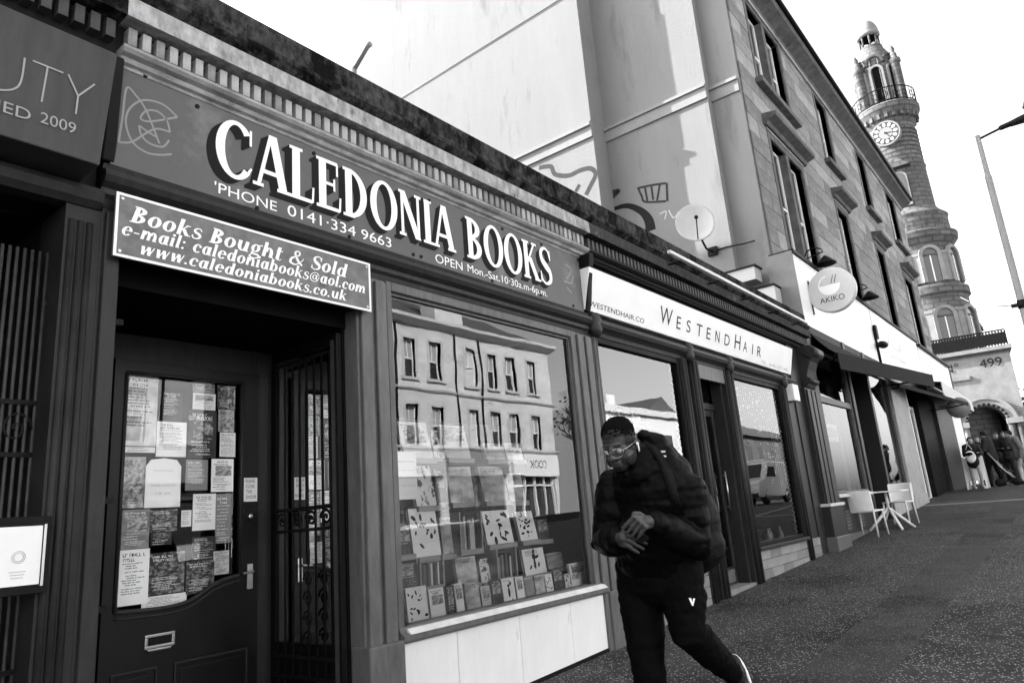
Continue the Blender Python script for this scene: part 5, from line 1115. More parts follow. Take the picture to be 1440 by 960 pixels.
# ------------------------------------------------------------------ corner block with the clock tower
TX, TYc = 49.68, 2.05
TOW = thing('clock_tower_building', (TX, TYc, 1.0), 'ornate stone corner building with arched porch and domed clock tower', 'building')
_v = Vector((TX, TYc+CAM_D, 0)).normalized(); _rt = Vector((_v.y, -_v.x, 0))
def tz(py):
    px = 1216+.2355*(py-30); d = ray(px, py); return CAM_H+d.z*50/math.hypot(d.x, d.y)
def TP(u, dd, z): return Vector((TX, TYc, z))+_rt*u-_v*dd
def ang(th): t = rad(th); return _rt*math.sin(t)-_v*math.cos(t)
m_tw = mat('tower_stone', .115, .85, var=.3, vs=1.5, bump=.3, bs=8, dark=(.1, .7, .6), streak=(1, 1, 2)); m_twd = mat('tower_stone_dark', .07, .85, var=.4, vs=2, bump=.3, bs=8)
def ashlar_nodes(m, sx, sz):
    t = m.node_tree; N = t.nodes.new; L = t.links.new; b = t.nodes['Principled BSDF']; old = b.inputs['Base Color'].links[0].from_socket
    tc = N('ShaderNodeTexCoord'); sp = N('ShaderNodeSeparateXYZ'); L(tc.outputs['Object'], sp.inputs[0]); at = N('ShaderNodeMath'); at.operation = 'ARCTAN2'; L(sp.outputs[1], at.inputs[0]); L(sp.outputs[0], at.inputs[1])
    mu = N('ShaderNodeMath'); mu.operation = 'MULTIPLY'; mu.inputs[1].default_value = sx; L(at.outputs[0], mu.inputs[0]); cb = N('ShaderNodeCombineXYZ'); L(mu.outputs[0], cb.inputs[0]); L(sp.outputs[2], cb.inputs[1])
    br = N('ShaderNodeTexBrick'); br.inputs['Scale'].default_value = sz; br.inputs['Mortar Size'].default_value = .03; br.inputs['Color1'].default_value = (1.1,)*3+(1,); br.inputs['Color2'].default_value = (.8,)*3+(1,); br.inputs['Mortar'].default_value = (.55,)*3+(1,); L(cb.outputs[0], br.inputs['Vector'])
    mx = N('ShaderNodeMix'); mx.data_type = 'RGBA'; mx.blend_type = 'MULTIPLY'; mx.inputs[0].default_value = 1; L(old, mx.inputs[6]); L(br.outputs[0], mx.inputs[7]); L(mx.outputs[2], b.inputs['Base Color'])
ashlar_nodes(m_tw, 1.6, .85)
m_tww = mat('tower_trim', .21, .8, var=.2, vs=2, bump=.2, bs=8)
CA = math.degrees(math.atan2(-_v.y, -_v.x))
def ring(name, prof, m, n=40): return MB().crisp(prof, TX, TYc, n).build(name, m, TOW)
def tbox(b, th, r0, r1, hw, z0, z1):
    c = ang(th); s = c.cross(ZU)*-1; B = Vector((TX, TYc, 0)); p = []
    for z in (z0, z1):
        for (r, k) in ((r1, -hw), (r1, hw), (r0, hw), (r0, -hw)): q = B+c*r+s*k; p.append((q.x, q.y, z))
    b.hexa(p); return b
def tarch(th, r0, r1, hw, z0, zs, name, m, parent, n=12, rin=0.):
    """arched plate (or arched band if rin) standing on the drum face"""
    c = ang(th); s = c.cross(ZU)*-1; B = Vector((TX, TYc, 0)); out = [(hw, z0)]+[(hw*math.cos(math.pi*k/n), zs+hw*math.sin(math.pi*k/n)) for k in range(n+1)]+[(-hw, z0)]
    if rin: out += [(-rin, z0)]+[(rin*math.cos(math.pi*(n-k)/n), zs+rin*math.sin(math.pi*(n-k)/n)) for k in range(n+1)]+[(rin, z0)]
    b = MB(); N_ = len(out)
    for r in (r1, r0): b.v += [tuple(B+c*r+s*u+ZU*z) for u, z in out]
    if rin:
        h = N_//2; f = [(i, i+1, N_-2-i, N_-1-i) for i in range(h-1)]; f += [tuple(N_+q for q in g[::-1]) for g in f]
    else: f = [tuple(range(N_)), tuple(range(2*N_-1, N_-1, -1))]
    f += [(i, i+N_, (i+1) % N_+N_, (i+1) % N_) for i in range(N_)]
    b.f = f; b.sm = [False]*len(f); return b.build(name, m, parent)
Z = tz
# lower storeys (round corner bay)
ring('drum', [(2.1, 1.0), (2.1, Z(426)), (2.25, Z(424)), (2.25, Z(414)), (1.95, Z(410)), (1.9, Z(362)), (1.95, Z(356)), (2.3, Z(347)), (2.35, Z(340)), (2.05, Z(337)), (2.02, Z(318)), (2.1, Z(314)), (1.7, Z(306)), (1.55, Z(300)), (1.5, Z(245)), (1.56, Z(243)), (1.5, Z(240)), (1.45, Z(186)), (1.6, Z(180)), (1.95, Z(168)), (1.98, Z(163)), (1.9, Z(161)), (.2, Z(161))], m_tw, 48)
for k in range(18):
    z = Z(298)+k*(Z(190)-Z(298))/18; ring('joint_course', [(1.45, z), (1.513, z), (1.513, z+.035), (1.45, z+.035)], m_twd)
for th in (-75, -28, 17, 62):
    for (p0, p1, ps, hw) in ((408, 385, 372, .42), (505, 470, 455, .45)):
        r = 1.95 if p0 < 450 else 2.1
        w_ = tarch(th, r-.06, r+.02, hw, Z(p0), Z(ps), 'window', mat('tower_glass', .06, .15, spec=.8), TOW)
        tarch(th, r-.05, r+.14, hw+.2, Z(p0), Z(ps), 'surround', m_tww, w_, rin=hw)
        b = MB(); tbox(b, th, r+.0, r+.05, hw, Z(ps)-.06, Z(ps)+.05); b.build('transom', m_twd, w_); b = MB(); tbox(b, th, r, r+.05, .03, Z(p0), Z(ps)-.06); b.build('glazing_bar', m_white, w_)
for th in (-50, -5, 40, 85):
    for (p0, p1, r) in ((408, 372, 1.92), (505, 450, 2.1)):
        b = MB(); tbox(b, th, r-.05, r+.16, .2, Z(p0), Z(p1)); tbox(b, th, r-.05, r+.2, .26, Z(p1)+.0, Z(p1)+.18); b.build('pier', m_tww, TOW)
# lettered band
for i, ch_ in enumerate('COOPER & CO'):
    th = -40+i*9
    if ch_ != ' ':
        c = ang(th); s = c.cross(ZU)*-1; O = Vector((TX, TYc, 0))+c*2.035-s*.11+ZU*Z(334)
        text(ch_, O, s, ZU, .2, .5, m_twd, TOW, 'letter', .02)
# clock stage
ck = thing('tower_clock', tuple(TP(-.05, 1.5, Z(200))), 'large round white clock face with roman ticks high on the tower', 'clock')
cth = -8.; c = ang(cth); s = c.cross(ZU)*-1; C0 = Vector((TX, TYc, Z(200)))+c*1.72
def cdisc(r0, r1, off, m, nm, n=36):
    b = MB(); b.v = [tuple(C0+c*off+s*(r*math.cos(6.28318*k/n))+ZU*(r*math.sin(6.28318*k/n))) for r in (r0, r1) for k in range(n)]
    if r0 == 0: b.f = [tuple(range(n, 2*n))]
    else: b.f = [(k, (k+1) % n, n+(k+1) % n, n+k) for k in range(n)]
    b.sm = [False]*len(b.f); return b.build(nm, m, ck)
b = MB(); n = 32; R_ = .84
b.v = [tuple(C0+c*o+s*(R_*math.cos(6.28318*k/n))+ZU*(R_*math.sin(6.28318*k/n))) for o in (-.6, .0) for k in range(n)]; b.f = [(k, (k+1) % n, n+(k+1) % n, n+k) for k in range(n)]+[tuple(range(n, 2*n))]; b.sm = [False]*len(b.f); b.build('case', m_tww, ck)
cdisc(0, .74, .01, mat('clock_ring', .04, .6), 'dial_ring'); cdisc(0, .4, .018, mat('clock_pale', .2, .6), 'dial')
for k in range(12):
    a = 6.28318*k/12; e = s*math.cos(a)+ZU*math.sin(a); p = s*-math.sin(a)+ZU*math.cos(a); q = C0+c*.02+e*.57; n = 12
    b = MB(); b.v = [tuple(q+e*(.14*math.cos(6.28318*j/n))+p*(.1*math.sin(6.28318*j/n))) for j in range(n)]; b.f = [tuple(range(n))]; b.sm = [False]; b.build('hour_mark', mat('clock_mark', .4, .6), ck)
for a, L_, w_ in ((-.15, .36, .05), (-1.0, .55, .035)):
    e = s*math.cos(a)+ZU*math.sin(a); p = s*-math.sin(a)+ZU*math.cos(a); b = MB(); b.v = [tuple(C0+c*.03+p*(w_*k)+e*(L_*j)) for k, j in ((-1, -.2), (1, -.2), (.4, 1), (-.4, 1))]; b.f = [(0, 1, 2, 3)]; b.sm = [False]; b.build('hand', m_ink, ck)
# gabled window under the clock
gw = tarch(-2, 1.3, 1.66, .42, Z(300), Z(262), 'dormer', m_tww, TOW); tarch(-2, 1.6, 1.68, .3, Z(296), Z(262), 'light', mat('tower_glass', .06), gw)
c2 = ang(-2); s2 = c2.cross(ZU)*-1; b = MB(); zg = Z(246); P_ = [(-.75, zg-.1), (.75, zg-.1), (0, zg+.55)]
b.v = [tuple(Vector((TX, TYc, 0))+c2*r+s2*u+ZU*z) for r in (1.85, 1.2) for u, z in P_]; b.f = [(0, 1, 2), (5, 4, 3), (0, 3, 4, 1), (1, 4, 5, 2), (2, 5, 3, 0)]; b.sm = [False]*5; b.build('pediment', m_tw, TOW)
for th in range(-180, 180, 15):
    b = MB(); tbox(b, th, 1.42, 1.8, .09, Z(180), Z(169)); b.build('corbel', m_tw, TOW)
# balcony railing
BL = MB(); zr0, zr1 = Z(161), Z(161)+.95
for z in (zr0+.06, zr1): BL.lathe([(1.86, z), (1.9, z), (1.9, z+.06), (1.86, z+.06)], TX, TYc, 48)
rl = BL.build('balcony_rail', m_black, TOW)
for k in range(40):
    a = 6.28318*k/40; x, y = TX+1.88*math.cos(a), TYc+1.88*math.sin(a); MB().tube([(x, y, zr0+.1), (x, y, zr1)], .018, 5).build('baluster', m_black, TOW)
    if k % 2: a += .078; x, y = TX+1.88*math.cos(a), TYc+1.88*math.sin(a); tq = Vector((-math.sin(a), math.cos(a), 0)); MB().tube([Vector((x, y, zr0+.52))+tq*(.12*math.cos(t*.7))+ZU*(.2*math.sin(t*.7)) for t in range(10)], .02, 5).build('scroll', m_black, TOW)
# belfry: ring of piers with arches between
zb0, zb1 = Z(161), Z(95)
ring('belfry_core_top', [(1.25, zb1-.5), (1.3, zb1), (1.22, zb1+.15), (.95, Z(82)), (.75, Z(74)), (.72, Z(70)), (.6, Z(69)), (.1, Z(69))], m_tw)
ring('belfry_wall', [(1.22, zb0), (1.22, zb1-.4)], m_tw)
for th in (-90, -45, 0, 45, 90, 135, 180, 225):
    b = MB(); tbox(b, th+22.5+CA*0, .75, 1.34, .3, zb0, zb1-.1); b.build('belfry_pier', m_tw, TOW)
    tarch(th, .95, 1.4, .44, zb0+.3, zb1-1.0, 'belfry_arch', m_tww, TOW, rin=.3); tarch(th, 1.15, 1.28, .31, zb0+.3, zb1-1.0, 'belfry_opening', m_int, TOW)
    tarch(th, .9, 1.36, .55, zb1-.45, zb1-.35, 'belfry_hood', m_twd, TOW, rin=.42)
for th in (-135, -45, 45, 135):
    c3 = ang(th+4); p = Vector((TX, TYc, 0))+c3*1.55
    MB().lathe([(.28, zb0), (.28, Z(110)), (.36, Z(108)), (.36, Z(104)), (.22, Z(102)), (.2, Z(96)), (.12, Z(94)), (.16, Z(90)), (.02, Z(84))], p.x, p.y, 14).build('pinnacle', m_tw, TOW)
# cupola
for k in range(8):
    a = 6.28318*k/8+.2; x, y = TX+.58*math.cos(a), TYc+.58*math.sin(a); MB().tube([(x, y, Z(70)), (x, y, Z(53))], .06, 8).build('cupola_column', m_tw, TOW)
MB().lathe([(.1, Z(55)), (.66, Z(55)), (.74, Z(53.5)), (.74, Z(51)), (.69, Z(50))], TX, TYc, 32).build('dome_rim', m_tww, TOW)
MB().lathe([(.7*math.cos(t*.157), Z(50)+(Z(31)-Z(50))*math.sin(t*.157)) for t in range(11)], TX, TYc, 32).build('dome', m_tww, TOW)
ring('cupola_ceiling', [(.05, Z(55.5)), (.55, Z(55.5))], m_int)
# porch with arch, facing the corner
u0, u1 = -.4, 3.2; ua = 1.42; dF = 2.75; rA = .92; zs = Z(602); zt = Z(513)
def PB(u_0, u_1, d0, d1, z0, z1, nm, m): return MB().hexa([tuple(TP(u, d, z)) for z in (z0, z1) for u, d in ((u_0, d1), (u_1, d1), (u_1, d0), (u_0, d0))]).build(nm, m, TOW)
PB(u0, ua-rA, 0, dF, .9, zt, 'porch_wall', m_tww); PB(ua+rA, u1, 0, dF, .9, zt, 'porch_wall', m_tww)
b = MB(); n = 16
for k in range(n):
    a, a2 = math.pi*k/n, math.pi*(k+1)/n
    p = [(ua+rA*math.cos(a), zs+rA*math.sin(a)), (ua+rA*math.cos(a2), zs+rA*math.sin(a2))]
    b.hexa([tuple(TP(p[1][0], dF, p[1][1])), tuple(TP(p[0][0], dF, p[0][1])), tuple(TP(p[0][0], 0, p[0][1])), tuple(TP(p[1][0], 0, p[1][1])), tuple(TP(p[1][0], dF, zt)), tuple(TP(p[0][0], dF, zt)), tuple(TP(p[0][0], 0, zt)), tuple(TP(p[1][0], 0, zt))])
b.build('porch_spandrel', m_tww, TOW)
b = MB(); N_ = 20
for r0, r1, d_ in ((rA, rA+.34, dF+.12), (rA+.34, rA+.5, dF+.2)):
    for k in range(N_):
        a, a2 = math.pi*k/N_, math.pi*(k+1)/N_; q = [(ua+r*math.cos(t), zs+r*math.sin(t)) for t in (a, a2) for r in (r0, r1)]
        b.hexa([tuple(TP(*(q[i][0], dd, q[i][1]))) for dd in (d_, dF-.1) for i in (0, 1, 3, 2)])
b.build('archivolt', m_tww, TOW)
for k in range(13):
    a = math.pi*(k+.5)/13; q = TP(ua+(rA+.05)*math.cos(a), dF+.14, zs+(rA+.05)*math.sin(a)); MB().ell(q, (.08, .08, .08), nu=8, nv=6).build('arch_boss', m_black, TOW)
for du in (-rA-.15, -rA-.5, rA+.15, rA+.5):
    q = TP(ua+du, dF+.12, 0); MB().lathe([(.17, 1.), (.17, Z(622)), (.15, Z(607))], q.x, q.y, 14).build('porch_column', m_tww if du < 0 else m_twd, TOW); PB(ua+du-.2, ua+du+.2, dF-.05, dF+.35, Z(607), Z(600), 'capital', m_tww)
PB(ua-rA, ua+rA, -.3, -.2, .9, zt, 'porch_back', m_int); PB(u0-.15, u1+.15, -.2, dF+.25, zt, zt+.22, 'porch_cornice', m_tww)
PB(u0-.05, u1+.1, dF+.06, dF+.12, Z(516), Z(514), 'porch_fillet', m_twd)
text('N°', TP(-.1, dF+.0, Z(533)), _rt, ZU, .8, .5, m_ink, TOW, 'lettering', .03); text('499', TP(1.7, dF, Z(533)), _rt, ZU, 1.05, .5, m_ink, TOW, 'lettering', .03)
PB(-.1, 1.1, dF, dF+.1, Z(545), Z(540), 'porch_moulding', m_tww)
# iron railing of the porch balcony
for k in range(26):
    q = TP(u0+k*(u1-u0)/25, dF+.1, 0); MB().box(q.x-.02, q.x+.02, q.y-.04, q.y+.04, zt+.2, zt+1.05).build('porch_baluster', m_black, TOW)
PB(u0, u1, dF+.06, dF+.14, zt+1.05, zt+1.12, 'porch_rail', m_black); PB(u0, u1, dF+.08, dF+.12, zt+.3, zt+.95, 'porch_rail_panel', m_black)
# street range beyond the tower
b = MB(); b.box(51, 70, 1.7, 12, .9, 13.4); b.build('street_wall', m_tw, TOW)
for (z, dz, pr) in ((13.6, .35, .75), (11.6, .2, .4), (9.2, .3, .6), (6.0, .25, .5)):
    MB().box(51, 70.2, 1.7-pr, 1.699, z-dz, z).build('street_cornice', m_twd, TOW)
for k in range(7):
    MB().box(52+k*2.6, 52.7+k*2.6, 1.0, 1.698, 12.3, 13.24).build('bracket', m_twd, TOW); MB().box(52+k*2.6, 52.7+k*2.6, 1.2, 1.697, 8.0, 8.89).build('bracket', m_twd, TOW)
    w_ = MB().box(53+k*2.6, 54.1+k*2.6, 1.66, 1.7, 9.5, 11.2).build('street_window', mat('tower_glass', .06), TOW); MB().box(52.85+k*2.6, 54.25+k*2.6, 1.6, 1.699, 11.2, 11.35).build('lintel', m_tww, w_)
MB().profx([(1.6, 13.601), (3.5, 15.4), (12, 13.601)], 51, 70).build('street_roof', mat('slate', .05), TOW)
FB2 = thing('far_terrace', (78, 4, 1), 'dark terrace end with a chimney further down the street past the tower', 'building')
MB().box(73, 84, 1.9, 12, .9, 12.4).build('wall', m_twd, FB2); MB().box(72.9, 84.1, 1.4, 1.899, 11.9, 12.5).build('cornice', m_twd, FB2); MB().box(75, 77.5, 2.2, 4.5, 12.4, 15.).build('chimney', m_twd, FB2)
MB().profx([(1.8, 12.501), (5, 14.6), (12, 12.501)], 73, 84).build('roof', mat('slate', .05), FB2)

# ------------------------------------------------------------------ street lamp and its cable
LX, LY = 16., -3.24
SL = thing('street_lamp', (LX, LY, gz(LX)), 'tall tapered grey street lamp post with a single outreach arm', 'street lamp')
m_lp = mat('lamp_grey', .2, .5, var=.1, vs=3)
MB().lathe([(.1, gz(LX)), (.1, gz(LX)+1.2), (.068, gz(LX)+1.25), (.06, 6.9), (.046, 6.95), (.042, 7.8), (.001, 7.82)], LX, LY, 18).build('post', m_lp, SL)
a1_ = onX(1412, 178, LX); a2_ = onX(1460, 158, LX)
MB().tube([(LX, LY, 7.72), a1_], .025, 8).build('arm', m_black, SL)
dd = (a2_-a1_).normalized(); nn_ = dd.cross(XU).normalized()
b = MB(); b.cap([a1_-dd*.05, a1_+dd*.12], [.05, .055], 10); b.build('knuckle', m_black, SL)
b = MB(); hl = .85; cs_ = [(-.11, -.05), (.11, -.05), (.12, .0), (.08, .05), (-.08, .05), (-.12, 0)]
vs = [a1_+dd*t+XU*(u*k)+nn_*(v*k) for t, k in ((.1, .7), (.3, 1), (hl-.1, 1), (hl, .6)) for u, v in cs_]
b.add(vs, [(j*6+i, j*6+(i+1) % 6, (j+1)*6+(i+1) % 6, (j+1)*6+i) for j in range(3) for i in range(6)]+[(5, 4, 3, 2, 1, 0), (18, 19, 20, 21, 22, 23)]); b.build('lantern', m_black, SL)
b = MB(); vs2 = [a1_+dd*t+XU*(u*.8)+nn_*(-.052 if abs(u) > .01 else -.052) for t in (.35, hl-.15) for u in (-.1, .1)]
p = onX(1438, 118, LX); MB().tube([p+Vector((0, -.05, 0)), p+Vector((0, -.18, -.02)), onX(1445, 152, LX)], .09, 10).build('photocell', m_lp, SL)
cz = onX(1436, 428, LX).z
MB().tube([(LX, LY, cz-.08), (LX, LY, cz+.08)], .075, 14).build('band', m_black, SL); MB().box(LX-.03, LX+.03, LY+.06, LY+.17, cz-.035, cz+.035).build('clamp', m_black, SL)
OC = thing('span_cable', (LX, LY, cz), 'thin pale span cable from the lamp post to the clock tower building', 'cable')
e1 = TP(1.6, 1.4, tz(432)); pts = [Vector((LX, LY+.15, cz)).lerp(e1, t/12)-ZU*(.15*math.sin(math.pi*t/12)) for t in range(13)]; MB().tube(pts, .012, 5).build('cable', mat('cable_pale', .3, .6), OC)

# ------------------------------------------------------------------ bare trees
m_bark = mat('bark', .05, .9, var=.3, vs=6)
m_leaf = mat('winter_leaf', .05, .7, var=.4, vs=3)
def tree(loc, h, label, seed, leafy=.4, grp='street trees'):
    R_ = random.Random(seed); T = thing('tree', loc, label, 'tree', grp); tr = MB(); cr = MB(); lf = MB(); L0 = Vector(loc)
    def grow(p, d, L_, r, lvl):
        n = 4; pts = [p]; dirn = d.copy()
        for i in range(n): dirn = (dirn+Vector((R_.uniform(-.2, .2), R_.uniform(-.2, .2), R_.uniform(-.02, .12)))).normalized(); pts.append(pts[-1]+dirn*L_/n)
        (tr if lvl < 2 else cr).tube(pts, [r*(1-.5*i/n) for i in range(n+1)], 6 if lvl < 2 else 4, False)
        if lvl < 5:
            for k in range(R_.choice((2, 3, 3)) if lvl < 4 else 3):
                a = R_.uniform(0, 6.28); t = R_.uniform(.45, 1); q = pts[int(t*n)]
                nd = (dirn+Vector((math.cos(a), math.sin(a), R_.uniform(-.1, .5)))*R_.uniform(.5, .9)).normalized(); grow(q, nd, L_*R_.uniform(.6, .78), r*.62, lvl+1)
        if lvl >= 4 and R_.random() < leafy:
            for k in range(5):
                q = pts[-1]+Vector((R_.gauss(0, .25), R_.gauss(0, .25), R_.gauss(0, .25))); a = Vector((R_.uniform(-1, 1), R_.uniform(-1, 1), R_.uniform(-1, 1))).normalized()*.11; c_ = a.orthogonal()*.8
                lf.add([q-a, q+c_, q+a, q-c_], [(0, 1, 2, 3)])
    grow(L0, Vector((0, 0, 1)), h*.34, h*.022, 0)
    tr.build('trunk', m_bark, T); c_ = cr.build('crown', m_bark, T)
    if lf.v: lf.build('leaves', m_leaf, T, kind='stuff')
    return T
q = atZ(1424, 690, 46); tree((q.x+2, q.y-.5, 1.0), 10.5, 'bare winter tree past the clock tower porch', 3, .5)
q = atZ(1440, 690, 44); tree((q.x, q.y, 1.0), 8, 'low dense tree at the kerb past the clock tower', 5, .8)
HG_ = thing('far_hedge', (95, -3, 1), 'dark clipped shrub mass at the far end of the pavement', 'hedge')
b = MB(); R_ = random.Random(4); q0 = atZ(1436, 690, 47)
for k in range(2600):
    p = Vector((q0.x+R_.gauss(0, 1.2), q0.y+R_.gauss(0, .5), 1.05+abs(R_.gauss(0, 1.9)))); a = Vector((R_.uniform(-1, 1), R_.uniform(-1, 1), R_.uniform(-1, 1))).normalized()*.2; c_ = a.orthogonal()
    b.add([p-a, p+c_, p+a, p-c_], [(0, 1, 2, 3)])
b.build('foliage', m_leaf, HG_, kind='stuff')
# ------------------------------------------------------------------ the sunlit side of the street behind the camera (seen in the panes)
OPY = -22.
OB = thing('opposite_terrace', (12, -26, .8), 'long three-storey stone terrace across the street with a small food shop', 'building')
m_os = mat('opposite_stone', .58, .85, var=.15, vs=.9, bump=.2, bs=6, dark=(.3, .4, .6), streak=(1, 1, 2.5)); m_ot = mat('opposite_trim', .5, .8, var=.1, vs=2)
OX0, OX1 = -14., 36.4
cx_ = [34.5, 32.5, 30.8, 28.9, 26.1, 24.3]; x = 22.2
while x > OX0+1.5: cx_ += [x, x-1.85]; x -= 5.2
OW = [(c-.42, c+.42, z0, z1) for c in cx_ for z0, z1 in ((8.45, 10.5), (5.1, 7.1))]
SHOPS = [(31.9, 36.1), (26.6, 31.2), (21, 26), (15.2, 20.4), (9.5, 14.6), (3.8, 8.9), (-2, 3.2), (-8, -2.6)]
OS = [(a, c, 1.2, 3.5) for a, c in SHOPS]
b = MB()
for a, c, d, e in wall_cells(OX0, OX1, .6, 11.2, OW+OS): b.box(a, c, OPY-.4, OPY, d, e)
b.box(OX0, OX1, -34, OPY-.8, .6, 11.2); b.box(OX1-.4, OX1, OPY-.8, OPY-.4, .6, 11.2); b.build('wall', m_os, OB)
for i, (x0, x1, z0, z1) in enumerate(OW):
    b = MB()
    for q in ((x0-.14, x0, z0, z1+.15), (x1, x1+.14, z0, z1+.15), (x0, x1, z1, z1+.15)): b.box(q[0], q[1], OPY-.2, OPY+.04, q[2], q[3])
    W_ = b.build('window', m_ot, OB); MB().box(x0-.2, x1+.2, OPY-.2, OPY+.14, z0-.14, z0-.001).build('sill', m_ot, W_)
    f = MB(); zm = (z0+z1)/2; t = .06
    for q in ((x0, x0+t, z0, z1), (x1-t, x1, z0, z1), (x0+t, x1-t, z0, z0+t), (x0+t, x1-t, z1-t, z1), (x0+t, x1-t, zm-.03, zm+.03), ((x0+x1)/2-.02, (x0+x1)/2+.02, zm+.03, z1-t)): f.box(q[0], q[1], OPY-.24, OPY-.18, q[2], q[3])
    f.build('sash', m_white, W_)
    if 28 < x0 < 29.5: MB().box(x0, x1, OPY-.26, OPY-.241, z0, z1).build('blind_panel', m_os, W_)
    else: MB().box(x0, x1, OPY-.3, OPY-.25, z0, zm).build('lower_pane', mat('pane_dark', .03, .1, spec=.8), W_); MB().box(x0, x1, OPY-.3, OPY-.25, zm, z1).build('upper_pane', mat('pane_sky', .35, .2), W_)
for z, h_, pr in ((11.2, .45, .5), (7.75, .2, .15), (4.8, .22, .2)): MB().profx([(OPY, z), (OPY+pr*.5, z+h_*.2), (OPY+pr, z+h_*.6), (OPY+pr, z+h_), (OPY-.3, z+h_)], OX0, OX1+.2).build('cornice', m_ot, OB)
for xx in (29.7, 27.6, 23.3, 18, 12.8, 7.6): MB().tube([(xx, OPY+.08, 3.6), (xx, OPY+.08, 11.2)], .06, 8).build('downpipe', m_dark, OB)
MB().profx([(OPY+.1, 11.66), (-27, 14.6), (-34, 11.66)], OX0, OX1-.3).build('roof', mat('slate_lit', .08, .6, var=.4, vs=6), OB)
for xx in (26.6, 14., 1.): b = MB(); b.box(xx, xx+2.2, OPY-1.4, OPY-.3, 11.3, 14.4); b.box(xx-.1, xx+2.3, OPY-1.5, OPY-.2, 14.4, 14.65); b.build('chimney', m_os, OB); [MB().lathe([(.13, 14.65), (.1, 15.2), (.12, 15.25)], xx+.3+k*.53, OPY-.85, 10).build('chimney_pot', m_ot, OB) for k in range(4)]
for i, (a, c) in enumerate(SHOPS):
    mm = m_white if i == 0 else [mat('fascia_dark', .05, .5), mat('fascia_mid', .25, .5), mat('fascia_pale', .55, .5)][i % 3]
    MB().box(a-.1, c+.15, OPY+.001, OPY+.25, 3.5, 4.75).build('fascia', mm, OB)
    b = MB(); nm_ = 4
    for k in range(nm_+1): xx = a+(c-a)*k/nm_; b.box(xx-.05, xx+.05, OPY-.25, OPY-.1, 1.2, 3.5)
    b.box(a, c, OPY-.25, OPY-.1, 2.9, 3.0); b.build('shop_mullions', m_white if i == 0 else m_frame_lt, OB); MB().box(a, c, OPY-.35, OPY-.3, 1.2, 3.5).build('shop_glass', mat('shop_glass_dark', .05, .08, spec=.9), OB)
text('COOK', (35.05, OPY+.25, 3.95), (-1, 0, 0), ZU, 1.9, .45, m_ink, OB, 'lettering', .01)
# lower buildings and trees further along
LB = thing('opposite_low_block', (48, -26, 1), 'low pale block with chimneys across the street beyond the terrace gap', 'building')
MB().box(41.5, 57, -34, OPY-1, .8, 8.4).build('wall', mat('pale_render', .6, .8, var=.1), LB); MB().box(41.3, 57.2, OPY-1.0, OPY-.7, 8.2, 8.7).build('cornice', m_ot, LB)
MB().prism([(50.5, 8.401), (57, 8.401), (53.7, 10.0)], -34, OPY-1).build('gable_roof', mat('slate_lit', .08), LB)
for xx in (43, 47.5): MB().box(xx, xx+1.4, -26, -24.5, 8.4, 10.).build('chimney', m_os, LB)
for k in range(5): MB().box(42.5+k*2.8, 43.6+k*2.8, OPY-1.02, OPY-.99, 4.6, 6.8).build('window', mat('pane_dark', .03), LB); MB().box(42.2+k*2.8, 44.4+k*2.8, OPY-1.02, OPY-.985, 1.2, 3.4).build('shop_window', mat('pane_dark', .03), LB)
HB = thing('opposite_hall', (80, -28, 1), 'broad dark hall across the street with a steep roof', 'building'); MB().box(60, 95, -42, OPY-1.5, .8, 7.5).build('wall', m_tw, HB); MB().profx([(OPY-1, 7.501), (-31, 10.5), (-42, 7.501)], 59.8, 95.2).build('roof', mat('slate_lit', .08), HB)
for k in range(9): MB().box(61.5+k*3.6, 63+k*3.6, OPY-1.52, OPY-1.49, 2, 6.5).build('window', mat('pane_dark', .03), HB)
tree((39.2, -21.2, 1.1), 11, 'bare tree in the gap beside the opposite terrace', 11, .15, 'trees across the street'); tree((58.6, -20.5, 1.1), 10, 'bare tree in front of the opposite hall', 12, .3, 'trees across the street')
# ------------------------------------------------------------------ vehicles
m_glass_dk = mat('vehicle_glass', .015, .05, spec=.9); m_tyre = mat('tyre', .02, .8); m_lampw = mat('headlamp', .7, .1)
def vehicle(name, loc, rz, L_, W_, H_, roof, paint, label, cat, van=False):
    V = thing(name, loc, label, cat); V.rotation_euler[2] = rz
    def pb(b, nm, m, par=V, bevel=0.):
        me = b.mesh(nm); o = bpy.data.objects.new(nm, me); COL.objects.link(o); o.parent = par; me.materials.append(m); WLOC[o.name] = (0, 0, 0)
        if bevel: k = o.modifiers.new('b', 'BEVEL'); k.width = bevel; k.segments = 3; k.limit_method = 'ANGLE'; k.angle_limit = rad(25)
        return o
    body = pb(MB().prism(roof, -W_/2, W_/2), 'body', paint, V, .09)
    hw = W_/2
    for s in (-1, 1):
        for x in (L_*.31, -L_*.3):
            w_ = MB(); o_ = MB().lathe([(.001, -.1), (.3, -.1), (.33, -.06), (.33, .06), (.3, .1), (.001, .1)], 0, 0, 20); w_.add([(x+a, s*(hw-.1)+c, .33+b_) for a, b_, c in o_.v], o_.f, True); wh = pb(w_, 'wheel', m_tyre)
            o_ = MB().lathe([(.001, .0), (.2, .0), (.19, .02), (.06, .03)], 0, 0, 16); w_ = MB(); w_.add([(x+a, s*(hw+.005+c), .33+b_) for a, b_, c in o_.v], o_.f, True); pb(w_, 'rim', m_metal, wh)
    return V, pb, hw
vz = gz(32)-.13
VR = [(2.2, .3), (2.22, .75), (2.1, 1.0), (1.35, 1.12), (.75, 1.78), (.5, 1.86), (-2.1, 1.84), (-2.2, 1.7), (-2.22, .3)]
V, pb, hw = vehicle('delivery_van', (32.2, -8.2, vz), math.pi, 4.4, 1.85, 1.86, VR, mat('van_white', .78, .25, coat=.5), 'white delivery van with a roof bar driving past on the road', 'van', True)
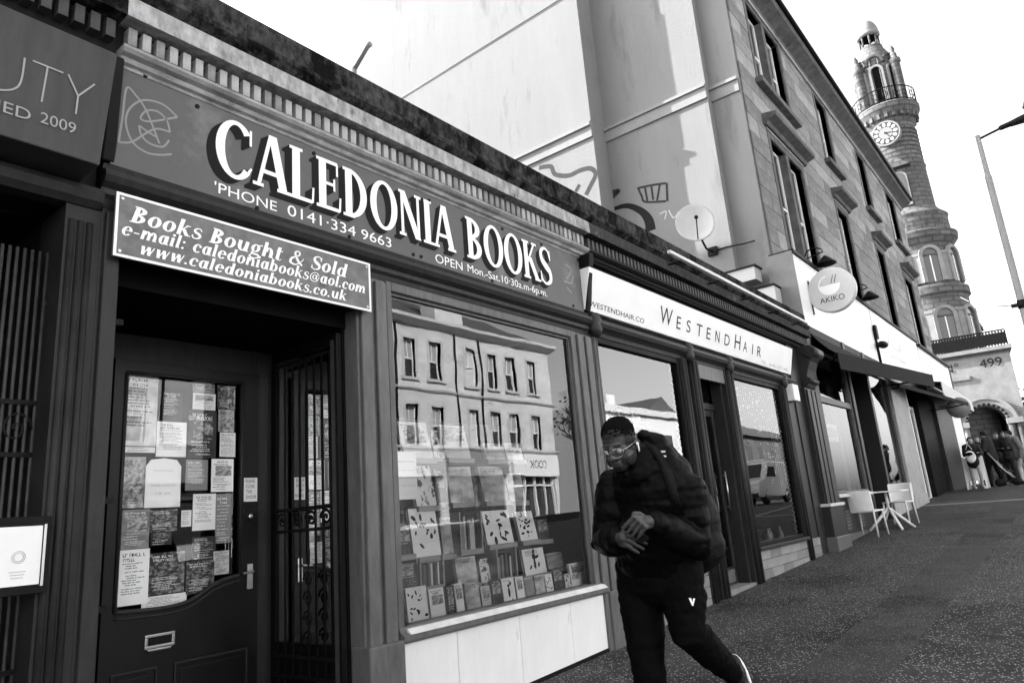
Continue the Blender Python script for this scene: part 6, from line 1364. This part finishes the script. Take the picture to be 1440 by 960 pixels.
pb(MB().hexa([(1.37, -.75, 1.135), (1.37, .75, 1.135), (1.3, .75, 1.15), (1.3, -.75, 1.15), (.83, -.68, 1.725), (.83, .68, 1.725), (.75, .68, 1.72), (.75, -.68, 1.72)]), 'windscreen', m_glass_dk)
for s in (-1, 1): pb(MB().prism([(1.15, 1.15), (.75, 1.6), (.2, 1.62), (.2, 1.15)], s*hw-.01*(s < 0)-.002, s*hw+.01*(s > 0)+.002), 'side_window', m_glass_dk); pb(MB().box(2.08, 2.2, s*.72-.18, s*.72+.18, .72, .92), 'headlight', m_lampw, V, .03)
pb(MB().box(2.15, 2.24, -.45, .45, .55, .78), 'grille', m_black); pb(MB().box(2.12, 2.25, -.85, .85, .32, .5), 'bumper', m_tyre, V, .03); pb(MB().box(.1, .5, -.6, .6, 1.86, 1.95), 'roof_bar', m_white, V, .03)
CR_ = [(2.05, .3), (2.08, .62), (1.9, .78), (.95, .92), (.3, 1.4), (-.9, 1.44), (-1.7, 1.0), (-2.05, .92), (-2.08, .3)]
for i, (x, y, rz, pv, lb) in enumerate(((41.5, -16., 0, .03, 'black hatchback parked across the street past the terrace end'), (47.5, -16., 0, .2, 'grey hatchback parked across the street by the low pale block'), (14.5, -15.4, math.pi, .5, 'silver hatchback parked across the street opposite the bookshop door'))):
    V, pb, hw = vehicle('parked_car', (x, y, gz(x)-.13), rz, 4.1, 1.75, 1.44, CR_, mat('car_paint%d' % i, pv, .2, coat=.8), lb, 'car'); V['group'] = 'cars parked across the street'
    for s in (-1, 1): pb(MB().prism([(.85, .95), (.3, 1.33), (-.85, 1.36), (-1.45, 1.0)], s*hw-.012, s*hw+.012), 'side_window', m_glass_dk); pb(MB().box(1.9, 2.07, s*.65-.15, s*.65+.15, .58, .74), 'headlight', m_lampw, V, .03)
    pb(MB().hexa([(.99, -.68, .93), (.99, .68, .93), (.9, .68, .93), (.9, -.68, .93), (.36, -.6, 1.38), (.36, .6, 1.38), (.28, .6, 1.38), (.28, -.6, 1.38)]), 'windscreen', m_glass_dk)
# ------------------------------------------------------------------ cafe table and chairs
m_chair = mat('chair_cream', .8, .45, var=.05, vs=6)
def local_obj(b, nm, m, par, bevel=0.):
    o = bpy.data.objects.new(nm, b.mesh(nm)); COL.objects.link(o); o.parent = par; o.data.materials.append(m); WLOC[o.name] = (0, 0, 0)
    if bevel: k = o.modifiers.new('b', 'BEVEL'); k.width = bevel; k.segments = 3
    return o
CH = thing('cafe_chair', (0, 0, 0), 'cream plastic cafe chair with its back to the salon pilaster', 'chair', 'cafe chairs by the restaurant')
b = MB(); n = 6
for i in range(n):                                  # curved back shell, chair faces +x
    a0, a1 = (i-n/2)/n, (i+1-n/2)/n
    p = lambda a, z: (-.21-.05*(1-(2*a)**2)-(z-.45)*.16, a*.46, z)
    p2 = lambda a, z: (-.235-.05*(1-(2*a)**2)-(z-.45)*.16, a*.46, z)
    b.hexa([p(a0, .46), p(a1, .46), p2(a1, .46), p2(a0, .46), p(a0, .82), p(a1, .82), p2(a1, .82), p2(a0, .82)])
local_obj(b, 'backrest', m_chair, CH)
b = MB(); b.hexa([(-.22, -.22, .43), (.24, -.23, .445), (.24, .23, .445), (-.22, .22, .43), (-.22, -.22, .46), (.25, -.23, .47), (.25, .23, .47), (-.22, .22, .46)]); local_obj(b, 'seat', m_chair, CH, .012)
for sx, sy in ((-1, -1), (-1, 1), (1, -1), (1, 1)):
    b = MB(); b.tube([(sx*.21-(.0 if sx > 0 else .02), sy*.21, .46 if sx > 0 else .8), (sx*.21, sy*.21, .43), (sx*.25, sy*.23, 0)], [.016, .019, .014], 8); local_obj(b, 'leg', m_chair, CH)
c1 = onY(1222, 757, -.28); CH.location = (14.55, -.2, gz(14.55)); CH.rotation_euler[2] = rad(-8)
C2 = copy_tree(CH, None, (16.3, -.42, gz(16.3)), rad(172)); C2['label'] = 'cream plastic cafe chair facing the pale pilaster across the table'
TBL = thing('cafe_table', (15.45, -.4, gz(15.45)), 'small pale square cafe table on a four-legged spider base', 'table')
b = MB(); b.box(15.1, 15.8, -.75, -.05, gz(15.4)+.71, gz(15.4)+.735); b.build('top', m_chair, TBL, bevel=.008)
g0 = gz(15.45); MB().tube([(15.45, -.4, g0+.36), (15.45, -.4, g0+.71)], .028, 10).build('stem', m_chair, TBL)
for k in range(4):
    a = .6+k*1.5708; MB().tube([(15.45, -.4, g0+.42), (15.45+.42*math.cos(a), -.4+.42*math.sin(a), g0+.02)], [.028, .024], 8).build('leg', m_chair, TBL)
AB2 = thing('sandwich_board', (26.6, -.6, gz(26.6)), 'white wooden sandwich board standing on the pavement before the last shops', 'sign board')
q0 = onY(1357, 690, -.55)
x = 26.4; gA = gz(x)
for s in (-1, 1):
    b = MB()
    for (ya, yb_) in ((-1.05, -1.0), (-.55, -.5)): b.hexa([(x+s*.32, ya, gA), (x+s*.32, yb_, gA), (x+s*.29, yb_, gA), (x+s*.29, ya, gA), (x+s*.05, ya, gA+1.), (x+s*.05, yb_, gA+1.), (x+s*.02, yb_, gA+1.), (x+s*.02, ya, gA+1.)])
    b.build('side_rail', m_white, AB2)
    b = MB(); b.hexa([(x+s*.25, -1.0, gA+.25), (x+s*.25, -.55, gA+.25), (x+s*.235, -.55, gA+.25), (x+s*.235, -1., gA+.25), (x+s*.06, -1., gA+.95), (x+s*.06, -.55, gA+.95), (x+s*.045, -.55, gA+.95), (x+s*.045, -1., gA+.95)]); b.build('panel', m_paper, AB2)
RM = thing('round_projecting_sign', (27, -.5, 3), 'round glazed projecting sign beneath the pale awning', 'sign'); c = onX(1348, 573, 27.); b = MB(); n = 24
for r, x in ((.001, -.06), (.32, -.06), (.34, 0), (.32, .06), (.001, .06)): b.v += [(27+x, c.y+r*math.cos(6.28318*k/n), c.z+r*math.sin(6.28318*k/n)) for k in range(n)]
b.f = [(j*n+k, j*n+(k+1) % n, (j+1)*n+(k+1) % n, (j+1)*n+k) for j in range(4) for k in range(n)]; b.sm = [True]*len(b.f); b.build('disc', mat('sign_grey_glass', .2, .15), RM); MB().tube([(27, .0, c.z+.1), (27, c.y+.3, c.z+.1)], .02, 6).build('bracket', m_black, RM)

# ------------------------------------------------------------------ people
def remesh(mb, name, m, parent, voxel, smooth=4, fac=.5, disp=None, subs=None, label=None):
    me = mb.mesh(name, WL(parent) if parent is not None else None); o = bpy.data.objects.new(name, me); COL.objects.link(o)
    r = o.modifiers.new('r', 'REMESH'); r.mode = 'VOXEL'; r.voxel_size = voxel; r.use_smooth_shade = True
    if smooth: s = o.modifiers.new('s', 'SMOOTH'); s.iterations = smooth; s.factor = fac
    nm = bpy.data.meshes.new_from_object(o.evaluated_get(bpy.context.evaluated_depsgraph_get())); o.modifiers.clear(); o.data = nm; bpy.data.meshes.remove(me); nm.name = name
    if disp:
        off = Vector(WL(parent)) if parent is not None else Vector((0, 0, 0)); vs = [(v.co.copy(), v.normal.copy()) for v in nm.vertices]
        for v, (c_, n_) in zip(nm.vertices, vs): v.co = c_+n_*disp(c_+off)
    nm.polygons.foreach_set('use_smooth', [True]*len(nm.polygons)); nm.materials.clear()
    for mm in (m if isinstance(m, list) else [m]): nm.materials.append(mm)
    if subs:
        off = Vector(WL(parent)) if parent is not None else Vector((0, 0, 0))
        for p in nm.polygons: p.material_index = subs(Vector(p.center)+off)
    nm.update(); o.parent = parent
    if parent is not None: WLOC[o.name] = WL(parent)
    return o
m_skin = mat('skin_deep', .042, .42, spec=.35, var=.12, vs=14, bump=.08, bs=160); m_skin_lo = mat('skin_beard', .02, .6, var=.3, vs=40, bump=.3, bs=200)
m_hair = mat('hair_black', .006, .9, spec=.05, bump=.6, bs=420); m_puff = mat('puffer_black', .0025, .5, spec=.07, var=.3, vs=5, bump=.25, bs=28); m_jog = mat('jogger_black', .003, .8, spec=.05, var=.3, vs=8, bump=.2, bs=40)
m_bag = mat('backpack_black', .003, .65, var=.3, vs=10, bump=.3, bs=60); m_lens = glass('spectacle_lens', 1.5, .97)
foot = atZ(930, 1060, 3.48)
gx0 = foot.x; GM = gz(gx0)
MAN = thing('person', (foot.x, foot.y, GM), 'man in black puffer jacket and joggers walking past, head bowed, hands together', 'person')
J = dict(pel=atZ(925, 795, 3.5), abd=atZ(922, 745, 3.48), chest=atZ(922, 690, 3.5), neck=atZ(903, 660, 3.48), nk2=atZ(890, 640, 3.45),
         rs=atZ(866, 688, 3.6), re=atZ(858, 762, 3.52), rw=atZ(864, 758, 3.34), ls=atZ(966, 692, 3.4), le=atZ(978, 764, 3.33), lw=atZ(925, 738, 3.2),
         rh=atZ(898, 812, 3.56), lh=atZ(955, 800, 3.44), lk=atZ(968, 886, 3.3), la=atZ(1030, 946, 3.66))
J['ra'] = Vector((J['rh'].x-.02, J['rh'].y-.02, GM+.1)); J['rk'] = (J['rh']+J['ra'])/2+Vector((-.05, -.02, .02))
# hmm: hands lower front of body
J['rw'] = atZ(868, 757, 3.3); J['lw'] = atZ(918, 733, 3.18)
HC = atZ(871, 624, 3.42)
fF = Vector((-.93, -.06, -.42)).normalized(); fL = Vector((.06, -1, 0)).normalized(); fL = (fL-fF*fL.dot(fF)).normalized(); fU = fF.cross(fL)*-1
if fU.z < 0: fU = -fU
RH = Matrix((fF, fL, fU)).transposed()
def hd(f, l, u): return HC+fF*f+fL*l+fU*u
body = MB()
body.ell(hd(-.012, 0, .035), (.1, .078, .088), RH, 20, 14); body.ell(hd(.03, 0, -.03), (.072, .066, .09), RH, 18, 12); body.ell(hd(.058, 0, -.085), (.036, .04, .032), RH, 12, 8)
for s in (-1, 1): body.ell(hd(.018, s*.05, -.06), (.055, .022, .045), RH); body.ell(hd(.058, s*.034, -.008), (.03, .026, .024), RH); body.ell(hd(-.012, s*.08, -.012), (.02, .009, .033), RH)
body.ell(hd(.079, 0, .024), (.014, .052, .012), RH); body.cap([hd(.094, 0, .01), hd(.118, 0, -.028)], [.012, .017], 10)
for s in (-1, 1): body.ell(hd(.106, s*.016, -.033), (.013, .011, .009), RH)
body.ell(hd(.095, 0, -.058), (.018, .028, .009), RH); body.ell(hd(.09, 0, -.073), (.018, .025, .0095), RH)
body.cap([hd(-.04, 0, -.06), J['neck'], J['chest']], [.058, .062, .08], 14)
body.cap([J['chest'], J['abd'], J['pel']], [.13, .12, .13], 16)
body.cap([J['rs'], J['re'], J['rw']], [.06, .048, .032]); body.cap([J['ls'], J['le'], J['lw']], [.06, .048, .032]); body.cap([J['rs'], J['chest'], J['ls']], [.06, .09, .06])
body.cap([J['pel'], J['rh'], J['rk'], J['ra']], [.1, .085, .055, .04]); body.cap([J['pel'], J['lh'], J['lk'], J['la']], [.1, .085, .055, .04])
# hands: five fingers each, right one palm-up cradling, left one pinching towards it
def hand(W, K, F, side, curl, spread):
    """W wrist, K knuckle centre, F finger direction; side = across the palm"""
    d = (K-W).normalized(); sd = side.normalized(); nrm = d.cross(sd).normalized()
    body.cap([W, W.lerp(K, .5)], [.029, .03]); 
    for k in range(4): body.cap([W.lerp(K, .35)+sd*((k-1.5)*.014), K+sd*((k-1.5)*.023)], [.0165, .0118], 8)
    Ls = (.07, .078, .073, .058)
    for k in range(4):
        a = K+sd*((k-1.5)*.023); dr = (F+sd*((k-1.5)*spread)).normalized(); p = [a]; L_ = Ls[k]
        for i, fr in enumerate((.45, .32, .23)):
            dr = (dr-nrm*(-curl)*(.5+.5*i)).normalized(); p.append(p[-1]+dr*L_*fr)
        body.cap(p, [.0102, .0098, .009, .0076], 8)
    t0 = W.lerp(K, .3)-sd*.028; t1 = t0+(d*.5-sd*.6+nrm*.25*1).normalized()*.038; body.cap([t0, t1, t1+(d*.9-sd*.1).normalized()*.034], [.016, .0125, .0095], 8)
scr_r, scr_u = CR, CU
rK = atZ(886, 757, 3.22); hand(J['rw'], rK, (scr_r*.8-scr_u*.42-CF*.1).normalized(), (scr_u*.9+scr_r*.3).normalized()*-1, .12, .08)
lK = atZ(899, 734, 3.12); hand(J['lw'], lK, (-scr_r*.55-scr_u*.75+CF*.1).normalized(), (scr_r*-.75+scr_u*.62).normalized()*-1, -.12, .05)
def skin_zone(p):
    q = p-HC; f, l, u = q.dot(fF), q.dot(fL), q.dot(fU)
    if q.length > .2: return 0
    if u < -.045 and not (f > .075 and abs(l) < .03 and u > -.08): return 1
    if u > -.02 and ((f < .01 and abs(l) > .02) or (abs(l) > .052 and f < .05)): return 1
    if u > .055: return 1
    return 0
BODY = remesh(body, 'body', [m_skin, m_skin_lo], MAN, .0036, 3, .5, subs=skin_zone)
# hair
hb = MB(); hb.ell(hd(-.017, 0, .047), (.099, .0785, .083), RH, 20, 14)
import mathutils.noise as mn
HAIR = remesh(hb, 'hair', m_hair, MAN, .0035, 1, disp=lambda p: .0035*mn.noise(p*90)+.005*mn.noise(p*210))
for v in HAIR.data.vertices:
    p = Vector(v.co)+Vector(WL(MAN))-HC; u = p.dot(fU); f = p.dot(fF)
    lim = .012+.62*max(0, f+.005)+.008*mn.noise(p*90)-.35*max(0, -f-.02)
    if u < lim: v.co = Vector(v.co)*1+fU*0-(p.normalized()*.03)
# ears are in the body; spectacles, earbud
GL = MB()
for s in (-1, 1):
    c_ = hd(.112, s*.034, -.006); GL.tube([c_+fL*(.026*math.cos(6.28318*k/18))*1+fU*(.022*math.sin(6.28318*k/18))-fF*(.012*math.cos(6.28318*k/18)*s) for k in range(19)], .0018, 5, False)
    GL.tube([hd(.104, s*.06, .002), hd(.05, s*.081, .004), hd(-.01, s*.088, .002)], .0016, 5)
GL.tube([hd(.118, -.01, .0), hd(.122, 0, .003), hd(.118, .01, 0)], .0016, 5)
GLO = GL.build('spectacles', mat('spectacle_wire', .45, .25, metal=1.), MAN)
for s in (-1, 1):
    c_ = hd(.112, s*.034, -.006); b = MB(); b.v = [tuple(c_+fL*(.026*math.cos(6.28318*k/18))+fU*(.022*math.sin(6.28318*k/18))-fF*(.012*math.cos(6.28318*k/18)*s)) for k in range(18)]; b.f = [tuple(range(18))]; b.sm = [False]; b.build('lens', m_lens, GLO)
    e = MB(); e.ell(hd(.088, s*.034, -.006), (.011, .011, .0105)); e.build('eye', mat('eye_white', .35, .2), MAN)
b = MB(); b.ell(hd(-.004, .09, -.012), (.008, .007, .009), RH); b.cap([hd(-.003, .093, -.016), hd(.006, .094, -.045)], [.0042, .0034], 8); b.build('earbud', mat('earbud_white', .85, .3), MAN)
# puffer jacket: torso, sleeves, high collar with hood
jk = MB(); up = Vector((0, 0, 1)); back = -Vector((fF.x, fF.y, 0)).normalized(); lf_ = fL
hem = J['pel']+Vector((0, 0, -.02))
jk.ell(J['chest']+back*-.01, (.175, .22, .22), None, 24, 16); jk.ell(J['abd']+back*-.02, (.17, .2, .2), None, 24, 16); jk.ell(J['pel']+Vector((0, 0, .03)), (.175, .205, .15), None, 24, 16)
jk.cap([J['chest']+up*.1, J['neck']+up*.02], [.15, .115], 18)
jk.cap([J['rs']+up*.0, J['rs'].lerp(J['re'], .5), J['re'], J['re'].lerp(J['rw'], .55), J['rw']+(J['re']-J['rw'])*.1], [.105, .1, .095, .078, .055], 16)
jk.cap([J['ls']+up*.0, J['ls'].lerp(J['le'], .5), J['le'], J['le'].lerp(J['lw'], .55), J['lw']+(J['le']-J['lw'])*.06], [.09, .09, .085, .074, .054], 16)
jk.cap([J['rs'], J['chest']+up*.06, J['ls']], [.1, .13, .1], 14)
# collar ring and hood roll
for k in range(14):
    a = 6.28318*k/14; p = J['neck']+fL*(.098*math.cos(a))-back*(.1*math.sin(a)+.012)+up*(.004+.035*(-math.sin(a))); jk.ell(p, (.04, .04, .05+.018*max(0, -math.sin(a))))
hk = atZ(922, 632, 3.52); jk.ell(hk+up*-.03, (.1, .11, .075)); jk.cap([atZ(905, 612, 3.56), atZ(925, 622, 3.5), atZ(938, 648, 3.42)], [.035, .05, .055]);
def puff(p):
    for a, c_ in ((J['rs'], J['re']), (J['re'], J['rw']), (J['ls'], J['le']), (J['le'], J['lw'])):
        d = c_-a; t = (p-a).dot(d)/d.length_squared; r = (p-(a+d*t)).length
        if -.05 < t < 1.05 and r < .125: return .006*abs(math.sin((t*d.length)*math.pi/.085))-.004+.003*mn.noise(Vector((p.x*16, p.y*16, p.z*30)))+.0035*mn.noise(p*38)
    z = p.z-hem.z; return (.009*abs(math.sin(z*math.pi/.115+.4))-.005 if z < .52 else 0)+.004*mn.noise(Vector((p.x*14, p.y*14, p.z*32)))+.003*mn.noise(p*14)+.0035*mn.noise(p*40)
JK = remesh(jk, 'jacket', m_puff, MAN, .009, 5, .5, disp=puff)
# zip and pocket lines
zp = MB(); ZP = [J['neck']-back*.1+fL*.0+up*-.02, J['chest']-back*.2+fL*.02, J['abd']-back*.215+fL*.03, J['pel']-back*.19+fL*.03]; pass
# trousers
tr_ = MB()
tr_.ell(J['pel']+up*-.06, (.15, .185, .14), None, 20, 12)
tr_.cap([J['rh']+up*.03, J['rh'].lerp(J['rk'], .5), J['rk'], J['rk'].lerp(J['ra'], .6), J['ra']+up*.05], [.115, .105, .085, .075, .062], 16); tr_.cap([J['lh']+up*.03, J['lh'].lerp(J['lk'], .5), J['lk'], J['lk'].lerp(J['la'], .6), J['la']], [.12, .108, .088, .074, .055], 16)
TR = remesh(tr_, 'trousers', m_jog, MAN, .01, 4, disp=lambda p: .009*mn.noise(Vector((p.x*9, p.y*9, p.z*26)))+.005*mn.noise(p*34))
lg = MB(); c_ = atZ(975, 846, 3.2); 
LGP = [c_+scr_r*a+scr_u*e for a, e in ((-.012, .025), (-.004, .02), (.004, -.012), (.012, .02), (.018, .024), (.006, -.03))]
# shoes
def shoe(ank, toe_dir, upd, nm='shoe'):
    S_ = MB(); sd = toe_dir.cross(upd).normalized(); R3 = Matrix((toe_dir, sd, upd)).transposed(); h = ank-upd*.07
    S_.cap([h-toe_dir*.05, h+toe_dir*.06, h+toe_dir*.15], [.042, .045, .038]); S_.cap([ank, h], [.045, .05]); o = remesh(S_, nm, mat('shoe_black', .015, .6), MAN, .01, 3)
    s2 = MB(); n = 20; out = [(.06+.145*math.cos(6.28318*k/n), (.046-.006*math.cos(6.28318*k/n*1))*math.sin(6.28318*k/n)) for k in range(n)]
    s2.v = [tuple(h+toe_dir*a+sd*c+upd*z) for z in (-.052, -.018) for a, c in out]; s2.f = [(k, (k+1) % n, n+(k+1) % n, n+k) for k in range(n)]+[tuple(range(n))[::-1], tuple(range(n, 2*n))]; s2.sm = [False]*len(s2.f); s2.build('sole', mat('shoe_sole_white', .8, .5), o)
shoe(J['ra'], Vector((-1, -.1, 0)).normalized(), Vector((0, 0, 1)))
td = (scr_r*.25-scr_u*.9-CF*.35).normalized(); sh_ = (J['la']-J['lk']).normalized(); ud = (sh_*-1); ud = (ud-td*ud.dot(td)).normalized(); shoe(J['la']+sh_*.03, td, ud)
# logo mark on the thigh
b = MB(); lc = atZ(975, 845, 3.02)
LOGO = thing('logo_anchor', (0, 0, 0), 'x', 'x'); bpy.data.objects.remove(LOGO)
def on_surface(o, px, py, off=.004):
    """nearest mesh point of o met by the line of sight through a pixel, to pin a badge on cloth"""
    from mathutils.bvhtree import BVHTree
    w0 = Vector(WL(o)); t = BVHTree.FromPolygons([Vector(v.co)+w0 for v in o.data.vertices], [p.vertices for p in o.data.polygons]); d = ray(px, py).normalized(); h = t.ray_cast(CPOS, d)
    return (h[0]+h[1]*off, h[1]) if h[0] else (None, None)
for P_ in ([(968, 840), (973, 851), (975.5, 851), (971, 840)], [(974.5, 851), (977, 841), (974, 841), (973.5, 847)]):
    vs = [on_surface(TR, *q)[0] for q in P_]
    if all(v is not None for v in vs): b = MB(); b.add(vs, [(0, 1, 2, 3)]); b.build('leg_logo', m_lett, MAN)
# backpack: own thing carried on the back
BP = thing('backpack', tuple(J['pel']+back*.25), 'black backpack worn by the walking man, strap with white stripes', 'backpack')
bp = MB(); bc = J['abd']+back*.27+fL*.06+up*.02; bp.ell(bc, (.14, .17, .25), None, 20, 14); bp.ell(bc+up*-.12, (.15, .18, .14), None, 20, 12); bp.ell(bc+back*.08+up*-.08, (.09, .13, .11))
remesh(bp, 'bag', m_bag, BP, .012, 4, disp=lambda p: .008*mn.noise(p*18)+.004*mn.noise(p*50))
SP = [(912, 628), (922, 634), (930, 645), (937, 662), (944, 682), (950, 702), (955, 722)]; pts = [on_surface(JK, *q, .006) for q in SP]; pts = [p for p in pts if p[0] is not None]
b = MB(); vs = []
for p, n_ in pts: sdv = n_.cross(up).normalized(); vs += [p+sdv*.022+n_*.004, p-sdv*.022+n_*.004]
b.add(vs, [(2*i, 2*i+1, 2*i+3, 2*i+2) for i in range(len(pts)-1)], True); so_ = b.build('strap', m_bag, BP); k_ = so_.modifiers.new('s', 'SOLIDIFY'); k_.thickness = .008
for (pa, pb_) in (((920, 636), (936, 636)), ((921, 640.5), (937, 640.5))):
    a, n_ = on_surface(JK, *pa, .013); c_, _n = on_surface(JK, *pb_, .013); dv = -scr_u*.0085; b = MB(); b.add([a, c_, c_+dv, a+dv], [(0, 1, 2, 3)]); b.build('white_stripe', m_lett, BP)
PH = thing('phone', tuple(atZ(891, 750, 3.16)), 'dark phone held between the walking man\'s hands', 'phone')
pc = atZ(893, 749, 3.15); R3 = Matrix(((scr_r*.8-scr_u*.6), (scr_u*.5+scr_r*.5-CF*.7).normalized(), CF)).transposed(); bx = MB().box(-.06, .06, -.03, .03, -.004, .004); b = MB(); b.add([pc+R3 @ Vector(v) for v in bx.v], bx.f); b.build('case', m_ink, PH, bevel=.003)

# ------------------------------------------------------------------ people further along the pavement
def walker(px, py_foot, zc, h, face, label, coat, legs, skin, hair, arm='down', stoop=0., bag=None, bare=False, shoes=None):
    q = atZ(px, py_foot, zc); x, y = q.x, q.y; g = gz(x); P0 = thing('person', (x, y, g), label, 'person', 'people down the pavement'); F = Vector((math.cos(face), math.sin(face), 0)); L_ = Vector((-F.y, F.x, 0)); B = Vector((x, y, g)); k = h/1.75
    def V(f, l, z): return B+F*(f*k)+L_*(l*k)+ZU*(z*k)
    ft = stoop; hd_ = V(.05+ft*.9, 0, 1.63-ft*.25); b = MB()
    b.ell(hd_, (.085*k, .085*k, .115*k)); b.ell(hd_+F*.05*k-ZU*.05*k, (.05*k, .055*k, .06*k)); b.ell(hd_+F*.1*k-ZU*.02*k, (.018*k, .014*k, .02*k)); b.cap([hd_-ZU*.08*k, V(ft*.6, 0, 1.45-ft*.15)], [.05*k, .06*k])
    sh = [V(ft*.6, s*.17, 1.42-ft*.15) for s in (-1, 1)]; b.cap([sh[0], sh[1]], [.06*k, .06*k]); b.cap([V(ft*.5, 0, 1.35), V(0, 0, .95)], [.12*k, .12*k])
    el, wr = [], []
    for i, s in enumerate((-1, 1)):
        if arm == 'down': e, w_ = V(0, s*.25, 1.12), V(.06, s*.25, .86)
        else: e, w_ = V(.02+ft, s*.24, 1.12), V(.28+ft, s*.1, 1.15 if arm == 'front' else 1.0)
        el.append(e); wr.append(w_); b.cap([sh[i], e, w_, w_+(w_-e).normalized()*.09*k], [.05*k, .042*k, .03*k, .022*k])
    hips = [V(0, s*.09, .92) for s in (-1, 1)]; an = [V(.14*s, s*.1, .08) for s in (-1, 1)]; kn = [V(.1*s+.04, s*.1, .5) for s in (-1, 1)]
    for i in (0, 1): b.cap([hips[i], kn[i], an[i]], [.08*k, .055*k, .042*k]); b.cap([an[i]-ZU*.03*k, an[i]-ZU*.04*k+F*.15*k], [.042*k, .035*k])
    remesh(b, 'body', skin, P0, .02, 2)
    j = MB(); j.cap([V(ft*.6, 0, 1.38-ft*.1), V(ft*.2, 0, 1.1), V(0, 0, .85)], [.17*k, .17*k, .19*k]); j.cap([sh[0], sh[1]], [.09*k, .09*k])
    for i in (0, 1): j.cap([sh[i], el[i], wr[i]], [.085*k, .075*k, .05*k])
    remesh(j, 'coat', coat, P0, .022, 3, disp=lambda p: .012*mn.noise(p*9))
    if legs:
        t = MB()
        for i in (0, 1): t.cap([hips[i], kn[i], an[i]+ZU*.06*k], [.1*k, .08*k, .065*k])
        remesh(t, 'trousers', legs, P0, .022, 2)
    for i in (0, 1): s_ = MB(); s_.cap([an[i]-ZU*.02*k-F*.02, an[i]-ZU*.035*k+F*.17*k], [.055*k, .042*k], 8); s_.build('shoe', shoes or m_black, P0)
    hh = MB(); hh.ell(hd_-F*.02*k+ZU*.03*k, (.095*k, .095*k, .1*k)); remesh(hh, 'hair', hair, P0, .018, 2, disp=lambda p: .01*mn.noise(p*25))
    return P0, V, F, L_
m_sk2 = mat('skin_fair', .3, .5); m_sk3 = mat('skin_mid', .2, .5); m_c1 = mat('coat_black', .012, .7); m_c2 = mat('coat_navy', .02, .7, var=.2); m_c3 = mat('top_grey', .14, .8, var=.15); m_hl = mat('hair_mid', .06, .7); m_tan = mat('legs_tan', .22, .6)
z = 22.5
w1, V1, F1, L1 = walker(1378, 690, 21.5, 1.62, math.pi+.3, 'hunched person in a bulky black coat with bare calves and pale trainers', m_c1, None, m_sk2, m_c1, 'front', .22, shoes=mat('trainer_pale', .55, .6))
bgc = V1(.3, -.1, 1.05); WB = thing('tote_bag', tuple(bgc), 'bright white round bag held by the hunched person in black', 'bag'); b = MB(); b.ell(bgc, (.09, .15, .19)); remesh(b, 'bag', m_white, WB, .02, 2); MB().tube([bgc+ZU*.22+L1*.08, bgc+ZU*.4, bgc+ZU*.22-L1*.08], .012, 6).build('handle', m_white, WB)
walker(1404, 684, 22.5, 1.78, math.pi*.5-.3, 'tall person in dark coat and flat cap turned away beside the porch', m_c2, m_c1, m_sk3, m_c1, 'front', .05)
walker(1389, 682, 24.5, 1.7, math.pi, 'person with mid-toned hair partly hidden behind the hunched one', m_c2, m_c1, m_sk2, m_hl, 'front', .05)
walker(1446, 684, 22.3, 1.74, math.pi*.6, 'person in a pale grey top over dark shorts seen from behind', m_c3, None, m_sk2, m_c1, 'down', .15)
walker(1428, 683, 24., 1.76, math.pi, 'dark-clothed person raising a bright phone among the group', m_c1, m_c1, m_sk3, m_c1, 'front', .0)
walker(1416, 682, 25.5, 1.8, math.pi*1.1, 'tall person in black standing behind the pushchair', m_c1, m_c1, m_sk3, m_hl, 'down', .0)
walker(1396, 682, 26.5, 1.66, math.pi*.9, 'shorter person in navy coat at the back of the group', m_c2, m_c2, m_sk2, m_hl, 'down', .0)
# folded pushchair
q = atZ(1420, 683, 22.); PC = thing('pushchair', (q.x, q.y, gz(q.x)), 'black folded pushchair standing among the people', 'pushchair'); g = gz(q.x)
for dx in (-.35, .35):
    for dy in (-.22, .22):
        o_ = MB().lathe([(.001, -.02), (.1, -.02), (.12, 0), (.1, .02), (.001, .02)], 0, 0, 14); b = MB(); b.add([(q.x+dx+c, q.y+dy*1.+a, g+.12+b_) for a, b_, c in o_.v], o_.f, True); b.build('wheel', m_black, PC)
for dx in (-.3, .3): MB().tube([(q.x+dx, q.y-.25, g+.12), (q.x+dx, q.y+.1, g+.6), (q.x+dx, q.y+.35, g+1.05)], .018, 6).build('frame_tube', m_metal, PC); MB().tube([(q.x+dx, q.y+.25, g+.12), (q.x+dx, q.y, g+.6)], .016, 6).build('frame_tube', m_black, PC)
b = MB(); b.hexa([(q.x-.26, q.y-.2, g+.42), (q.x+.26, q.y-.2, g+.42), (q.x+.26, q.y+.05, g+.45), (q.x-.26, q.y+.05, g+.45), (q.x-.26, q.y+.05, g+.55), (q.x+.26, q.y+.05, g+.55), (q.x+.26, q.y+.3, g+.95), (q.x-.26, q.y+.3, g+.95)]); b.build('seat', m_c1, PC)
MB().tube([(q.x-.3, q.y+.35, g+1.05), (q.x+.3, q.y+.35, g+1.05)], .02, 8).build('handle', m_black, PC)
